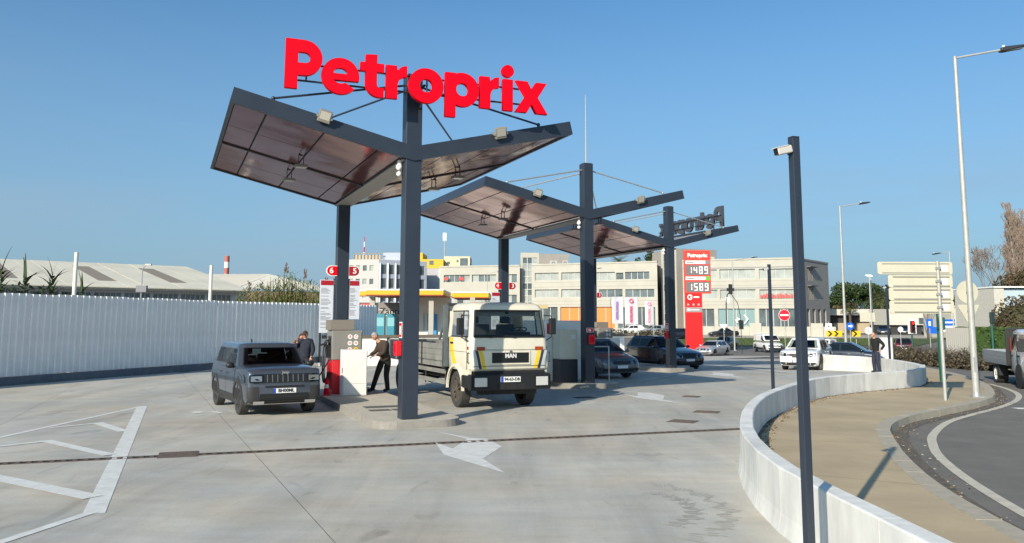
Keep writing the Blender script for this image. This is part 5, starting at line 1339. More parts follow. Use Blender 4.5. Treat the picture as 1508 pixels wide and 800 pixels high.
    for s in 'lr':
        VJ |= {s+'sh': (v(s+'sh'), .078), s+'el': (v(s+'el'), .060), s+'cu': (mid(v(s+'el'), v(s+'wr'), .9), .042)}; EJ += [('che', s+'sh'), (s+'sh', s+'el'), (s+'el', s+'cu')]
    VJ = {k_: (p_, tuple(B*q for q in r_) if hasattr(r_, '__len__') else r_*B*1.04) for k_, (p_, r_) in VJ.items()}
    jb = MB(); addmesh(jb, skinned(VJ, EJ)); jb.obj('jacket', jacket, t, smooth=60)
    VT = {'pel': (v('pel'), (.15, .118)), 'wst': (mid(v('pel'), v('che'), .28), (.14, .11))}; ET = [('pel', 'wst')]
    for s in 'lr':
        VT |= {s+'hip': (v(s+'hip'), .105), s+'kn': (v(s+'kn'), .074), s+'an': (mid(v(s+'kn'), v(s+'an'), 1.0), .062), s+'cuf': (mid(v(s+'kn'), v(s+'an'), 1.1), .064)}; ET += [('pel', s+'hip'), (s+'hip', s+'kn'), (s+'kn', s+'an'), (s+'an', s+'cuf')]
    VT = {k_: (p_, tuple(1.08*q for q in r_) if hasattr(r_, '__len__') else r_*1.15) for k_, (p_, r_) in VT.items()}
    tb = MB(); addmesh(tb, skinned(VT, ET)); tb.obj('trousers', trousers, t, smooth=60)
    for s in 'lr':
        sb = MB(); addmesh(sb, skinned({'h': (tuple(Vector(v(s+'an'))+Vector((0, .02, -.03))), .058), 'm': (mid(v(s+'an'), v(s+'toe'), .6), .055), 't': (v(s+'toe'), .045)}, [('h', 'm'), ('m', 't')])); sb.obj('shoe', shoe, t, smooth=60)
    return t
BROWN = mat('brown jacket', (.045, .029, .021), .85, noise=.15, scale=14); NAVYC = mat('navy cloth', (.014, .018, .034), .85, noise=.2, scale=14)
BLACKC = mat('black knit', (.009, .009, .010), .9, noise=.2, scale=18); JEAN = mat('dark jeans', (.018, .022, .04), .85, noise=.2, scale=18)
HGREY = mat('grey hair', (.33, .31, .29), .9, noise=.3, scale=40); HBR = mat('brown hair', (.05, .03, .02), .9, noise=.3, scale=40)
# man at the payment box: leans to the left over the box, weight on the right foot
JP = dict(pel=(.12, .02, .97), che=(.03, -.06, 1.32), nec=(-.09, -.10, 1.49), head=(-.17, -.14, 1.60), lsh=(.16, -.16, 1.40), rsh=(-.06, .12, 1.40), lel=(.12, -.28, 1.13), rel=(-.18, .12, 1.15),
          lwr=(-.13, -.27, 1.06), rwr=(-.34, .0, 1.05), lhip=(.20, .04, .92), rhip=(.04, -.02, .92), lkn=(.16, -.01, .50), rkn=(-.10, -.03, .52), lan=(.20, .06, .09), ran=(-.24, .03, .09), ltoe=(.08, .0, .04), rtoe=(-.38, -.03, .04))
person('grey haired man in a brown jacket leaning at the white payment box', (-3.80, 24.5, .15), JP, R(-48), R(28), BROWN, BLACKC, HGREY, 'short')
J2 = dict(pel=(0, 0, .98), che=(0, 0, 1.34), nec=(-.01, -.01, 1.54), head=(-.01, -.02, 1.66), lsh=(.19, 0, 1.46), rsh=(-.19, 0, 1.46), lel=(.27, -.05, 1.18), rel=(-.26, -.16, 1.22),
          lwr=(.22, -.14, .96), rwr=(-.20, -.22, 1.45), lhip=(.09, 0, .93), rhip=(-.09, 0, .93), lkn=(.11, -.03, .5), rkn=(-.11, -.03, .5), lan=(.12, .02, .09), ran=(-.12, .02, .09), ltoe=(.14, -.15, .04), rtoe=(-.14, -.15, .04))
person('man in a navy jacket turned away beside the silver boxy car', (-6.53, 26.6, .1), J2, R(150), R(10), NAVYC, NAVYC, HBR, 'short', rz=0)
J4 = {k: (a*.95, b, c*.985) for k, (a, b, c) in J2.items()}
person('dark haired person half hidden behind the man in navy', (-6.80, 27.2, .03), J4, R(60), R(12), mat('dark coat', (.02, .018, .02), .85), BLACKC, HBR, 'short')
J3 = dict(pel=(.02, 0, .97), che=(.0, 0, 1.34), nec=(-.04, -.02, 1.53), head=(-.09, -.04, 1.645), lsh=(.10, -.17, 1.44), rsh=(-.02, .17, 1.44), lel=(.29, -.24, 1.20), rel=(.2, .22, 1.18),
          lwr=(.17, -.14, .98), rwr=(.14, .15, .97), lhip=(.04, -.09, .92), rhip=(.0, .09, .92), lkn=(.03, -.11, .5), rkn=(-.06, .08, .5), lan=(.10, -.11, .09), ran=(-.02, .09, .09), ltoe=(-.05, -.13, .04), rtoe=(-.19, .09, .04))
person('bald man in a black sweater standing with hands on hips', (15.82, 36.6, 0), J3, R(-62), R(6), BLACKC, JEAN, SKIN, 'bald')
# ------------------------------------------------------------------ price pylon, banners
PRED = mat('pylon red', (.70, .012, .012), .4)
t = thing('price_pylon', 'tall red fuel price pylon with white digits', 'price sign', (17.65, 85, -.95), 0)
m = MB(); m.b2(0, 1.72, 0, .35, 0, 6.1); m.obj('lower_panel', PRED, t, bevel=.02)
m = MB(); m.b2(-.02, 2.66, -.02, .37, 6.0, 10.4); m.obj('upper_panel', mat('pylon head red', (.72, .05, .03), .45), t, bevel=.02)
text('Petroprix', .52, WHITE, t, (1.32, -.03, 9.87), ext=.01, off=.022)
for z, c, nm in ((9.18, INKG, 'diesel'), (7.54, mat('price green', (.12, .42, .04), .5), 'petrol')):
    m = MB(); m.b2(.08, 2.12, -.04, -.02, z-.17, z+.17); q = m.obj('name_strip', WHITE, t)
    m = MB(); m.b2(.2, .95, -.046, -.04, z-.06, z+.06); m.b2(1.05, 1.5, -.046, -.04, z-.03, z+.03); m.b2(1.56, 1.95, -.046, -.04, z-.03, z+.03); m.obj('printed_lines', INKG, q)
    m = MB(); m.b2(2.14, 2.56, -.04, -.02, z-.2, z+.2); m.obj('fuel_mark', c, t)
SEG = {'1': 'bc', '4': 'fgbc', '8': 'abcdefg', '9': 'abcdfg', '5': 'afgcd'}
for z, s in ((8.37, '1489'), (6.66, '1589')):
    m = MB(); m.b2(.12, 2.56, -.04, -.02, z-.52, z+.52); q = m.obj('display_panel', mat('display grey', (.16, .14, .14), .5), t)
    for i, ch in enumerate(s):
        m = MB(); x, w, h, k = .38+i*.55, .34, .74, .075; x0, x1, zb, zm, zt = x, x+w, z-h/2, z, z+h/2
        R_ = {'a': (x0, x1, zt-k, zt), 'd': (x0, x1, zb, zb+k), 'g': (x0, x1, zm-k/2, zm+k/2), 'f': (x0, x0+k, zm+k/2+.005, zt-k-.005), 'b': (x1-k, x1, zm+k/2+.005, zt-k-.005), 'e': (x0, x0+k, zb+k+.005, zm-k/2-.005), 'c': (x1-k, x1, zb+k+.005, zm-k/2-.005)}
        for c in SEG[ch]: a = R_[c]; m.b2(a[0], a[1], -.05, -.04, a[2], a[3])
        m.obj('digit', LED, q)
m = MB(); m.lathe([(.17, -.012), (.27, -.012), (.27, 0), (.17, 0)], 24, axis='Y', closed=True); m.b2(.0, .27, -.012, 0, -.045, .045); q = m.obj('round_logo', WHITE, t, loc=(.48, -.005, 5.62))
m = MB(); m.b2(.85, 1.42, -.014, 0, 5.56, 5.70); m.obj('logo_word', WHITE, t)
for x in (.28, .83, 1.35):
    m = MB(); m.prism_xz([(x-.12, 4.78), (x+.12, 4.78), (x+.06, 4.98), (x-.06, 4.98)], -.012, 0); m.obj('pictogram', mat('pale red print', (.75, .35, .32), .5), t)
m = MB(); m.b2(.03, 1.69, -.014, 0, 4.1, 4.6); q = m.obj('grey_strip', mat('strip grey', (.28, .25, .25), .5), t)
m = MB(); m.b2(.2, .5, -.02, -.014, 4.25, 4.45); m.b2(.6, 1.4, -.02, -.014, 4.3, 4.4); m.obj('printed_lines', WHITE, q)['kind'] = 'stuff'
BANW = mat('banner cloth', (.58, .54, .58), .8); BINK = [mat('banner violet', (.25, .12, .42), .7), mat('banner crimson', (.62, .03, .12), .7), mat('banner rose', (.6, .12, .22), .7)]
for i, (x, y, w, z0, z1, l) in enumerate([(7.42, 62, .80, 2.05, 4.0, 'left white banner with violet vertical lettering'), (7.85, 58, .86, 2.0, 3.85, 'middle white banner with crimson lettering and a round emblem'), (10.2, 64, .62, 1.95, 3.75, 'narrow right banner with rose lettering')]):
    t = thing('banner_flag', l, 'banner', (x, y, gz(y)), 0, 'banners beyond the farthest island'); g0 = gz(y)
    m = MB(); m.tube((w+.02, 0, 0), (w+.02, 0, z1+.1-g0), .03, .02, 8); m.tube((w+.02, 0, z1+.05-g0), (0, 0, z1+.03-g0), .015); m.obj('pole', GALVW, t, smooth=40)
    m = MB(); nn = 10
    for k in range(nn):
        a, b = k/nn, (k+1)/nn; f = lambda u: .05*math.sin(u*5+i)
        m.quad((w*(1-a), f(a), z0-g0), (w*(1-b), f(b), z0-g0), (w*(1-b), f(b), z1-g0), (w*(1-a), f(a), z1-g0))
    c = m.obj('cloth', BANW, t, smooth=60)
    tx = text('PETROPRIX', .26 if i == 0 else .22, BINK[i], c, (w/2, -.065, (z0+z1)/2-g0-(.22 if i else 0)), (math.pi/2, -math.pi/2, 0), ext=.002, off=.008, name='lettering')
    if i:
        m = MB(); m.lathe([(.09, -.004), (.15, -.004), (.15, 0), (.09, 0)], 18, axis='Y', closed=True); m.obj('emblem', BINK[i], c, loc=(w/2, -.07, z1-.24-g0))

# ------------------------------------------------------------------ signs and lights beyond
def sign_pole(label, x, y, h, name='road_sign', cat='road sign', r=.03, m_=GALVW, z=None):
    t = thing(name, label, cat, (x, y, gz(y) if z is None else z)); q = MB(); q.tube((0, .04, 0), (0, .04, h), r, n=8); q.obj('pole', m_, t, smooth=40); return t
def disc(t, z, r, m_, name='plate', y=0, n=24):
    q = MB(); q.lathe([(0, y), (r, y), (r, y+.02), (0, y+.02)], n, axis='Y'); return q.obj(name, m_, t, loc=(0, 0, z))
t = sign_pole('round red no entry sign with a white bar', 28.65, 88, 5.0, 'no_entry_sign'); disc(t, 3.85, .60, WHITE, 'rim'); d_ = disc(t, 3.85, .565, mat('no entry red', (.62, .01, .03), .45), 'plate', -.012)
m = MB(); m.b2(-.44, .44, -.02, -.012, -.085, .085); m.obj('white_bar', WHITE, d_)
t = sign_pole('round sign back with a dark stripe left of the distant parked cars', 31.9, 75, 2.6); disc(t, 2.35, .33, WHITE); m = MB(); m.b2(-.03, .03, -.01, 0, 2.1, 2.6); m.obj('stripe', INKG, t)
m = MB(); m.b2(-.7, .65, .02, .05, 3.15, 3.95); m.obj('rectangular_plate', CRE, t)
t = sign_pole('small round white sign left of the red traffic light', 34.3, 74, 2.6); disc(t, 2.45, .24, WHITE)
t = sign_pole('small white square sign behind the second street lamp', 31.0, 82, 3.2); m = MB(); m.b2(-.32, .32, 0, .02, 2.4, 3.0); m.obj('plate', WHITE, t); m = MB(); m.b2(-.08, .08, -.008, 0, 2.6, 2.8); m.obj('mark', INKG, t)
t = sign_pole('blue round arrow sign above yellow chevron boards', 32.3, 80, 3.0); disc(t, 2.75, .36, BLUE)
m = MB(); m.prism_xz([(-.2, 2.68), (.05, 2.68), (.05, 2.58), (.24, 2.75), (.05, 2.92), (.05, 2.82), (-.2, 2.82)], -.012, -.002); m.obj('white_arrow', WHITE, t)
for x, l in ((30.9, 'left yellow and black chevron board'), (33.0, 'right yellow and black chevron board')):
    t = sign_pole(l, x, 80.4, 1.5, 'chevron_board'); m = MB(); w = .75 if x < 32 else .4; m.b2(-w, w, 0, .03, 1.75, 2.3); q = m.obj('plate', YEL, t)
    for c in ([-.45, .15] if x < 32 else [-.15]):
        m = MB(); m.prism_xz([(c-.2, 1.77), (c, 1.77), (c+.28, 2.02), (c, 2.28), (c-.2, 2.28), (c+.06, 2.02)], -.01, -.002); m.obj('chevron', INK, q)
for x, y, l in ((32.2, 75, 'thin white mast left of the man in black'), (32.75, 76, 'thin white mast rising just right of the other thin mast')):
    t = thing('floodlight_mast', l, 'mast', (x, y, gz(y))); m = MB(); m.tube((0, 0, 0), (0, 0, 7.3), .07, .045, 8); m.obj('pole', GALVW, t, smooth=40)
    m = MB(); m.b2(-.35, .15, -.1, .1, 7.25, 7.36); m.obj('lamp_head', WHITE, t)
def signal(label, x, y, zc, lit, back, pole, ph, r=.06):
    t = thing('traffic_light', label, 'traffic light', (x, y, gz(y))); g0 = gz(y)
    q = MB(); q.tube((0, .1, 0), (0, .1, ph-g0), r, n=10); q.obj('pole', pole, t, smooth=40)
    h = MB(); hh = .22 if r == .09 else .42; hw_ = .11 if r == .09 else .16; h.b2(-hw_, hw_, -.12, .1, zc-hh-g0, zc+hh-g0); c = h.obj('housing', back, t, bevel=.03)
    if lit:
        b = MB(); b.b2(-.30, .30, -.0, .02, zc-.50-g0, zc+.50-g0); b.obj('backboard', WHITE, t)
        for k, mm in enumerate((mat('lit red lamp', (1, .02, .01), .4, emit=1.6), BLKP, BLKP)):
            z = zc+.26-.26*k-g0; l = MB(); l.lathe([(0, -.135), (.1, -.13), (.1, -.12)], 16, axis='Y'); l.obj('lamp', mm, c, loc=(0, 0, z))
            v = MB(); v.lathe([(.115, -.12), (.115, -.26)], 16, axis='Y'); v.obj('visor', BLKP, c, loc=(0, 0, z))
GRN = mat('green post paint', (.012, .085, .06), .5)
signal('red traffic light on a dark post behind the brown hedge', 28.65, 60, 1.87, True, mat('signal red housing', (.12, .01, .01), .5), GRN, 1.5)
signal('dark green signal post just behind the direction sign pole', 15.15, 29.6, 2.15, False, GRN, GRN, 2.5, .09)
signal('dark signal on a green post in front of the trimmed hedge', 37.85, 66, 2.55, False, mat('signal dark', (.012, .03, .03), .5), GRN, 3.0, .1)
t = sign_pole('yellow roadworks triangle over a yellow plate', 39.6, 75, 2.3); m = MB(); m.prism_xz([(-.48, 1.55), (.48, 1.55), (0, 2.35)], 0, .02); m.obj('triangle', YEL, t); m = MB(); m.b2(-.3, .3, 0, .02, .85, 1.5); m.obj('plate', YEL, t)
m = MB(); m.prism_xz([(-.2, 1.65), (.2, 1.65), (0, 2.05)], -.008, -.002); m.obj('pictogram', RED, t)
t = sign_pole('white and blue panel sign above the roadworks triangle', 40.1, 76, 3.4); m = MB(); m.b2(-1.05, .1, 0, .02, 2.85, 3.4); p = m.obj('upper_plate', BLUE, t); m = MB(); m.b2(-1.05, .1, 0, .02, 2.3, 2.8); m.obj('lower_plate', WHITE, t)
m = MB(); m.b2(-1.0, .05, -.006, 0, 3.05, 3.2); m.obj('white_line', WHITE, p)
t = sign_pole('blue double sign with white marks left of the green post', 37.4, 75, 3.4); m = MB(); m.b2(-.3, .3, 0, .02, 2.6, 3.4); p = m.obj('plate', BLUE, t); m = MB(); m.b2(-.1, .1, -.006, 0, 2.8, 3.2); m.obj('mark', WHITE, p); m = MB(); m.b2(-.1, 1.2, 0.03, .05, 2.1, 2.7); m.obj('lower_plate', BLUE, t)
t = sign_pole('slim orange marker post by the blue signs', 37.9, 74.5, 1.9, 'marker_post', 'post'); m = MB(); m.b2(-.12, .12, 0, .03, 1.5, 1.9); m.obj('plate', mat('marker orange', (.7, .18, .05), .6), t)
# pole cluster right of the pylon: signal arm and lamp
t = thing('traffic_light', 'dark signal on a curved arm right of the price pylon', 'traffic light', (22.0, 84, gz(84)))
m = MB(); m.path([(-.5, 0, 0), (-.45, 0, 5.2), (-.3, 0, 5.9), (.05, 0, 6.15)], .06, 8); m.path([(.0, 0, 6.0), (.7, 0, 5.0), (.95, 0, 3.6), (1.0, 0, 0)], .035, 8); m.obj('pole', ANTHD, t, smooth=40)
m = MB(); m.b2(-.15, .2, -.1, .1, 5.9, 6.9); m.b2(-.35, .38, -.08, .08, 6.2, 6.5); m.obj('housing', BLKP, t); m = MB(); m.b2(.8, 1.2, -.1, .1, 2.4, 3.3); m.obj('lower_housing', BLKP, t)
m = MB(); m.b2(-.5, -.1, -.04, -.01, 5.1, 5.6); m.obj('white_plate', WHITE, t)
t = sign_pole('white arrow sign on a pole above the blue saloon', 21.0, 83, 2.7); m = MB(); m.prism_xz([(-.45, 2.9), (.1, 2.3), (.1, 2.6), (.3, 2.6), (.3, 2.9)], 0, .02); m.obj('plate', WHITE, t)
for x, y, h, arm, l in ((12.3, 135, 10.3, 1.6, 'thin lamp post in front of the cream offices, left of the middle column'), (-4.0, 136, 9.8, 1.6, 'thin lamp post in front of the left cream office block'), (36.9, 70, 8.9, -1.4, 'pale double lamp post above the direction signs')):
    lamp(x, y, h, arm, 0, l, r0=.06, r1=.04)

# ------------------------------------------------------------------ buildings
CLAD = mat('cream cladding', (.42, .40, .345), .75, noise=.07, scale=.6, world=True); CLADSH = mat('shaded cream cladding', (.29, .265, .24), .75, noise=.08, scale=.8, world=True)  # the greyer one is the cream with the unlit sides' shade painted in
WFR = mat('window frame', (.42, .42, .40), .5); ORG = mat('orange shopfront', (.75, .20, .03), .5)
def facade(t, p0, p1, z0, z1, rects, wm, gm=WIN, dep=.35, thick=.4, name='wall'):
    """wall from p0 to p1 (world xy) with real recessed openings; rects: (u0,u1,z0,z1,panes[,glass])"""
    a, b = Vector(p0), Vector(p1); d = b-a; L = d.length; d.normalize(); n = Vector((d.y, -d.x))
    P = lambda u, w, z: (a.x+d.x*u+n.x*w, a.y+d.y*u+n.y*w, z)
    us = sorted({0, L}|{r[0] for r in rects}|{r[1] for r in rects}); zs = sorted({z0, z1}|{r[2] for r in rects}|{r[3] for r in rects})
    m = MB()
    for i in range(len(us)-1):
        for j in range(len(zs)-1):
            cu, cz = (us[i]+us[i+1])/2, (zs[j]+zs[j+1])/2
            if any(r[0] < cu < r[1] and r[2] < cz < r[3] for r in rects): continue
            m.quad(P(us[i], 0, zs[j]), P(us[i+1], 0, zs[j]), P(us[i+1], 0, zs[j+1]), P(us[i], 0, zs[j+1]))
    for r in rects:
        u0, u1, a0, a1 = r[:4]
        m.quad(P(u0, 0, a0), P(u0, -dep, a0), P(u0, -dep, a1), P(u0, 0, a1)); m.quad(P(u1, -dep, a0), P(u1, 0, a0), P(u1, 0, a1), P(u1, -dep, a1))
        m.quad(P(u0, -dep, a1), P(u1, -dep, a1), P(u1, 0, a1), P(u0, 0, a1)); m.quad(P(u0, 0, a0), P(u1, 0, a0), P(u1, -dep, a0), P(u0, -dep, a0))
    me = m.mesh(name, wm); link(name, me, t)
    for r in rects:
        u0, u1, a0, a1, np_ = r[:5]; gl = r[5] if len(r) > 5 else gm
        fr = MB()
        for k in range(np_):
            v0, v1 = u0+(u1-u0)*k/np_, u0+(u1-u0)*(k+1)/np_
            w = MB(); e = random.uniform(-.03, .03); w.quad(P(v0, -dep+.02, a0), P(v1, -dep+.02+e*.3, a0), P(v1, -dep+.02+e*.3, a1), P(v0, -dep+.02, a1)); wo = link('window', w.mesh('window', random.choice(gl) if isinstance(gl, list) else gl), t)
            f = MB(); e = .06
            for (q0, q1, y0, y1) in ((v0, v0+e, a0, a1), (v1-e, v1, a0, a1), (v0+e, v1-e, a0, a0+e), (v0+e, v1-e, a1-e, a1)):
                f.add([P(q0, -dep+.10, y0), P(q1, -dep+.10, y0), P(q1, -dep+.10, y1), P(q0, -dep+.10, y1), P(q0, -dep, y0), P(q1, -dep, y0), P(q1, -dep, y1), P(q0, -dep, y1)], [(0, 1, 2, 3), (4, 0, 3, 7), (1, 5, 6, 2), (0, 4, 5, 1), (3, 2, 6, 7)])
            link('frame', f.mesh('frame', WFR), wo)
def shell(t, pts, z0, z1, m_, name='mass'):
    q = MB(); q.prism(pts, z0, z1); return q.obj(name, m_, t)
def coping(t, p0, p1, z, w=.5, h=.25, m_=CLAD):
    a, b = Vector(p0), Vector(p1); d = (b-a).normalized(); n = Vector((d.y, -d.x)); q = MB(); q.prism([tuple(a+n*.1), tuple(a-n*w), tuple(b-n*w), tuple(b+n*.1)], z, z+h); q.obj('coping', m_, t)
W2 = [WIN, WINP, WINP]
# block A
t = thing('office_block', 'left cream office block behind the yellow canopy', 'building', (0, 0, 0)); A0, A1 = (-13.5, 156), (1.45, 152)
facade(t, A0, A1, -1, 12.2, [(.8, 5.9, 9.4, 10.75, 5, W2), (6.3, 11, 9.4, 10.75, 4, W2), (11.6, 14.9, 9.2, 10.75, 3, W2), (11.6, 14.9, 5.0, 7.0, 3, W2), (.8, 5.9, 5.4, 6.8, 4, W2), (6.3, 11, 5.4, 6.8, 4, W2)], CLAD)
shell(t, [(-13.2, 156.6), (1.2, 152.7), (3.0, 163), (-11, 168)], -1, 12.0, CLADSH); coping(t, A0, A1, 12.2)
for x, w in ((-12.6, .7), (-9.9, .9)):
    m = MB(); m.b2(x, x+w, 155.1, 155.2, 9.75, 10.3); m.obj('red_lettering_panel', mat('faded red sign', (.55, .08, .07), .6), t)
# stair tower 1
def tower(label, x0, x1, y, z1, back_x, back_y, zb):
    t = thing('stair_tower', label, 'building', (0, 0, 0))
    m = MB(); m.b2(x0, x1, y, y+.4, z1-.9, z1); m.b2(x0, x0+.35, y, y+.4, -1, z1-.9); m.b2(x1-.35, x1, y, y+.4, -1, z1-.9); m.obj('frame_wall', CLAD, t)
    nz = int((z1-2)/1.15); nx = max(2, int((x1-x0)/1.1))
    for i in range(nx):
        for j in range(nz):
            ux0, ux1 = x0+.35+(x1-x0-.7)*i/nx, x0+.35+(x1-x0-.7)*(i+1)/nx; za = 1.0+(z1-1.9)*j/nz; zc = 1.0+(z1-1.9)*(j+1)/nz
            w = MB(); w.quad((ux0, y+.15, za), (ux1, y+.15, za), (ux1, y+.15, zc), (ux0, y+.15, zc)); wo = link('glass_pane', w.mesh('glass_pane', random.choice(W2)), t)
            f = MB(); f.b2(ux0-.05, ux0+.05, y+.02, y+.14, za, zc); f.b2(ux0+.05, ux1-.05, y+.02, y+.14, za-.05, za+.05); f.obj('mullion', mat('mullion white', (.62, .62, .58), .5), wo)
    m = MB(); m.prism([(x1, y+.01), (back_x, back_y), (back_x-2, back_y+8), (x0, y+9)], -1, zb); m.obj('side_wall', CLADSH, t)
    return t
tower('glazed stair tower between the cream office blocks', 1.6, 5.0, 153.6, 14.8, 10.6, 154.2, 14.6)
# block B
t = thing('office_block', 'middle cream office block with orange shopfront behind the columns', 'building', (0, 0, 0)); B0, B1 = (3.55, 149), (24.45, 140)
L = (Vector(B1)-Vector(B0)).length
facade(t, B0, B1, .0, 12.1, [(.6, 5.1, 9.4, 10.75, 3, WINP), (5.6, 10.6, 9.4, 10.75, 4, WINP), (11.2, 15.4, 9.2, 10.65, 3, WINP), (15.6, 16.9, 9.3, 10.5, 1, WIN), (17.2, 21.4, 9.3, 10.6, 4, WIN),
    (.6, 5.1, 6.4, 7.8, 4, WINP), (5.6, 10.6, 6.4, 7.8, 4, WINP), (12.5, 16.7, 6.3, 7.7, 3, WIN), (17.2, 22.2, 6.25, 7.65, 4, WIN),
    (.6, 4.9, 1.2, 4.7, 3, WIN), (5.4, 15.3, 1.0, 4.7, 6, ORG), (15.8, 18.4, 1, 4.6, 2, WIN), (18.8, 22.3, 1, 4.6, 3, WIN)], CLAD)
shell(t, [(3.7, 149.6), (24.1, 140.7), (28, 152), (7, 160)], 0, 11.9, CLADSH); coping(t, B0, B1, 12.1)
for z in (9.0, 8.2, 5.7, 5.1):
    a, b = Vector(B0), Vector(B1); d = (b-a).normalized(); n = Vector((d.y, -d.x)); m = MB(); q0, q1 = a+d*.02+n*.012, b-d*.02+n*.012
    m.prism([tuple(q0), tuple(q0-n*.01), tuple(q1-n*.01), tuple(q1)], z, z+.05); m.obj('cladding_joint', CLADSH, t)
tower('second glazed stair tower behind the farthest column', 25.6, 28.2, 142.5, 14.5, 36.0, 146, 14.7)
# block C
t = thing('office_block', 'cream three storey office block right of the red pylon', 'building', (0, 0, 0)); Cc0, Cc1, Cc2 = (28.4, 138.4), (45.2, 132), (54.75, 144)
L = (Vector(Cc1)-Vector(Cc0)).length
facade(t, Cc0, Cc1, -.1, 12.15, [(1.0, 5.6, 9.1, 10.7, 3, WINP), (6.0, 11.6, 9.1, 10.7, 4, WINP), (12.2, 17.4, 9.05, 10.65, 4, WINP), (1.0, 5.6, 5.9, 7.4, 3, WINP), (6.0, 11.6, 5.9, 7.4, 4, WINP), (12.2, 17.4, 5.85, 7.35, 4, WINP),
    (1.0, 5.0, 1.2, 4.3, 3, WIN), (5.6, 11.4, 1.2, 4.3, 4, mat('teal glazing', (.20, .30, .31), .1, spec=.8)), (12.0, 17.5, .6, 4.3, 5, WIN)], CLAD)
facade(t, Cc1, Cc2, -.1, 12.15, [(5.0+i*.62, 5.32+i*.62, 8.9, 10.9, 1, WINP) for i in range(4)]+[(5.0+i*.62, 5.32+i*.62, 5.8, 7.8, 1, WINP) for i in range(4)]+[(1.2+i*2.7, 2.6+i*2.7, .8, 4.3, 1, WIN) for i in range(5)], CLADSH)
shell(t, [(28.6, 139), (45.1, 132.8), (54.2, 144), (40, 152)], -.1, 11.95, CLADSH); coping(t, Cc0, Cc1, 12.15); coping(t, Cc1, Cc2, 12.15, m_=CLADSH)
a, b = Vector(Cc1), Vector(Cc2); d = (b-a).normalized(); n = Vector((d.y, -d.x))
for z in (11.1, 8.0):
    q = a+d*4.6; r_ = a+d*8.0; m = MB(); m.prism([tuple(q), tuple(q+n*.7), tuple(r_+n*.7), tuple(r_)], z, z+.15); m.obj('window_hood', mat('hood dark', (.12, .12, .12), .6), t)
a, b = Vector(Cc0), Vector(Cc1); d = (b-a).normalized(); n = Vector((d.y, -d.x))
for z, w in ((10.85, 0), (7.55, 0), (8.7, 1), (8.0, 1), (5.4, 1), (4.9, 1)):
    q0, q1 = a+d*.02+n*.012, b-d*.02+n*.012; m = MB(); m.prism([tuple(q0), tuple(q0-n*.01), tuple(q1-n*.01), tuple(q1)], z, z+(.05 if w else .14)); m.obj('cladding_joint' if w else 'lintel_shadow_line', CLADSH if w else INKG, t)  # thick dark strips over the windows paint the lintels' shadow; thin ones are joints
q0 = a+d*12.3+n*.02; m = MB()
for i in range(12):
    p = q0+d*(i*.42); h = .5+.35*((i*7) % 5)/5; m.prism([tuple(p), tuple(p+n*-.01), tuple(p+d*.32-n*.01), tuple(p+d*.32)], 5.95, 5.95+h)
m.obj('red_lettering_strip', mat('faded red sign', (.55, .08, .07), .6), t)
q0 = a+d*9.6+n*.02; m = MB(); mk = lambda u, z: ((q0+d*u).x, (q0+d*u).y-.03, z)
for pts in ([(0, 3.3), (.5, 2.6), (0, 1.9), (.25, 1.9), (.75, 2.6), (.25, 3.3)], [(-1.0, 2.9), (-.5, 2.6), (-1.1, 2.3)], [(-1.4, 2.7), (-1.1, 2.0), (-.9, 2.1)]): m.add([mk(*p) for p in pts], [tuple(range(len(pts)))])
m.obj('window_emblem', WHITE, t)
t = thing('garden_wall', 'low cream garden wall in front of the cream office block', 'wall')
for i in range(12):
    p0 = Vector((27.5, 128.5))+Vector((.93, -.33))*i*1.75; p1 = p0+Vector((.93, -.33))*1.7; m = MB(); m.prism([tuple(p0), tuple(p1), tuple(p1+Vector((.1, .3))), tuple(p0+Vector((.1, .3)))], -.1, 1.5 if i % 5 else 2.0); m.obj('wall_panel', CLAD, t)
# modular white building, yellow and grey blocks
t = thing('modular_building', 'white modular office block with square windows behind the yellow canopy', 'building'); MW = mat('modular white', (.46, .45, .43), .6); MSH = mat('modular white shaded', (.40, .43, .50), .6)  # second tone: the white walls with shade painted into the colour
D0, D1, D2 = (-35.5, 170.5), (-27.2, 170), (-18.0, 176)
facade(t, D0, D1, -1, 14.7, [(.9+i*1.4-.1, 1.75+i*1.4-.1, z, z+1.15, 1, [WIN, WINP]) for i in range(5) for z in (12.35, 9.6, 6.85)], MW, dep=.2)
facade(t, D1, D2, -1, 14.7, [(.5+i*1.75, 1.75+i*1.75, z, z+2.0, 1, [WIN]) for i in range(6) for z in (11.7, 8.9, 6.1)], MSH, dep=.15)
for i in range(6):
    m = MB(); p = Vector(D1)+(Vector(D2)-Vector(D1)).normalized()*(.35+i*1.75); m.b2(p.x-.1, p.x+.1, p.y-.35, p.y-.0, 6, 14); m.obj('white_fin', WHITE, t)
shell(t, [(-35.3, 171), (-27.3, 170.6), (-18.4, 176.4), (-27, 186)], -1, 14.6, MSH); m = MB()
for i in range(9): m.b2(-33+i*.7, -32.9+i*.7, 173, 173.1, 14.6, 16.2)
m.b2(-33, -27, 173, 173.08, 16.1, 16.25); m.obj('roof_railing', mat('terrace brown', (.30, .24, .18), .7), t)
m = MB(); m.b2(-33, -27.5, 173.3, 173.5, 14.6, 15.9); m.obj('terrace_screen', mat('terrace beige', (.42, .36, .28), .7), t)
m = MB(); m.b2(-27, -21, 174, 176, 14.6, 16.4); m.obj('roof_plant', MSH, t)
t = thing('mast', 'red and white striped mast on the modular building', 'mast', (-31, 174, 14.6))
for i in range(4): m = MB(); m.tube((0, 0, .8+i*1.1), (0, 0, .8+(i+1)*1.1), .14-.02*i, n=8); m.obj('band', RED if i % 2 else WHITE, t)
m = MB(); m.tube((0, 0, 0), (0, 0, .8), .12, n=8); m.obj('foot', GALVW, t)
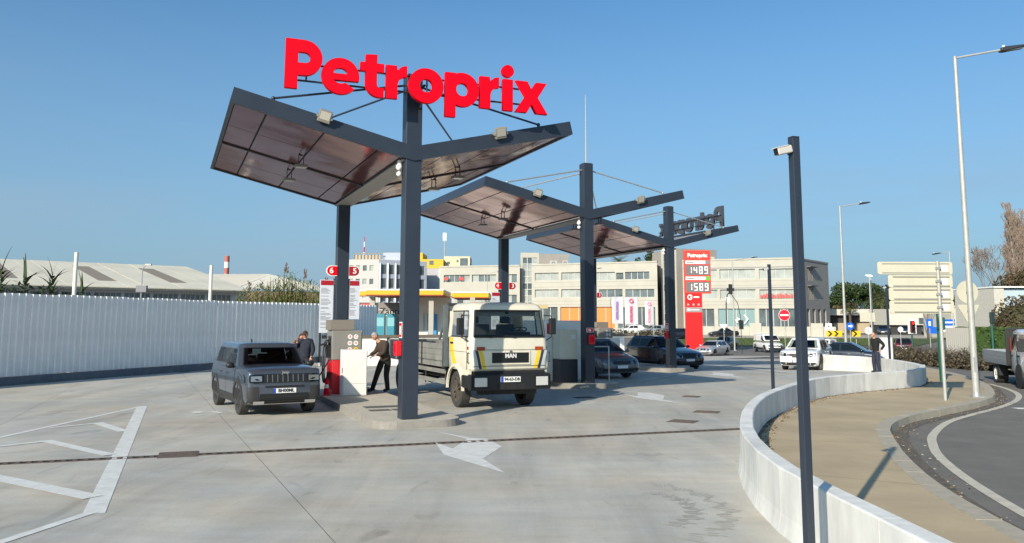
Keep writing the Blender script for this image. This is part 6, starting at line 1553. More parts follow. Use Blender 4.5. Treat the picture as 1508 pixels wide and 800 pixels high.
t = thing('yellow_block', 'bright yellow block with a grey base behind the nearest column', 'building'); m = MB(); m.b2(-29, -15.2, 184, 195, 13.8, 15.8); m.b2(-28, -20, 186, 196, 15.8, 17.4); m.obj('yellow_storey', mat('yellow render', (.70, .42, .03), .7), t)
m = MB(); m.b2(-28, -15, 183.8, 195.5, -1, 13.75); m.obj('base_storey', mat('grey render', (.42, .41, .42), .7), t); m = MB(); m.b2(-16.0, -15.3, 183.5, 183.79, 4, 13.7); m.obj('white_pilaster', WHITE, t)
for x, z in ((-18.3, 14.6), (-19.6, 11), (-19.6, 7)): m = MB(); m.b2(x, x+.9, 183.7 if z < 13.75 else 183.9, 183.79 if z < 13.75 else 183.99, z, z+.9); m.obj('window', WIN, t)
t = thing('rooftop_block', 'cream rooftop plant block with a dark opening', 'building'); m = MB(); m.b2(-15.1, -9.4, 186, 194, 8, 16.6); m.obj('wall', mat('pale yellow render', (.62, .55, .36), .7), t)
for x0, x1, z0, z1 in ((-11.6, -9.9, 13.9, 16.2), (-14.5, -13.9, 14.9, 15.4), (-12.4, -12.0, 15.3, 15.8)): m = MB(); m.b2(x0, x1, 185.93, 185.99, z0, z1); m.obj('opening', WIN, t)
t = thing('antenna_mast', 'white mobile antenna mast on the rooftop', 'antenna', (-15.2, 187, 15.8)); m = MB(); m.tube((0, 0, 0), (0, 0, 6.3), .13, .08, 8); m.obj('pole', GALVW, t, smooth=40)
for dx in (-.3, .3, 0): m = MB(); m.b2(dx-.1, dx+.1, -.1, .1, 4.4, 6.2); m.obj('panel_antenna', WHITE, t)
# rival filling station with yellow fascia
t = thing('yellow_canopy', 'flat yellow and white fascia canopy of the station behind', 'canopy'); 
for (x0, x1, y0, y1, z, nm) in ((-16.4, -14.9, 86, 87, 4.75, 'side_fascia'), (-14.75, -6.9, 84, 94, 4.78, 'fascia'), (-6.2, -2.4, 86, 95, 4.6, 'far_fascia')):
    m = MB(); m.b2(x0, x1, y0, y1, z+.06, z+.46); m.obj(nm, SYEL, t); m = MB(); m.b2(x0-.05, x1+.05, y0-.05, y1+.05, z+.465, z+.60); m.obj('white_rim', WHITE, t, bevel=.05); m = MB(); m.b2(x0+.02, x1-.02, y0+.02, y1-.02, z-.02, z+.055); m.obj('red_underline', mat('canopy red edge', (.5, .1, .03), .5), t)
for x in (-14.2, -8.2, -4.0): m = MB(); m.b2(x-.25, x+.25, 85, 85.5, -1, 4.62); m.obj('column', mat('column beige', (.38, .35, .3), .7), t)
t = thing('kiosk_building', 'dark forecourt shop with graffiti and green panel behind the pumps', 'building')
for x0, x1, z0, z1, mm, nm in ((-17.9, -16.8, -1, 4.2, mat('shop green', (.01, .10, .07), .5), 'green_panel'), (-16.8, -14.7, -1, 4.2, mat('shop dark', (.03, .035, .04), .6), 'dark_front'), (-14.7, -12.0, -1, 4.2, mat('graffiti wall', (.22, .20, .19), .8, noise=.2), 'wall')):
    m = MB(); m.b2(x0, x1-.01, 92, 96, z0, z1); m.obj(nm, mm, t)
m = MB(); m.b2(-16.6, -15.4, 91.8, 91.98, 3.6, 4.1); m.obj('red_sign', mat('faded red sign', (.55, .08, .07), .6), t)
tx = text('Zanto', 1.05, INK, t, (-13.3, 91.97, 3.2), ext=.01, off=.02); text('Zanto', 1.05, mat('graffiti white', (.6, .6, .58), .7), t, (-13.36, 91.985, 3.13), ext=.004, off=.045, name='lettering_outline')
m = MB(); m.b2(-21, -17.9, 93, 97, -1, 3.9); m.obj('side_wall', mat('tan render', (.42, .34, .24), .8), t)
m = MB(); m.b2(-10.1, -7.0, 91, 97, -1, 4.85); m.obj('white_wall', mat('render white', (.72, .68, .60), .7), t); m = MB(); m.b2(-6.98, 2.5, 93, 99, -1, 4.2); m.obj('grey_annex', mat('annex grey', (.34, .35, .36), .7), t)
m = MB(); m.b2(-1, 4, 92.5, 92.9, 3.6, 4.0); m.obj('ochre_sill', mat('ochre', (.45, .36, .18), .7), t)
for x in (-9.6, -9.2, -8.75): m = MB(); m.b2(x, x+.12, 90.9, 90.99, 1.2, 3.1); m.obj('upright', GALVW, t)
m = MB(); m.b2(-9.1+.0, -8.15, 90.7, 90.95, .6, 2.95); m.obj('blue_panel', mat('panel cyan', (.02, .28, .62), .5), t)
for i, x in enumerate((-14.5, -13.3)):
    t = thing('rival_pump', ('left' if i == 0 else 'right')+' teal pump housing of the station behind', 'fuel pump', (x, 89, -.95), 0); m = MB(); m.b2(0, 1.0, 0, .6, 0, 3.9); m.obj('housing', mat('pump teal', (.03, .22, .30), .5), t, bevel=.03); m = MB(); m.b2(.1, .9, -.01, -.002, 2.6, 3.5); m.obj('display', mat('pump pale', (.2, .45, .5), .4), t)

# ------------------------------------------------------------------ warehouses left
RFM = mat('corrugated cement roof', (.60, .56, .455), .85, noise=.1, scale=.15, bump=.0, world=True); RFD = mat('roof light', (.25, .21, .16), .7); WW = mat('warehouse wall', (.50, .52, .55), .8); 
def P2(o, a, b, u, v): return Vector(o)+Vector(a)*u+Vector(b)*v
t = thing('warehouse', 'long warehouse with pale corrugated roof behind the fence', 'building'); E = Vector((-31.8, 101.7)); ex = Vector((-.78, -.626)); up = Vector((-.626, .78)); zE, zR, run = 5.9, 10.0, 24.9; LW = 62
for i in range(31):                             # roof sheets with standing joints
    u0, u1 = i*2.0+.02, i*2.0+1.98; m = MB(); lift = random.uniform(0, .02)
    if i in (3, 7, 12, 16, 21, 25): 
        f = (.2, .8); cuts = [(0, f[0], RFM), (f[0], f[1], RFD), (f[1], 1, RFM)]
    else: cuts = [(0, 1, RFM)]
    for a, b, mm in cuts:
        m = MB(); ps = []
        for (u, v) in ((u0, a), (u1, a), (u1, b), (u0, b)):
            p = E+ex*u+up*run*v; ps.append((p.x, p.y, zE+(zR-zE)*v+lift))
        m.add(ps+[(x, y, z-.12) for x, y, z in ps], [(0, 1, 2, 3), (7, 6, 5, 4), (0, 4, 5, 1), (1, 5, 6, 2), (2, 6, 7, 3), (3, 7, 4, 0)]); m.obj('roof_light' if mm is RFD else 'roof_sheet', mm, t)
a = E-up*.0+Vector((.3, -.5))*-1.6; b = a+ex*LW
a2 = E+up*1.2; b2 = a2+ex*LW
n = (b2-a2); facade(t, (b2.x, b2.y), (a2.x, a2.y), -1, zE-.1, [(LW-2-i*3.1-2.8, LW-2-i*3.1, 4.3, 5.3, 5, WIN) for i in range(17)], WW, dep=.2)
m = MB(); q = E-up*.15; r_ = q+ex*LW; m.prism([tuple(q), tuple(q+up*.3), tuple(r_+up*.3), tuple(r_)], zE-.35, zE-.13); m.obj('gutter', mat('gutter dark', (.10, .11, .10), .6), t)
g0 = E+up*1.2; g1 = E+up*run*2-up*1.2; gm_ = E+up*run
m = MB(); m.add([(g0.x, g0.y, -1), (g1.x, g1.y, -1), (g1.x, g1.y, zE-.1), (gm_.x, gm_.y, zR-.2), (g0.x, g0.y, zE-.1)], [(0, 1, 2, 3, 4)]); link('gable_wall', m.mesh('gable_wall', mat('brick brown', (.27, .19, .14), .85, noise=.2, scale=1, world=True)), t)
m = MB(); q = E+up*run; r_ = E+up*run*2; ps = [(q.x, q.y, zR), (q.x+ex.x*LW, q.y+ex.y*LW, zR), (r_.x+ex.x*LW, r_.y+ex.y*LW, zE), (r_.x, r_.y, zE)]; m.add(ps, [(0, 1, 2, 3)]); link('far_roof_slope', m.mesh('far_roof_slope', RFM), t)
t = thing('bracket_lamp', 'small curved lamp on the warehouse front', 'lamp', (-34.2, 77, -1)); m = MB(); m.tube((0, 0, 0), (0, 0, 7.6), .07, .05, 8); m.path([(0, 0, 7.6), (.1, 0, 8.1), (.35, 0, 8.3)], .04, 6); m.obj('pole', GALV, t, smooth=40); m = MB(); m.b2(.25, .8, -.12, .12, 8.25, 8.4); m.obj('lamp_head', GALVW, t); m = MB(); m.b2(-.45, .5, -.15, .2, 5.8, 6.4); m.obj('switch_box', INKG, t)
t = thing('warehouse', 'second warehouse with a hipped pale roof beyond the first', 'building'); r0, r1 = (-37.5, 128), (-60, 150)
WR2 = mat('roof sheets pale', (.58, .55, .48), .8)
m = MB(); m.add([(-37.5, 128, 9.35), (-29.2, 133, 7.2), (-28.8, 134, 7.2), (-48, 165, 9.35)], [(0, 1, 2, 3)]); m.add([(-37.5, 128, 9.35), (-41.0, 122, 6.9), (-28.0, 128.4, 6.9), (-28.9, 133, 7.35)], [(0, 1, 2, 3)]); link('roof', m.mesh('roof', WR2), t)
for i in range(12):
    f = (i+.5)/12; a = Vector((-37.5, 128, 9.36)).lerp(Vector((-28.9, 133, 7.36)), f); b = Vector((-41, 122, 6.91)).lerp(Vector((-28, 128.4, 6.91)), f); m = MB(); m.tube(tuple(b), tuple(a), .10, n=5); m.obj('roof_rib', WR2, t)
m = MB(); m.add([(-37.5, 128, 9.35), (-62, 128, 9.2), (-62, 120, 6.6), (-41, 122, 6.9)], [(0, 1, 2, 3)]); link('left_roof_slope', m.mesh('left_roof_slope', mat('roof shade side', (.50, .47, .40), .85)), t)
m = MB(); m.prism([(-61, 121), (-41, 122.4), (-28.4, 128.8), (-30, 140), (-60, 140)], -1, 6.6); m.obj('wall', mat('brick brown', (.27, .19, .14), .85), t)
t = thing('chimney', 'slim red and white banded chimney far left', 'chimney', (-59, 172, 0))
for i in range(8): m = MB(); m.tube((0, 0, 5.5+i*1.25), (0, 0, 5.5+(i+1)*1.25), .5, None, 14); m.obj('band', mat('chimney red', (.42, .12, .09), .7) if i % 2 else WHITE, t, smooth=40)
# right hand buildings
t = thing('low_building', 'long low dark building under the palms', 'building'); m = MB(); m.b2(58, 92, 152, 160, 0, 3.4); m.obj('wall', mat('dark brown wall', (.04, .038, .04), .8), t); m = MB(); m.b2(57, 93, 151, 161, 3.4, 4.5); m.obj('roof_slab', mat('roof band', (.55, .52, .46), .7), t)
for x in (58.2, 62.5, 66.0): m = MB(); m.b2(x, x+2.2, 151.5, 151.9, 0.2, 2.0); m.obj('low_wall', mat('tan render', (.42, .34, .24), .8), t)
t = thing('low_building', 'low white building behind the blue signs', 'building'); m = MB(); m.b2(64, 79, 142, 150, 1.7, 4.4); m.obj('wall', mat('render off white', (.55, .53, .47), .7), t); m = MB(); m.b2(64.2, 78.8, 142.6, 149.8, 0, 1.68); m.obj('ground_storey', mat('dark brown wall', (.04, .038, .04), .8), t); m = MB(); m.b2(69.0, 70.8, 141.9, 141.99, 1.9, 2.9); m.obj('window', WIN, t)
t = thing('house', 'pale grey house behind the give way sign', 'building'); m = MB(); m.b2(60.9, 65.6, 116, 124, .0, 4.3); m.obj('wall', mat('house pale', (.50, .48, .42), .8, noise=.1), t)
for x, z in ((62.6, 2.9), (64.4, 1.3)): m = MB(); m.b2(x, x+.7, 115.9, 115.99, z, z+.9); m.obj('window', WIN, t)
m = MB(); m.b2(60.8, 65.7, 115.8, 124.2, 4.3, 4.45); m.obj('roof', mat('roof band', (.55, .52, .46), .7), t)
t = thing('boxy_building', 'pale blue and cream box building at the right edge', 'building'); m = MB(); m.b2(52.0, 53.1, 90, 98, 0, 5.9); m.obj('cream_bay', mat('house pale', (.50, .48, .42), .8), t); m = MB(); m.b2(53.1, 62, 90.3, 98, 0, 5.8); m.obj('blue_cladding', mat('pale blue cladding', (.42, .52, .58), .6), t)
m = MB(); m.b2(51.9, 62.2, 89.8, 98.2, 5.9, 6.05); m.obj('roof_edge', WHITE, t)
t = thing('yard_fence', 'pale timber yard fence beside the trimmed hedge', 'fence')
for i in range(14): m = MB(); m.b2(36.0+i*.17, 36.0+i*.17+.15, 69.6, 69.64, -1, 1.75); m.obj('board', mat('fence timber grey', (.34, .33, .30), .85), t)

for i, (x, y, z, w, l) in enumerate([(7.5, 150.5, 12.0, 1.3, 'left air conditioning box on the middle office roof'), (9.6, 150.2, 12.0, .9, 'small air conditioning box on the middle office roof'), (33.5, 141, 12.0, 1.6, 'air conditioning box on the right office roof')]):
    t = thing('air_conditioner', l, 'air conditioner', (x, y, z)); m = MB(); m.b2(-w/2, w/2, -.4, .4, .1, 1.1); m.obj('case', mat('unit grey', (.4, .4, .38), .6), t); m = MB(); m.lathe([(.1, -.41), (.35, -.41), (.35, -.40)], 16, axis='Y'); m.obj('fan_grille', INKG, t, loc=(0, 0, .6))
# ------------------------------------------------------------------ vegetation
rn = random.Random(11)
def leaf_mats(name, cols): return [mat(f'{name} {i}', c, .7, noise=.3, scale=3, spec=.25) for i, c in enumerate(cols)]
LV = leaf_mats('evergreen leaf', [(.030, .055, .018), (.048, .075, .022), (.022, .040, .016)])
LB = leaf_mats('brown leaf', [(.085, .055, .026), (.07, .058, .028), (.05, .048, .022)])
LH = leaf_mats('hedge leaf', [(.05, .085, .018), (.035, .065, .015), (.07, .10, .025)])
LR = leaf_mats('reed leaf', [(.10, .14, .035), (.065, .10, .025), (.17, .18, .055)])
TW = leaf_mats('twig', [(.10, .08, .055), (.085, .075, .048), (.135, .11, .075)])
BARK = mat('bark', (.09, .07, .055), .9, noise=.3, scale=6)
def crown(clumps, n, size, mats, name, parent, z0=None):
    m = MB()
    for (cx, cy, cz, rx, ry, rz) in clumps:
        k = int(n*rx*rz)
        for _ in range(k):
            while True:
                x, y, z = rn.uniform(-1, 1), rn.uniform(-1, 1), rn.uniform(-1, 1)
                q = x*x+y*y+z*z
                if q <= 1 and q > rn.random()*.5: break
            c = Vector((cx+x*rx, cy+y*ry, cz+z*rz)); s = size*rn.uniform(.5, 1.25)
            if z0 is not None and c.z < z0: continue
            u = Vector((rn.gauss(0, 1), rn.gauss(0, 1), rn.gauss(0, .7))).normalized(); w = u.orthogonal().normalized()
            w.rotate(Matrix.Rotation(rn.uniform(0, 6.28), 3, u)); v = u.cross(w)
            m.quad(c-w*s-v*s*.3, c+v*s*.45-w*s*.1, c+w*s, c-v*s*.5+w*.2*s, rn.choice((0, 0, 1, 1, 2)))
    return link(name, m.mesh(name, mats), parent)
def branches(m, p, d, L, r, depth, spread=.5, up=.25, n=(2, 3)):
    if depth == 0 or L < .1: return
    q = p; dd = d.copy()
    for _ in range(2):
        e = q+dd*L*.5; m.tube(q, e, max(r, .02), max(r*.78, .016), 4 if depth < 4 else 6, cap=False); q = e; r *= .78
        dd = (dd+Vector((rn.gauss(0, .12), rn.gauss(0, .12), .05))).normalized()
    for _ in range(rn.randint(*n)):
        nd = (dd+Vector((rn.gauss(0, spread), rn.gauss(0, spread), rn.gauss(up, .15)))).normalized()
        branches(m, q, nd, L*rn.uniform(.62, .85), r*.75, depth-1, spread, up, n)
def bare_tree(x, y, z, H, r, label, depth=7, spread=.42, up=.3, n=(2, 3), name='bare_tree'):
    t = thing(name, label, 'tree', (x, y, z)); m = MB(); m.tube((0, 0, -.3), (0, 0, H*.2), r, r*.85, 10); m.obj('trunk', BARK, t, smooth=50)
    m = MB()
    for k in range(3): branches(m, Vector((0, 0, H*.18)), Vector((rn.gauss(0, .25), rn.gauss(0, .25), 1)).normalized(), H*.21, r*.6, depth, spread, up, n)
    link('crown', m.mesh('crown', mat('grey twig', (.20, .16, .13), .9)), t)
def poplar(x, y, z, H, label):
    t = thing('poplar_tree', label, 'tree', (x, y, z)); m = MB(); m.tube((0, 0, -.3), (0, 0, H*.95), .28, .04, 8); m.obj('trunk', mat('pale bark', (.35, .31, .26), .9), t, smooth=50); m = MB()
    for k in range(170):
        h = rn.uniform(.10, .92)*H; a = rn.uniform(0, 6.28); L = H*.20*(1-h/H*.62)*rn.uniform(.7, 1.2); d = Vector((math.cos(a)*.30, math.sin(a)*.30, 1)).normalized()
        branches(m, Vector((0, 0, h)), d, L*.6, .03, 4, .15, .35, (2, 3))
    link('crown', m.mesh('crown', mat('poplar twig', (.24, .18, .14), .9)), t)

def tree(x, y, z, H, clumps, label, mats=LV, n=70, size=.35, name='evergreen_tree', cat='tree'):
    t = thing(name, label, cat, (x, y, z)); m = MB(); m.tube((0, 0, -.3), (0, 0, H*.55), .28, .14, 8)
    for c in clumps[:5]: m.tube((0, 0, H*.35), (c[0]*.8, c[1]*.8, c[2]-.1), .12, .04, 6)
    m.obj('trunk', BARK, t, smooth=50); crown(clumps, n, size, mats, 'crown', t)
def rc(k, R0, zlo, zhi, r): return [(rn.uniform(-R0, R0), rn.uniform(-R0, R0)*.7, rn.uniform(zlo, zhi), r*rn.uniform(.7, 1.2), r*rn.uniform(.7, 1.2), r*rn.uniform(.6, 1.0)) for _ in range(k)]
for x, y, H, R0, r, l in [(63.5, 168, 7.4, 2.2, 1.5, 'low dark evergreen beside the cream office corner'), (68.5, 170, 10.6, 3.0, 1.8, 'rounded mid green tree above the palm'), (73.5, 169, 10.2, 2.8, 1.7, 'dark evergreen behind the two thin masts'),
        (78, 170, 8.0, 2.6, 1.7, 'dark evergreen half behind the direction signs'), (84, 172, 8.0, 3, 1.8, 'evergreen hidden behind the stacked direction signs'), (90, 176, 9, 3, 2, 'evergreen right of the direction signs')]:
    tree(x, y, .2, H, rc(14, R0, H*.42, H*.86, r), l, n=120, size=.30)
tree(64.8, 164, .2, 6.4, rc(7, 1.8, 2.8, 5.0, 1.4), 'rusty brown dying palm skirt among the evergreens', LB, 55, .4, 'brown_tree')
def palm(x, y, z, H, R0, label, k=46, lean=.0):
    t = thing('palm_tree', label, 'palm', (x, y, z)); m = MB(); top = Vector((lean, 0, H))
    for i in range(8): a, b = top*(i/8), top*((i+1)/8); m.tube(a, b, .22, .2, 8)
    m.obj('trunk', BARK, t); me = MB()
    for i in range(k):
        a = rn.uniform(0, 6.28); el = rn.uniform(-.5, 1.1); d = Vector((math.cos(a)*math.cos(el), math.sin(a)*math.cos(el), math.sin(el))); p = top.copy(); L = R0*rn.uniform(.8, 1.1); mi = rn.choice((0, 1, 1))
        for j in range(7):
            q = p+d*L/7; d = (d+Vector((0, 0, -.16))).normalized(); s = d.cross(Vector((0, 0, 1))).normalized(); w = .55*math.sin(math.pi*(j+.6)/7.6)
            for sg in (-1, 1):
                for h in range(2):
                    b0 = p.lerp(q, h*.5); tip = b0+s*sg*w+d*.25-Vector((0, 0, .22*w)); me.add([b0, b0+d*.10, tip], [(0, 1, 2)], mi)
            me.tube(p, q, .02, .018, 3, 2, cap=False); p = q
    link('crown', me.mesh('crown', leaf_mats('palm frond', [(.055, .075, .022), (.085, .10, .035), (.10, .08, .04)])), t)
palm(67.0, 150, .2, 6.2, 3.0, 'tall palm with drooping crown in front of the low dark building', lean=-.6)
palm(60.2, 149, .2, 4.4, 1.8, 'small yellowing palm left of the tall one', 30)
palm(20.4, 158, .2, 13.2, 2.6, 'tawny palm top showing above the middle office block', 40)
tree(25.2, 157, .2, 14.8, rc(4, 1.5, 13.2, 14.2, 1.0), 'dark tree top above the roof of the middle office block', n=60, size=.4)
# right edge trees
bare_tree(64.4, 112, .2, 13.0, .3, 'bare winter tree behind the give way sign', 7)
bare_tree(58.6, 118, .2, 9.5, .22, 'smaller bare tree right of the direction signs', 6)
poplar(65.2, 108, .2, 16.8, 'tall bare poplar at the right edge'); poplar(67.6, 110, .2, 15.8, 'second bare poplar cut by the right edge')
t = thing('brown_bush', 'big brown leafy bush at the right edge', 'bush', (51, 84, -.9)); crown([(0, 0, 3.2, 2.8, 2.5, 2.6), (3, 0, 4.2, 3, 2.5, 2.6), (5.5, 1, 4.4, 3, 2.5, 2.6), (-1.5, -.5, 2.0, 1.8, 1.8, 1.8)], 300, .19, LB, 'crown', t); cr = MB(); cr.ball((0, 0, 2.8), (2.2, 1.9, 2.1), n=12); cr.ball((3, 0, 3.8), (2.4, 2, 2.1), n=12); cr.ball((5.5, 1, 4.0), (2.4, 2, 2.1), n=12); cr.ball((-1.5, -.5, 1.7), (1.3, 1.3, 1.4), n=12); cr.obj('inner_foliage', LB[2], t, smooth=60); m = MB(); 
for k in range(10): branches(m, Vector((rn.uniform(-1, 4), 0, 0)), Vector((rn.gauss(0, .3), rn.gauss(0, .3), 1)).normalized(), 1.5, .07, 5, .4)
link('stems', m.mesh('stems', BARK), t)
t = thing('brown_tree', 'brown leafed tree rising behind the big bush', 'tree', (63, 104, .2)); m = MB(); m.tube((0, 0, -.3), (0, 0, 4), .25, .12, 8); m.obj('trunk', BARK, t); crown([(0, 0, 6.0, 3.0, 2, 2.4), (2.5, 0, 7.0, 2.5, 2, 2.2), (-2, 0, 4.5, 2.2, 2, 2.0)], 260, .19, LB, 'crown', t)
t = thing('trimmed_hedge', 'tall trimmed green hedge behind the pickup', 'hedge', (0, 0, 0)); m = MB()
for i in range(2600):
    x = rn.uniform(37.4, 47); z = rn.uniform(-.9, 1.72); y = 70+rn.choice((-.02, .5, .9))*1+rn.uniform(-.1, .1); 
    if rn.random() < .3: z = 1.7+rn.uniform(-.05, .06); y = 70+rn.uniform(0, .9)
    c = Vector((x, y, z)); s = rn.uniform(.07, .14); u = Vector((rn.gauss(0, 1), rn.gauss(-1, .6), rn.gauss(.3, .6))).normalized(); w = u.orthogonal().normalized(); v = u.cross(w); m.quad(c-w*s, c+v*s, c+w*s, c-v*s, rn.choice((0, 1, 1, 2)))
link('foliage', m.mesh('foliage', LH), t); m = MB(); m.b2(37.4, 47, 70.05, 70.85, -1, 1.66); m.obj('inner_foliage', LH[1], t)
# brown roadside hedge: twiggy stuff along the far kerb
def hedge_line(name, pts, w, h, per, mats, size=.09):
    m = MB()
    for a, b in zip(pts[:-1], pts[1:]):
        a, b = Vector(a), Vector(b); L = (b-a).length
        for _ in range(int(L*per)):
            f = rn.random(); p = a.lerp(b, f); hh = h*(.8+.25*math.sin(p.y*1.7+p.x)+rn.uniform(-.15, .15)); c = Vector((p.x+rn.uniform(-w, w), p.y+rn.uniform(-w, w), gz(p.y)+rn.uniform(0, hh)))
            if rn.random() < .5:
                d = Vector((rn.gauss(0, .3), rn.gauss(0, .3), 1)).normalized(); e = d.orthogonal().normalized()*.011; m.quad(c-e, c+e, c+e+d*rn.uniform(.15, .35), c-e+d*.2, rn.choice((0, 1, 2)))
            else:
                s = size*rn.uniform(.5, 1.2); u = Vector((rn.gauss(0, 1), rn.gauss(0, 1), rn.gauss(0, 1))).normalized(); wv = u.orthogonal().normalized(); v = u.cross(wv); m.quad(c-wv*s, c+v*s*.6, c+wv*s, c-v*s*.6, rn.choice((0, 1, 2)))
    o = link(name, m.mesh(name, mats)); o['kind'] = 'stuff'; o['label'] = 'low brown twiggy hedge along the road'; return o
hedge_line('brown_hedge', [(23.6, 36.9), (22.9, 41.5), (24.3, 50), (27.0, 60)], .55, .95, 520, TW)
hedge_line('brown_hedge', [(20.3, 55.5), (24.0, 58), (27.0, 60)], .6, 1.15, 420, TW)
hedge_line('brown_hedge', [(13.5, 126.5), (24, 123.5)], .5, 1.2, 90, LB, .2)
# verge kerbs and grass
GR = mat('grass', (.055, .085, .022), .9, noise=.35, scale=.8, world=True, bump=.5, bscale=30)
def patch(name, pts, dz, m_, kind='structure'):
    q = MB(); ys = [p[1] for p in pts]; q.add([(x, y, gz(y)+dz) for x, y in pts], [tuple(range(len(pts)))]); return struct(q.obj(name, m_), kind)
def strip(name, xa0, xa1, ya, xb0, xb1, yb, dz, m_, n=6):
    q = MB()
    for i in range(n):
        f, g = i/n, (i+1)/n; y0, y1 = ya+(yb-ya)*f, ya+(yb-ya)*g; l = lambda a, b, t: a+(b-a)*t
        q.quad((l(xa0, xb0, f), y0, gz(y0)+dz), (l(xa1, xb1, f), y0, gz(y0)+dz), (l(xa1, xb1, g), y1, gz(y1)+dz), (l(xa0, xb0, g), y1, gz(y1)+dz))
    return struct(q.obj(name, m_))
strip('grass_verge', 17, 50, 104, 25, 62, 119, .05, GR); strip('far_pavement', 14, 64, 119.5, 16, 70, 127.5, .04, mat('pale paving', (.36, .33, .27), .85, noise=.1, world=True))
strip('grass_verge', 13, 24, 94, 14, 24, 102, .05, GR)
strip('hedge_bed', 22.1, 25.3, 35.0, 26, 30, 62, .10, mat('bed soil', (.16, .12, .08), .95, noise=.3, scale=3, world=True), 9)
strip('bed_kerb', 21.85, 22.05, 34.8, 25.7, 26.0, 62, .13, KERB, 9)
def grass(name, x0, x1, y0, y1, k, dz, h):
    m = MB()
    for _ in range(k):
        y = rn.uniform(y0, y1); x = rn.uniform(x0, x1)+(y-y0)*.6; z = gz(y)+dz; a = rn.uniform(0, 3.14); w = .03; m.add([(x-w*math.cos(a), y-w*math.sin(a), z), (x+w*math.cos(a), y+w*math.sin(a), z), (x+rn.uniform(-.06, .06), y, z+h*rn.uniform(.5, 1.2))], [(0, 1, 2)])
    o = link(name, m.mesh(name, LH[2])); o['kind'] = 'stuff'; o['label'] = 'short green grass on the verge'
grass('grass_tufts', 18, 49, 104.5, 118, 5000, .05, .25)
# reeds, bushes behind the left fence
def reed(x, y, z, H, k, label, spread=.5):
    t = thing('reed_plant', label, 'plant', (x, y, z), 0, 'reeds behind the fence'); m = MB()
    m.tube((0, 0, 0), (.05, 0, H*.9), .03, .012, 5); m.obj('stem', LR[1], t); m = MB()
    for i in range(k):
        h = H*(.62+.38*i/k); a = i*2.4+rn.uniform(-.4, .4); el = rn.uniform(.1, 1.0) if i < k-2 else 1.35; L = rn.uniform(.7, 1.25); d = Vector((math.cos(a)*math.cos(el), math.sin(a)*math.cos(el)*.6, math.sin(el))); p = Vector((.05*h/H, 0, h*.9)); s = d.cross(Vector((0, 0, 1))).normalized()
        for j in range(4):
            q = p+d*L/4; w0, w1 = .075*(1-j/4.6), .075*(1-(j+1)/4.6); m.quad(p-s*w0, p+s*w0, q+s*w1, q-s*w1); p = q; d = (d+Vector((0, 0, -.22))).normalized()
    link('leaves', m.mesh('leaves', mat('reed green', (.05, .075, .03), .7)), t)
for x, y, H, k, l in [(-20.9, 34.0, 4.75, 15, 'tall reed with upright leaves at the far left above the fence'), (-20.1, 34.3, 4.5, 12, 'reed with arching leaves, second from the left'), (-19.25, 34.8, 4.6, 13, 'reed with a single upright spike, third from the left'), (-18.2, 35.2, 4.0, 8, 'short pale reed nearest the left white pole'), (-21.5, 33.6, 4.5, 14, 'bushy reed cut by the left picture edge')]:
    reed(x, y, 0, H, k*2, l)
t = thing('scrub', 'dark green scrub along the back of the fence', 'plants', (-20.9, 34.6, 0)); crown([(-1.2, 0, 2.9, 1.5, .8, 1.0), (.6, .3, 2.9, 1.3, .8, .85), (2.2, .8, 2.7, 1.0, .6, .7)], 170, .12, LV, 'foliage', t); m = MB()
for k in range(8): m.tube((rn.uniform(-2, 3), .3, 0), (rn.uniform(-2, 3), .3, 2.4), .03, n=5)
m.obj('stems', BARK, t)
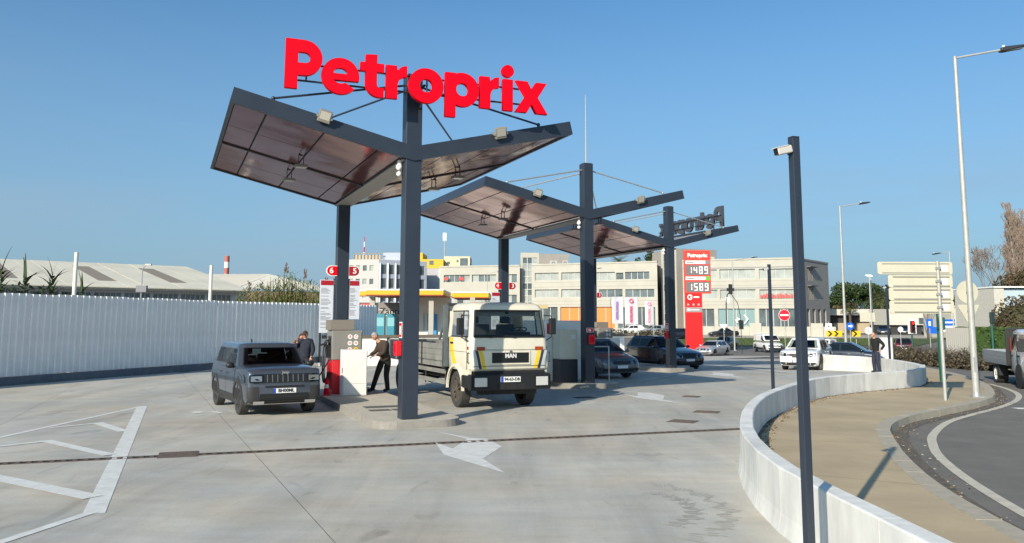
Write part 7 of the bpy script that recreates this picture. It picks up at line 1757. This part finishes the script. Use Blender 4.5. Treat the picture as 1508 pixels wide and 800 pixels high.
def canes(label, x, y, w, H, k):
    t = thing('cane_thicket', label, 'plants', (x, y, 0)); m = MB(); st = MB()
    for i in range(k):
        px = rn.uniform(-w, w); py = rn.uniform(-.8, .8); hh = H*rn.uniform(.62, 1)*(1-.25*abs(px/w)); st.tube((px, py, 0), (px+rn.gauss(0, .15), py, hh), .015, .01, 4)
        for j in range(12):
            h = hh*rn.uniform(.45, 1.0); a = rn.uniform(0, 6.28); d = Vector((math.cos(a), math.sin(a), rn.uniform(.2, 1.4))).normalized(); p = Vector((px, py, h)); s = d.cross(Vector((0, 0, 1))).normalized(); L = rn.uniform(.3, .65); mi = rn.choice((0, 1, 2)); q = p+d*L*.5; e = q+(d+Vector((0, 0, -.5))).normalized()*L*.5
            m.quad(p-s*.012, p+s*.012, q+s*.03, q-s*.03, mi); m.add([q-s*.03, q+s*.03, e], [(0, 1, 2)], mi)
        if rn.random() < .025: 
            for j in range(30): c = Vector((px+rn.gauss(0, .06), py, hh+rn.uniform(0, .6))); m.quad(c+Vector((-.03, 0, 0)), c+Vector((.03, 0, .02)), c+Vector((.03, .02, .12)), c+Vector((-.03, 0, .1)), 3)
    link('leaves', m.mesh('leaves', LR+[mat('plume brown', (.10, .065, .045), .9)]), t); st.obj('canes', LR[2], t)
canes('green and yellow cane thicket behind the fence, left of the notice board', -14.0, 52, 3.3, 5.3, 380)

# dirt, grit and dry leaves along the gutter and the foot of the white wall
def litter(name, pts, off0, off1, z, k, label, sizes=(.012, .04)):
    ns = normals(pts); m = MB()
    for _ in range(k):
        i = rn.randrange(len(pts)-1); f = rn.random(); a, b = Vector(pts[i]), Vector(pts[i+1]); n = Vector(ns[i]); p = a.lerp(b, f)+n*(off0+(off1-off0)*rn.random()**2)
        s = rn.uniform(*sizes); c = Vector((p.x, p.y, z+s*.3)); u = Vector((rn.uniform(-1, 1), rn.uniform(-1, 1), rn.uniform(-.3, .3))).normalized()*s; v = u.cross(Vector((0, 0, 1))).normalized()*s*.6; w = Vector((0, 0, s*.5))
        m.add([c-u, c-v-w*.3, c+u, c+v-w*.3, c+w], [(0, 1, 4), (1, 2, 4), (2, 3, 4), (3, 0, 4)], rn.choice((0, 0, 1, 2)))
    o = link(name, m.mesh(name, [mat('grit brown', (.12, .09, .06), .95), mat('grit pale', (.30, .26, .2), .95), mat('dry leaf', (.2, .11, .045), .9)])); o['kind'] = 'stuff'; o['label'] = label
litter('gutter_litter', [p for p in ko if 9 < p[1] < 30], .02, .5, -.008, 450, 'grit and dry leaves in the road gutter', (.008, .03))
litter('wall_litter', [p for p in wl if 5 < p[1] < 30], .21, .5, .13, 900, 'grit and dry leaves along the foot of the white wall', (.01, .035))
dm = mat('damp dirt', (.17, .14, .10), .95, noise=.35, scale=4, world=True)
wq = [p for p in wl if p[1] < 30]
ribbon('wall_foot_dirt', [(p[0]+n[0]*.235, p[1]+n[1]*.235) for p, n in zip(wq, normals(wq))], .09, .134, dm)
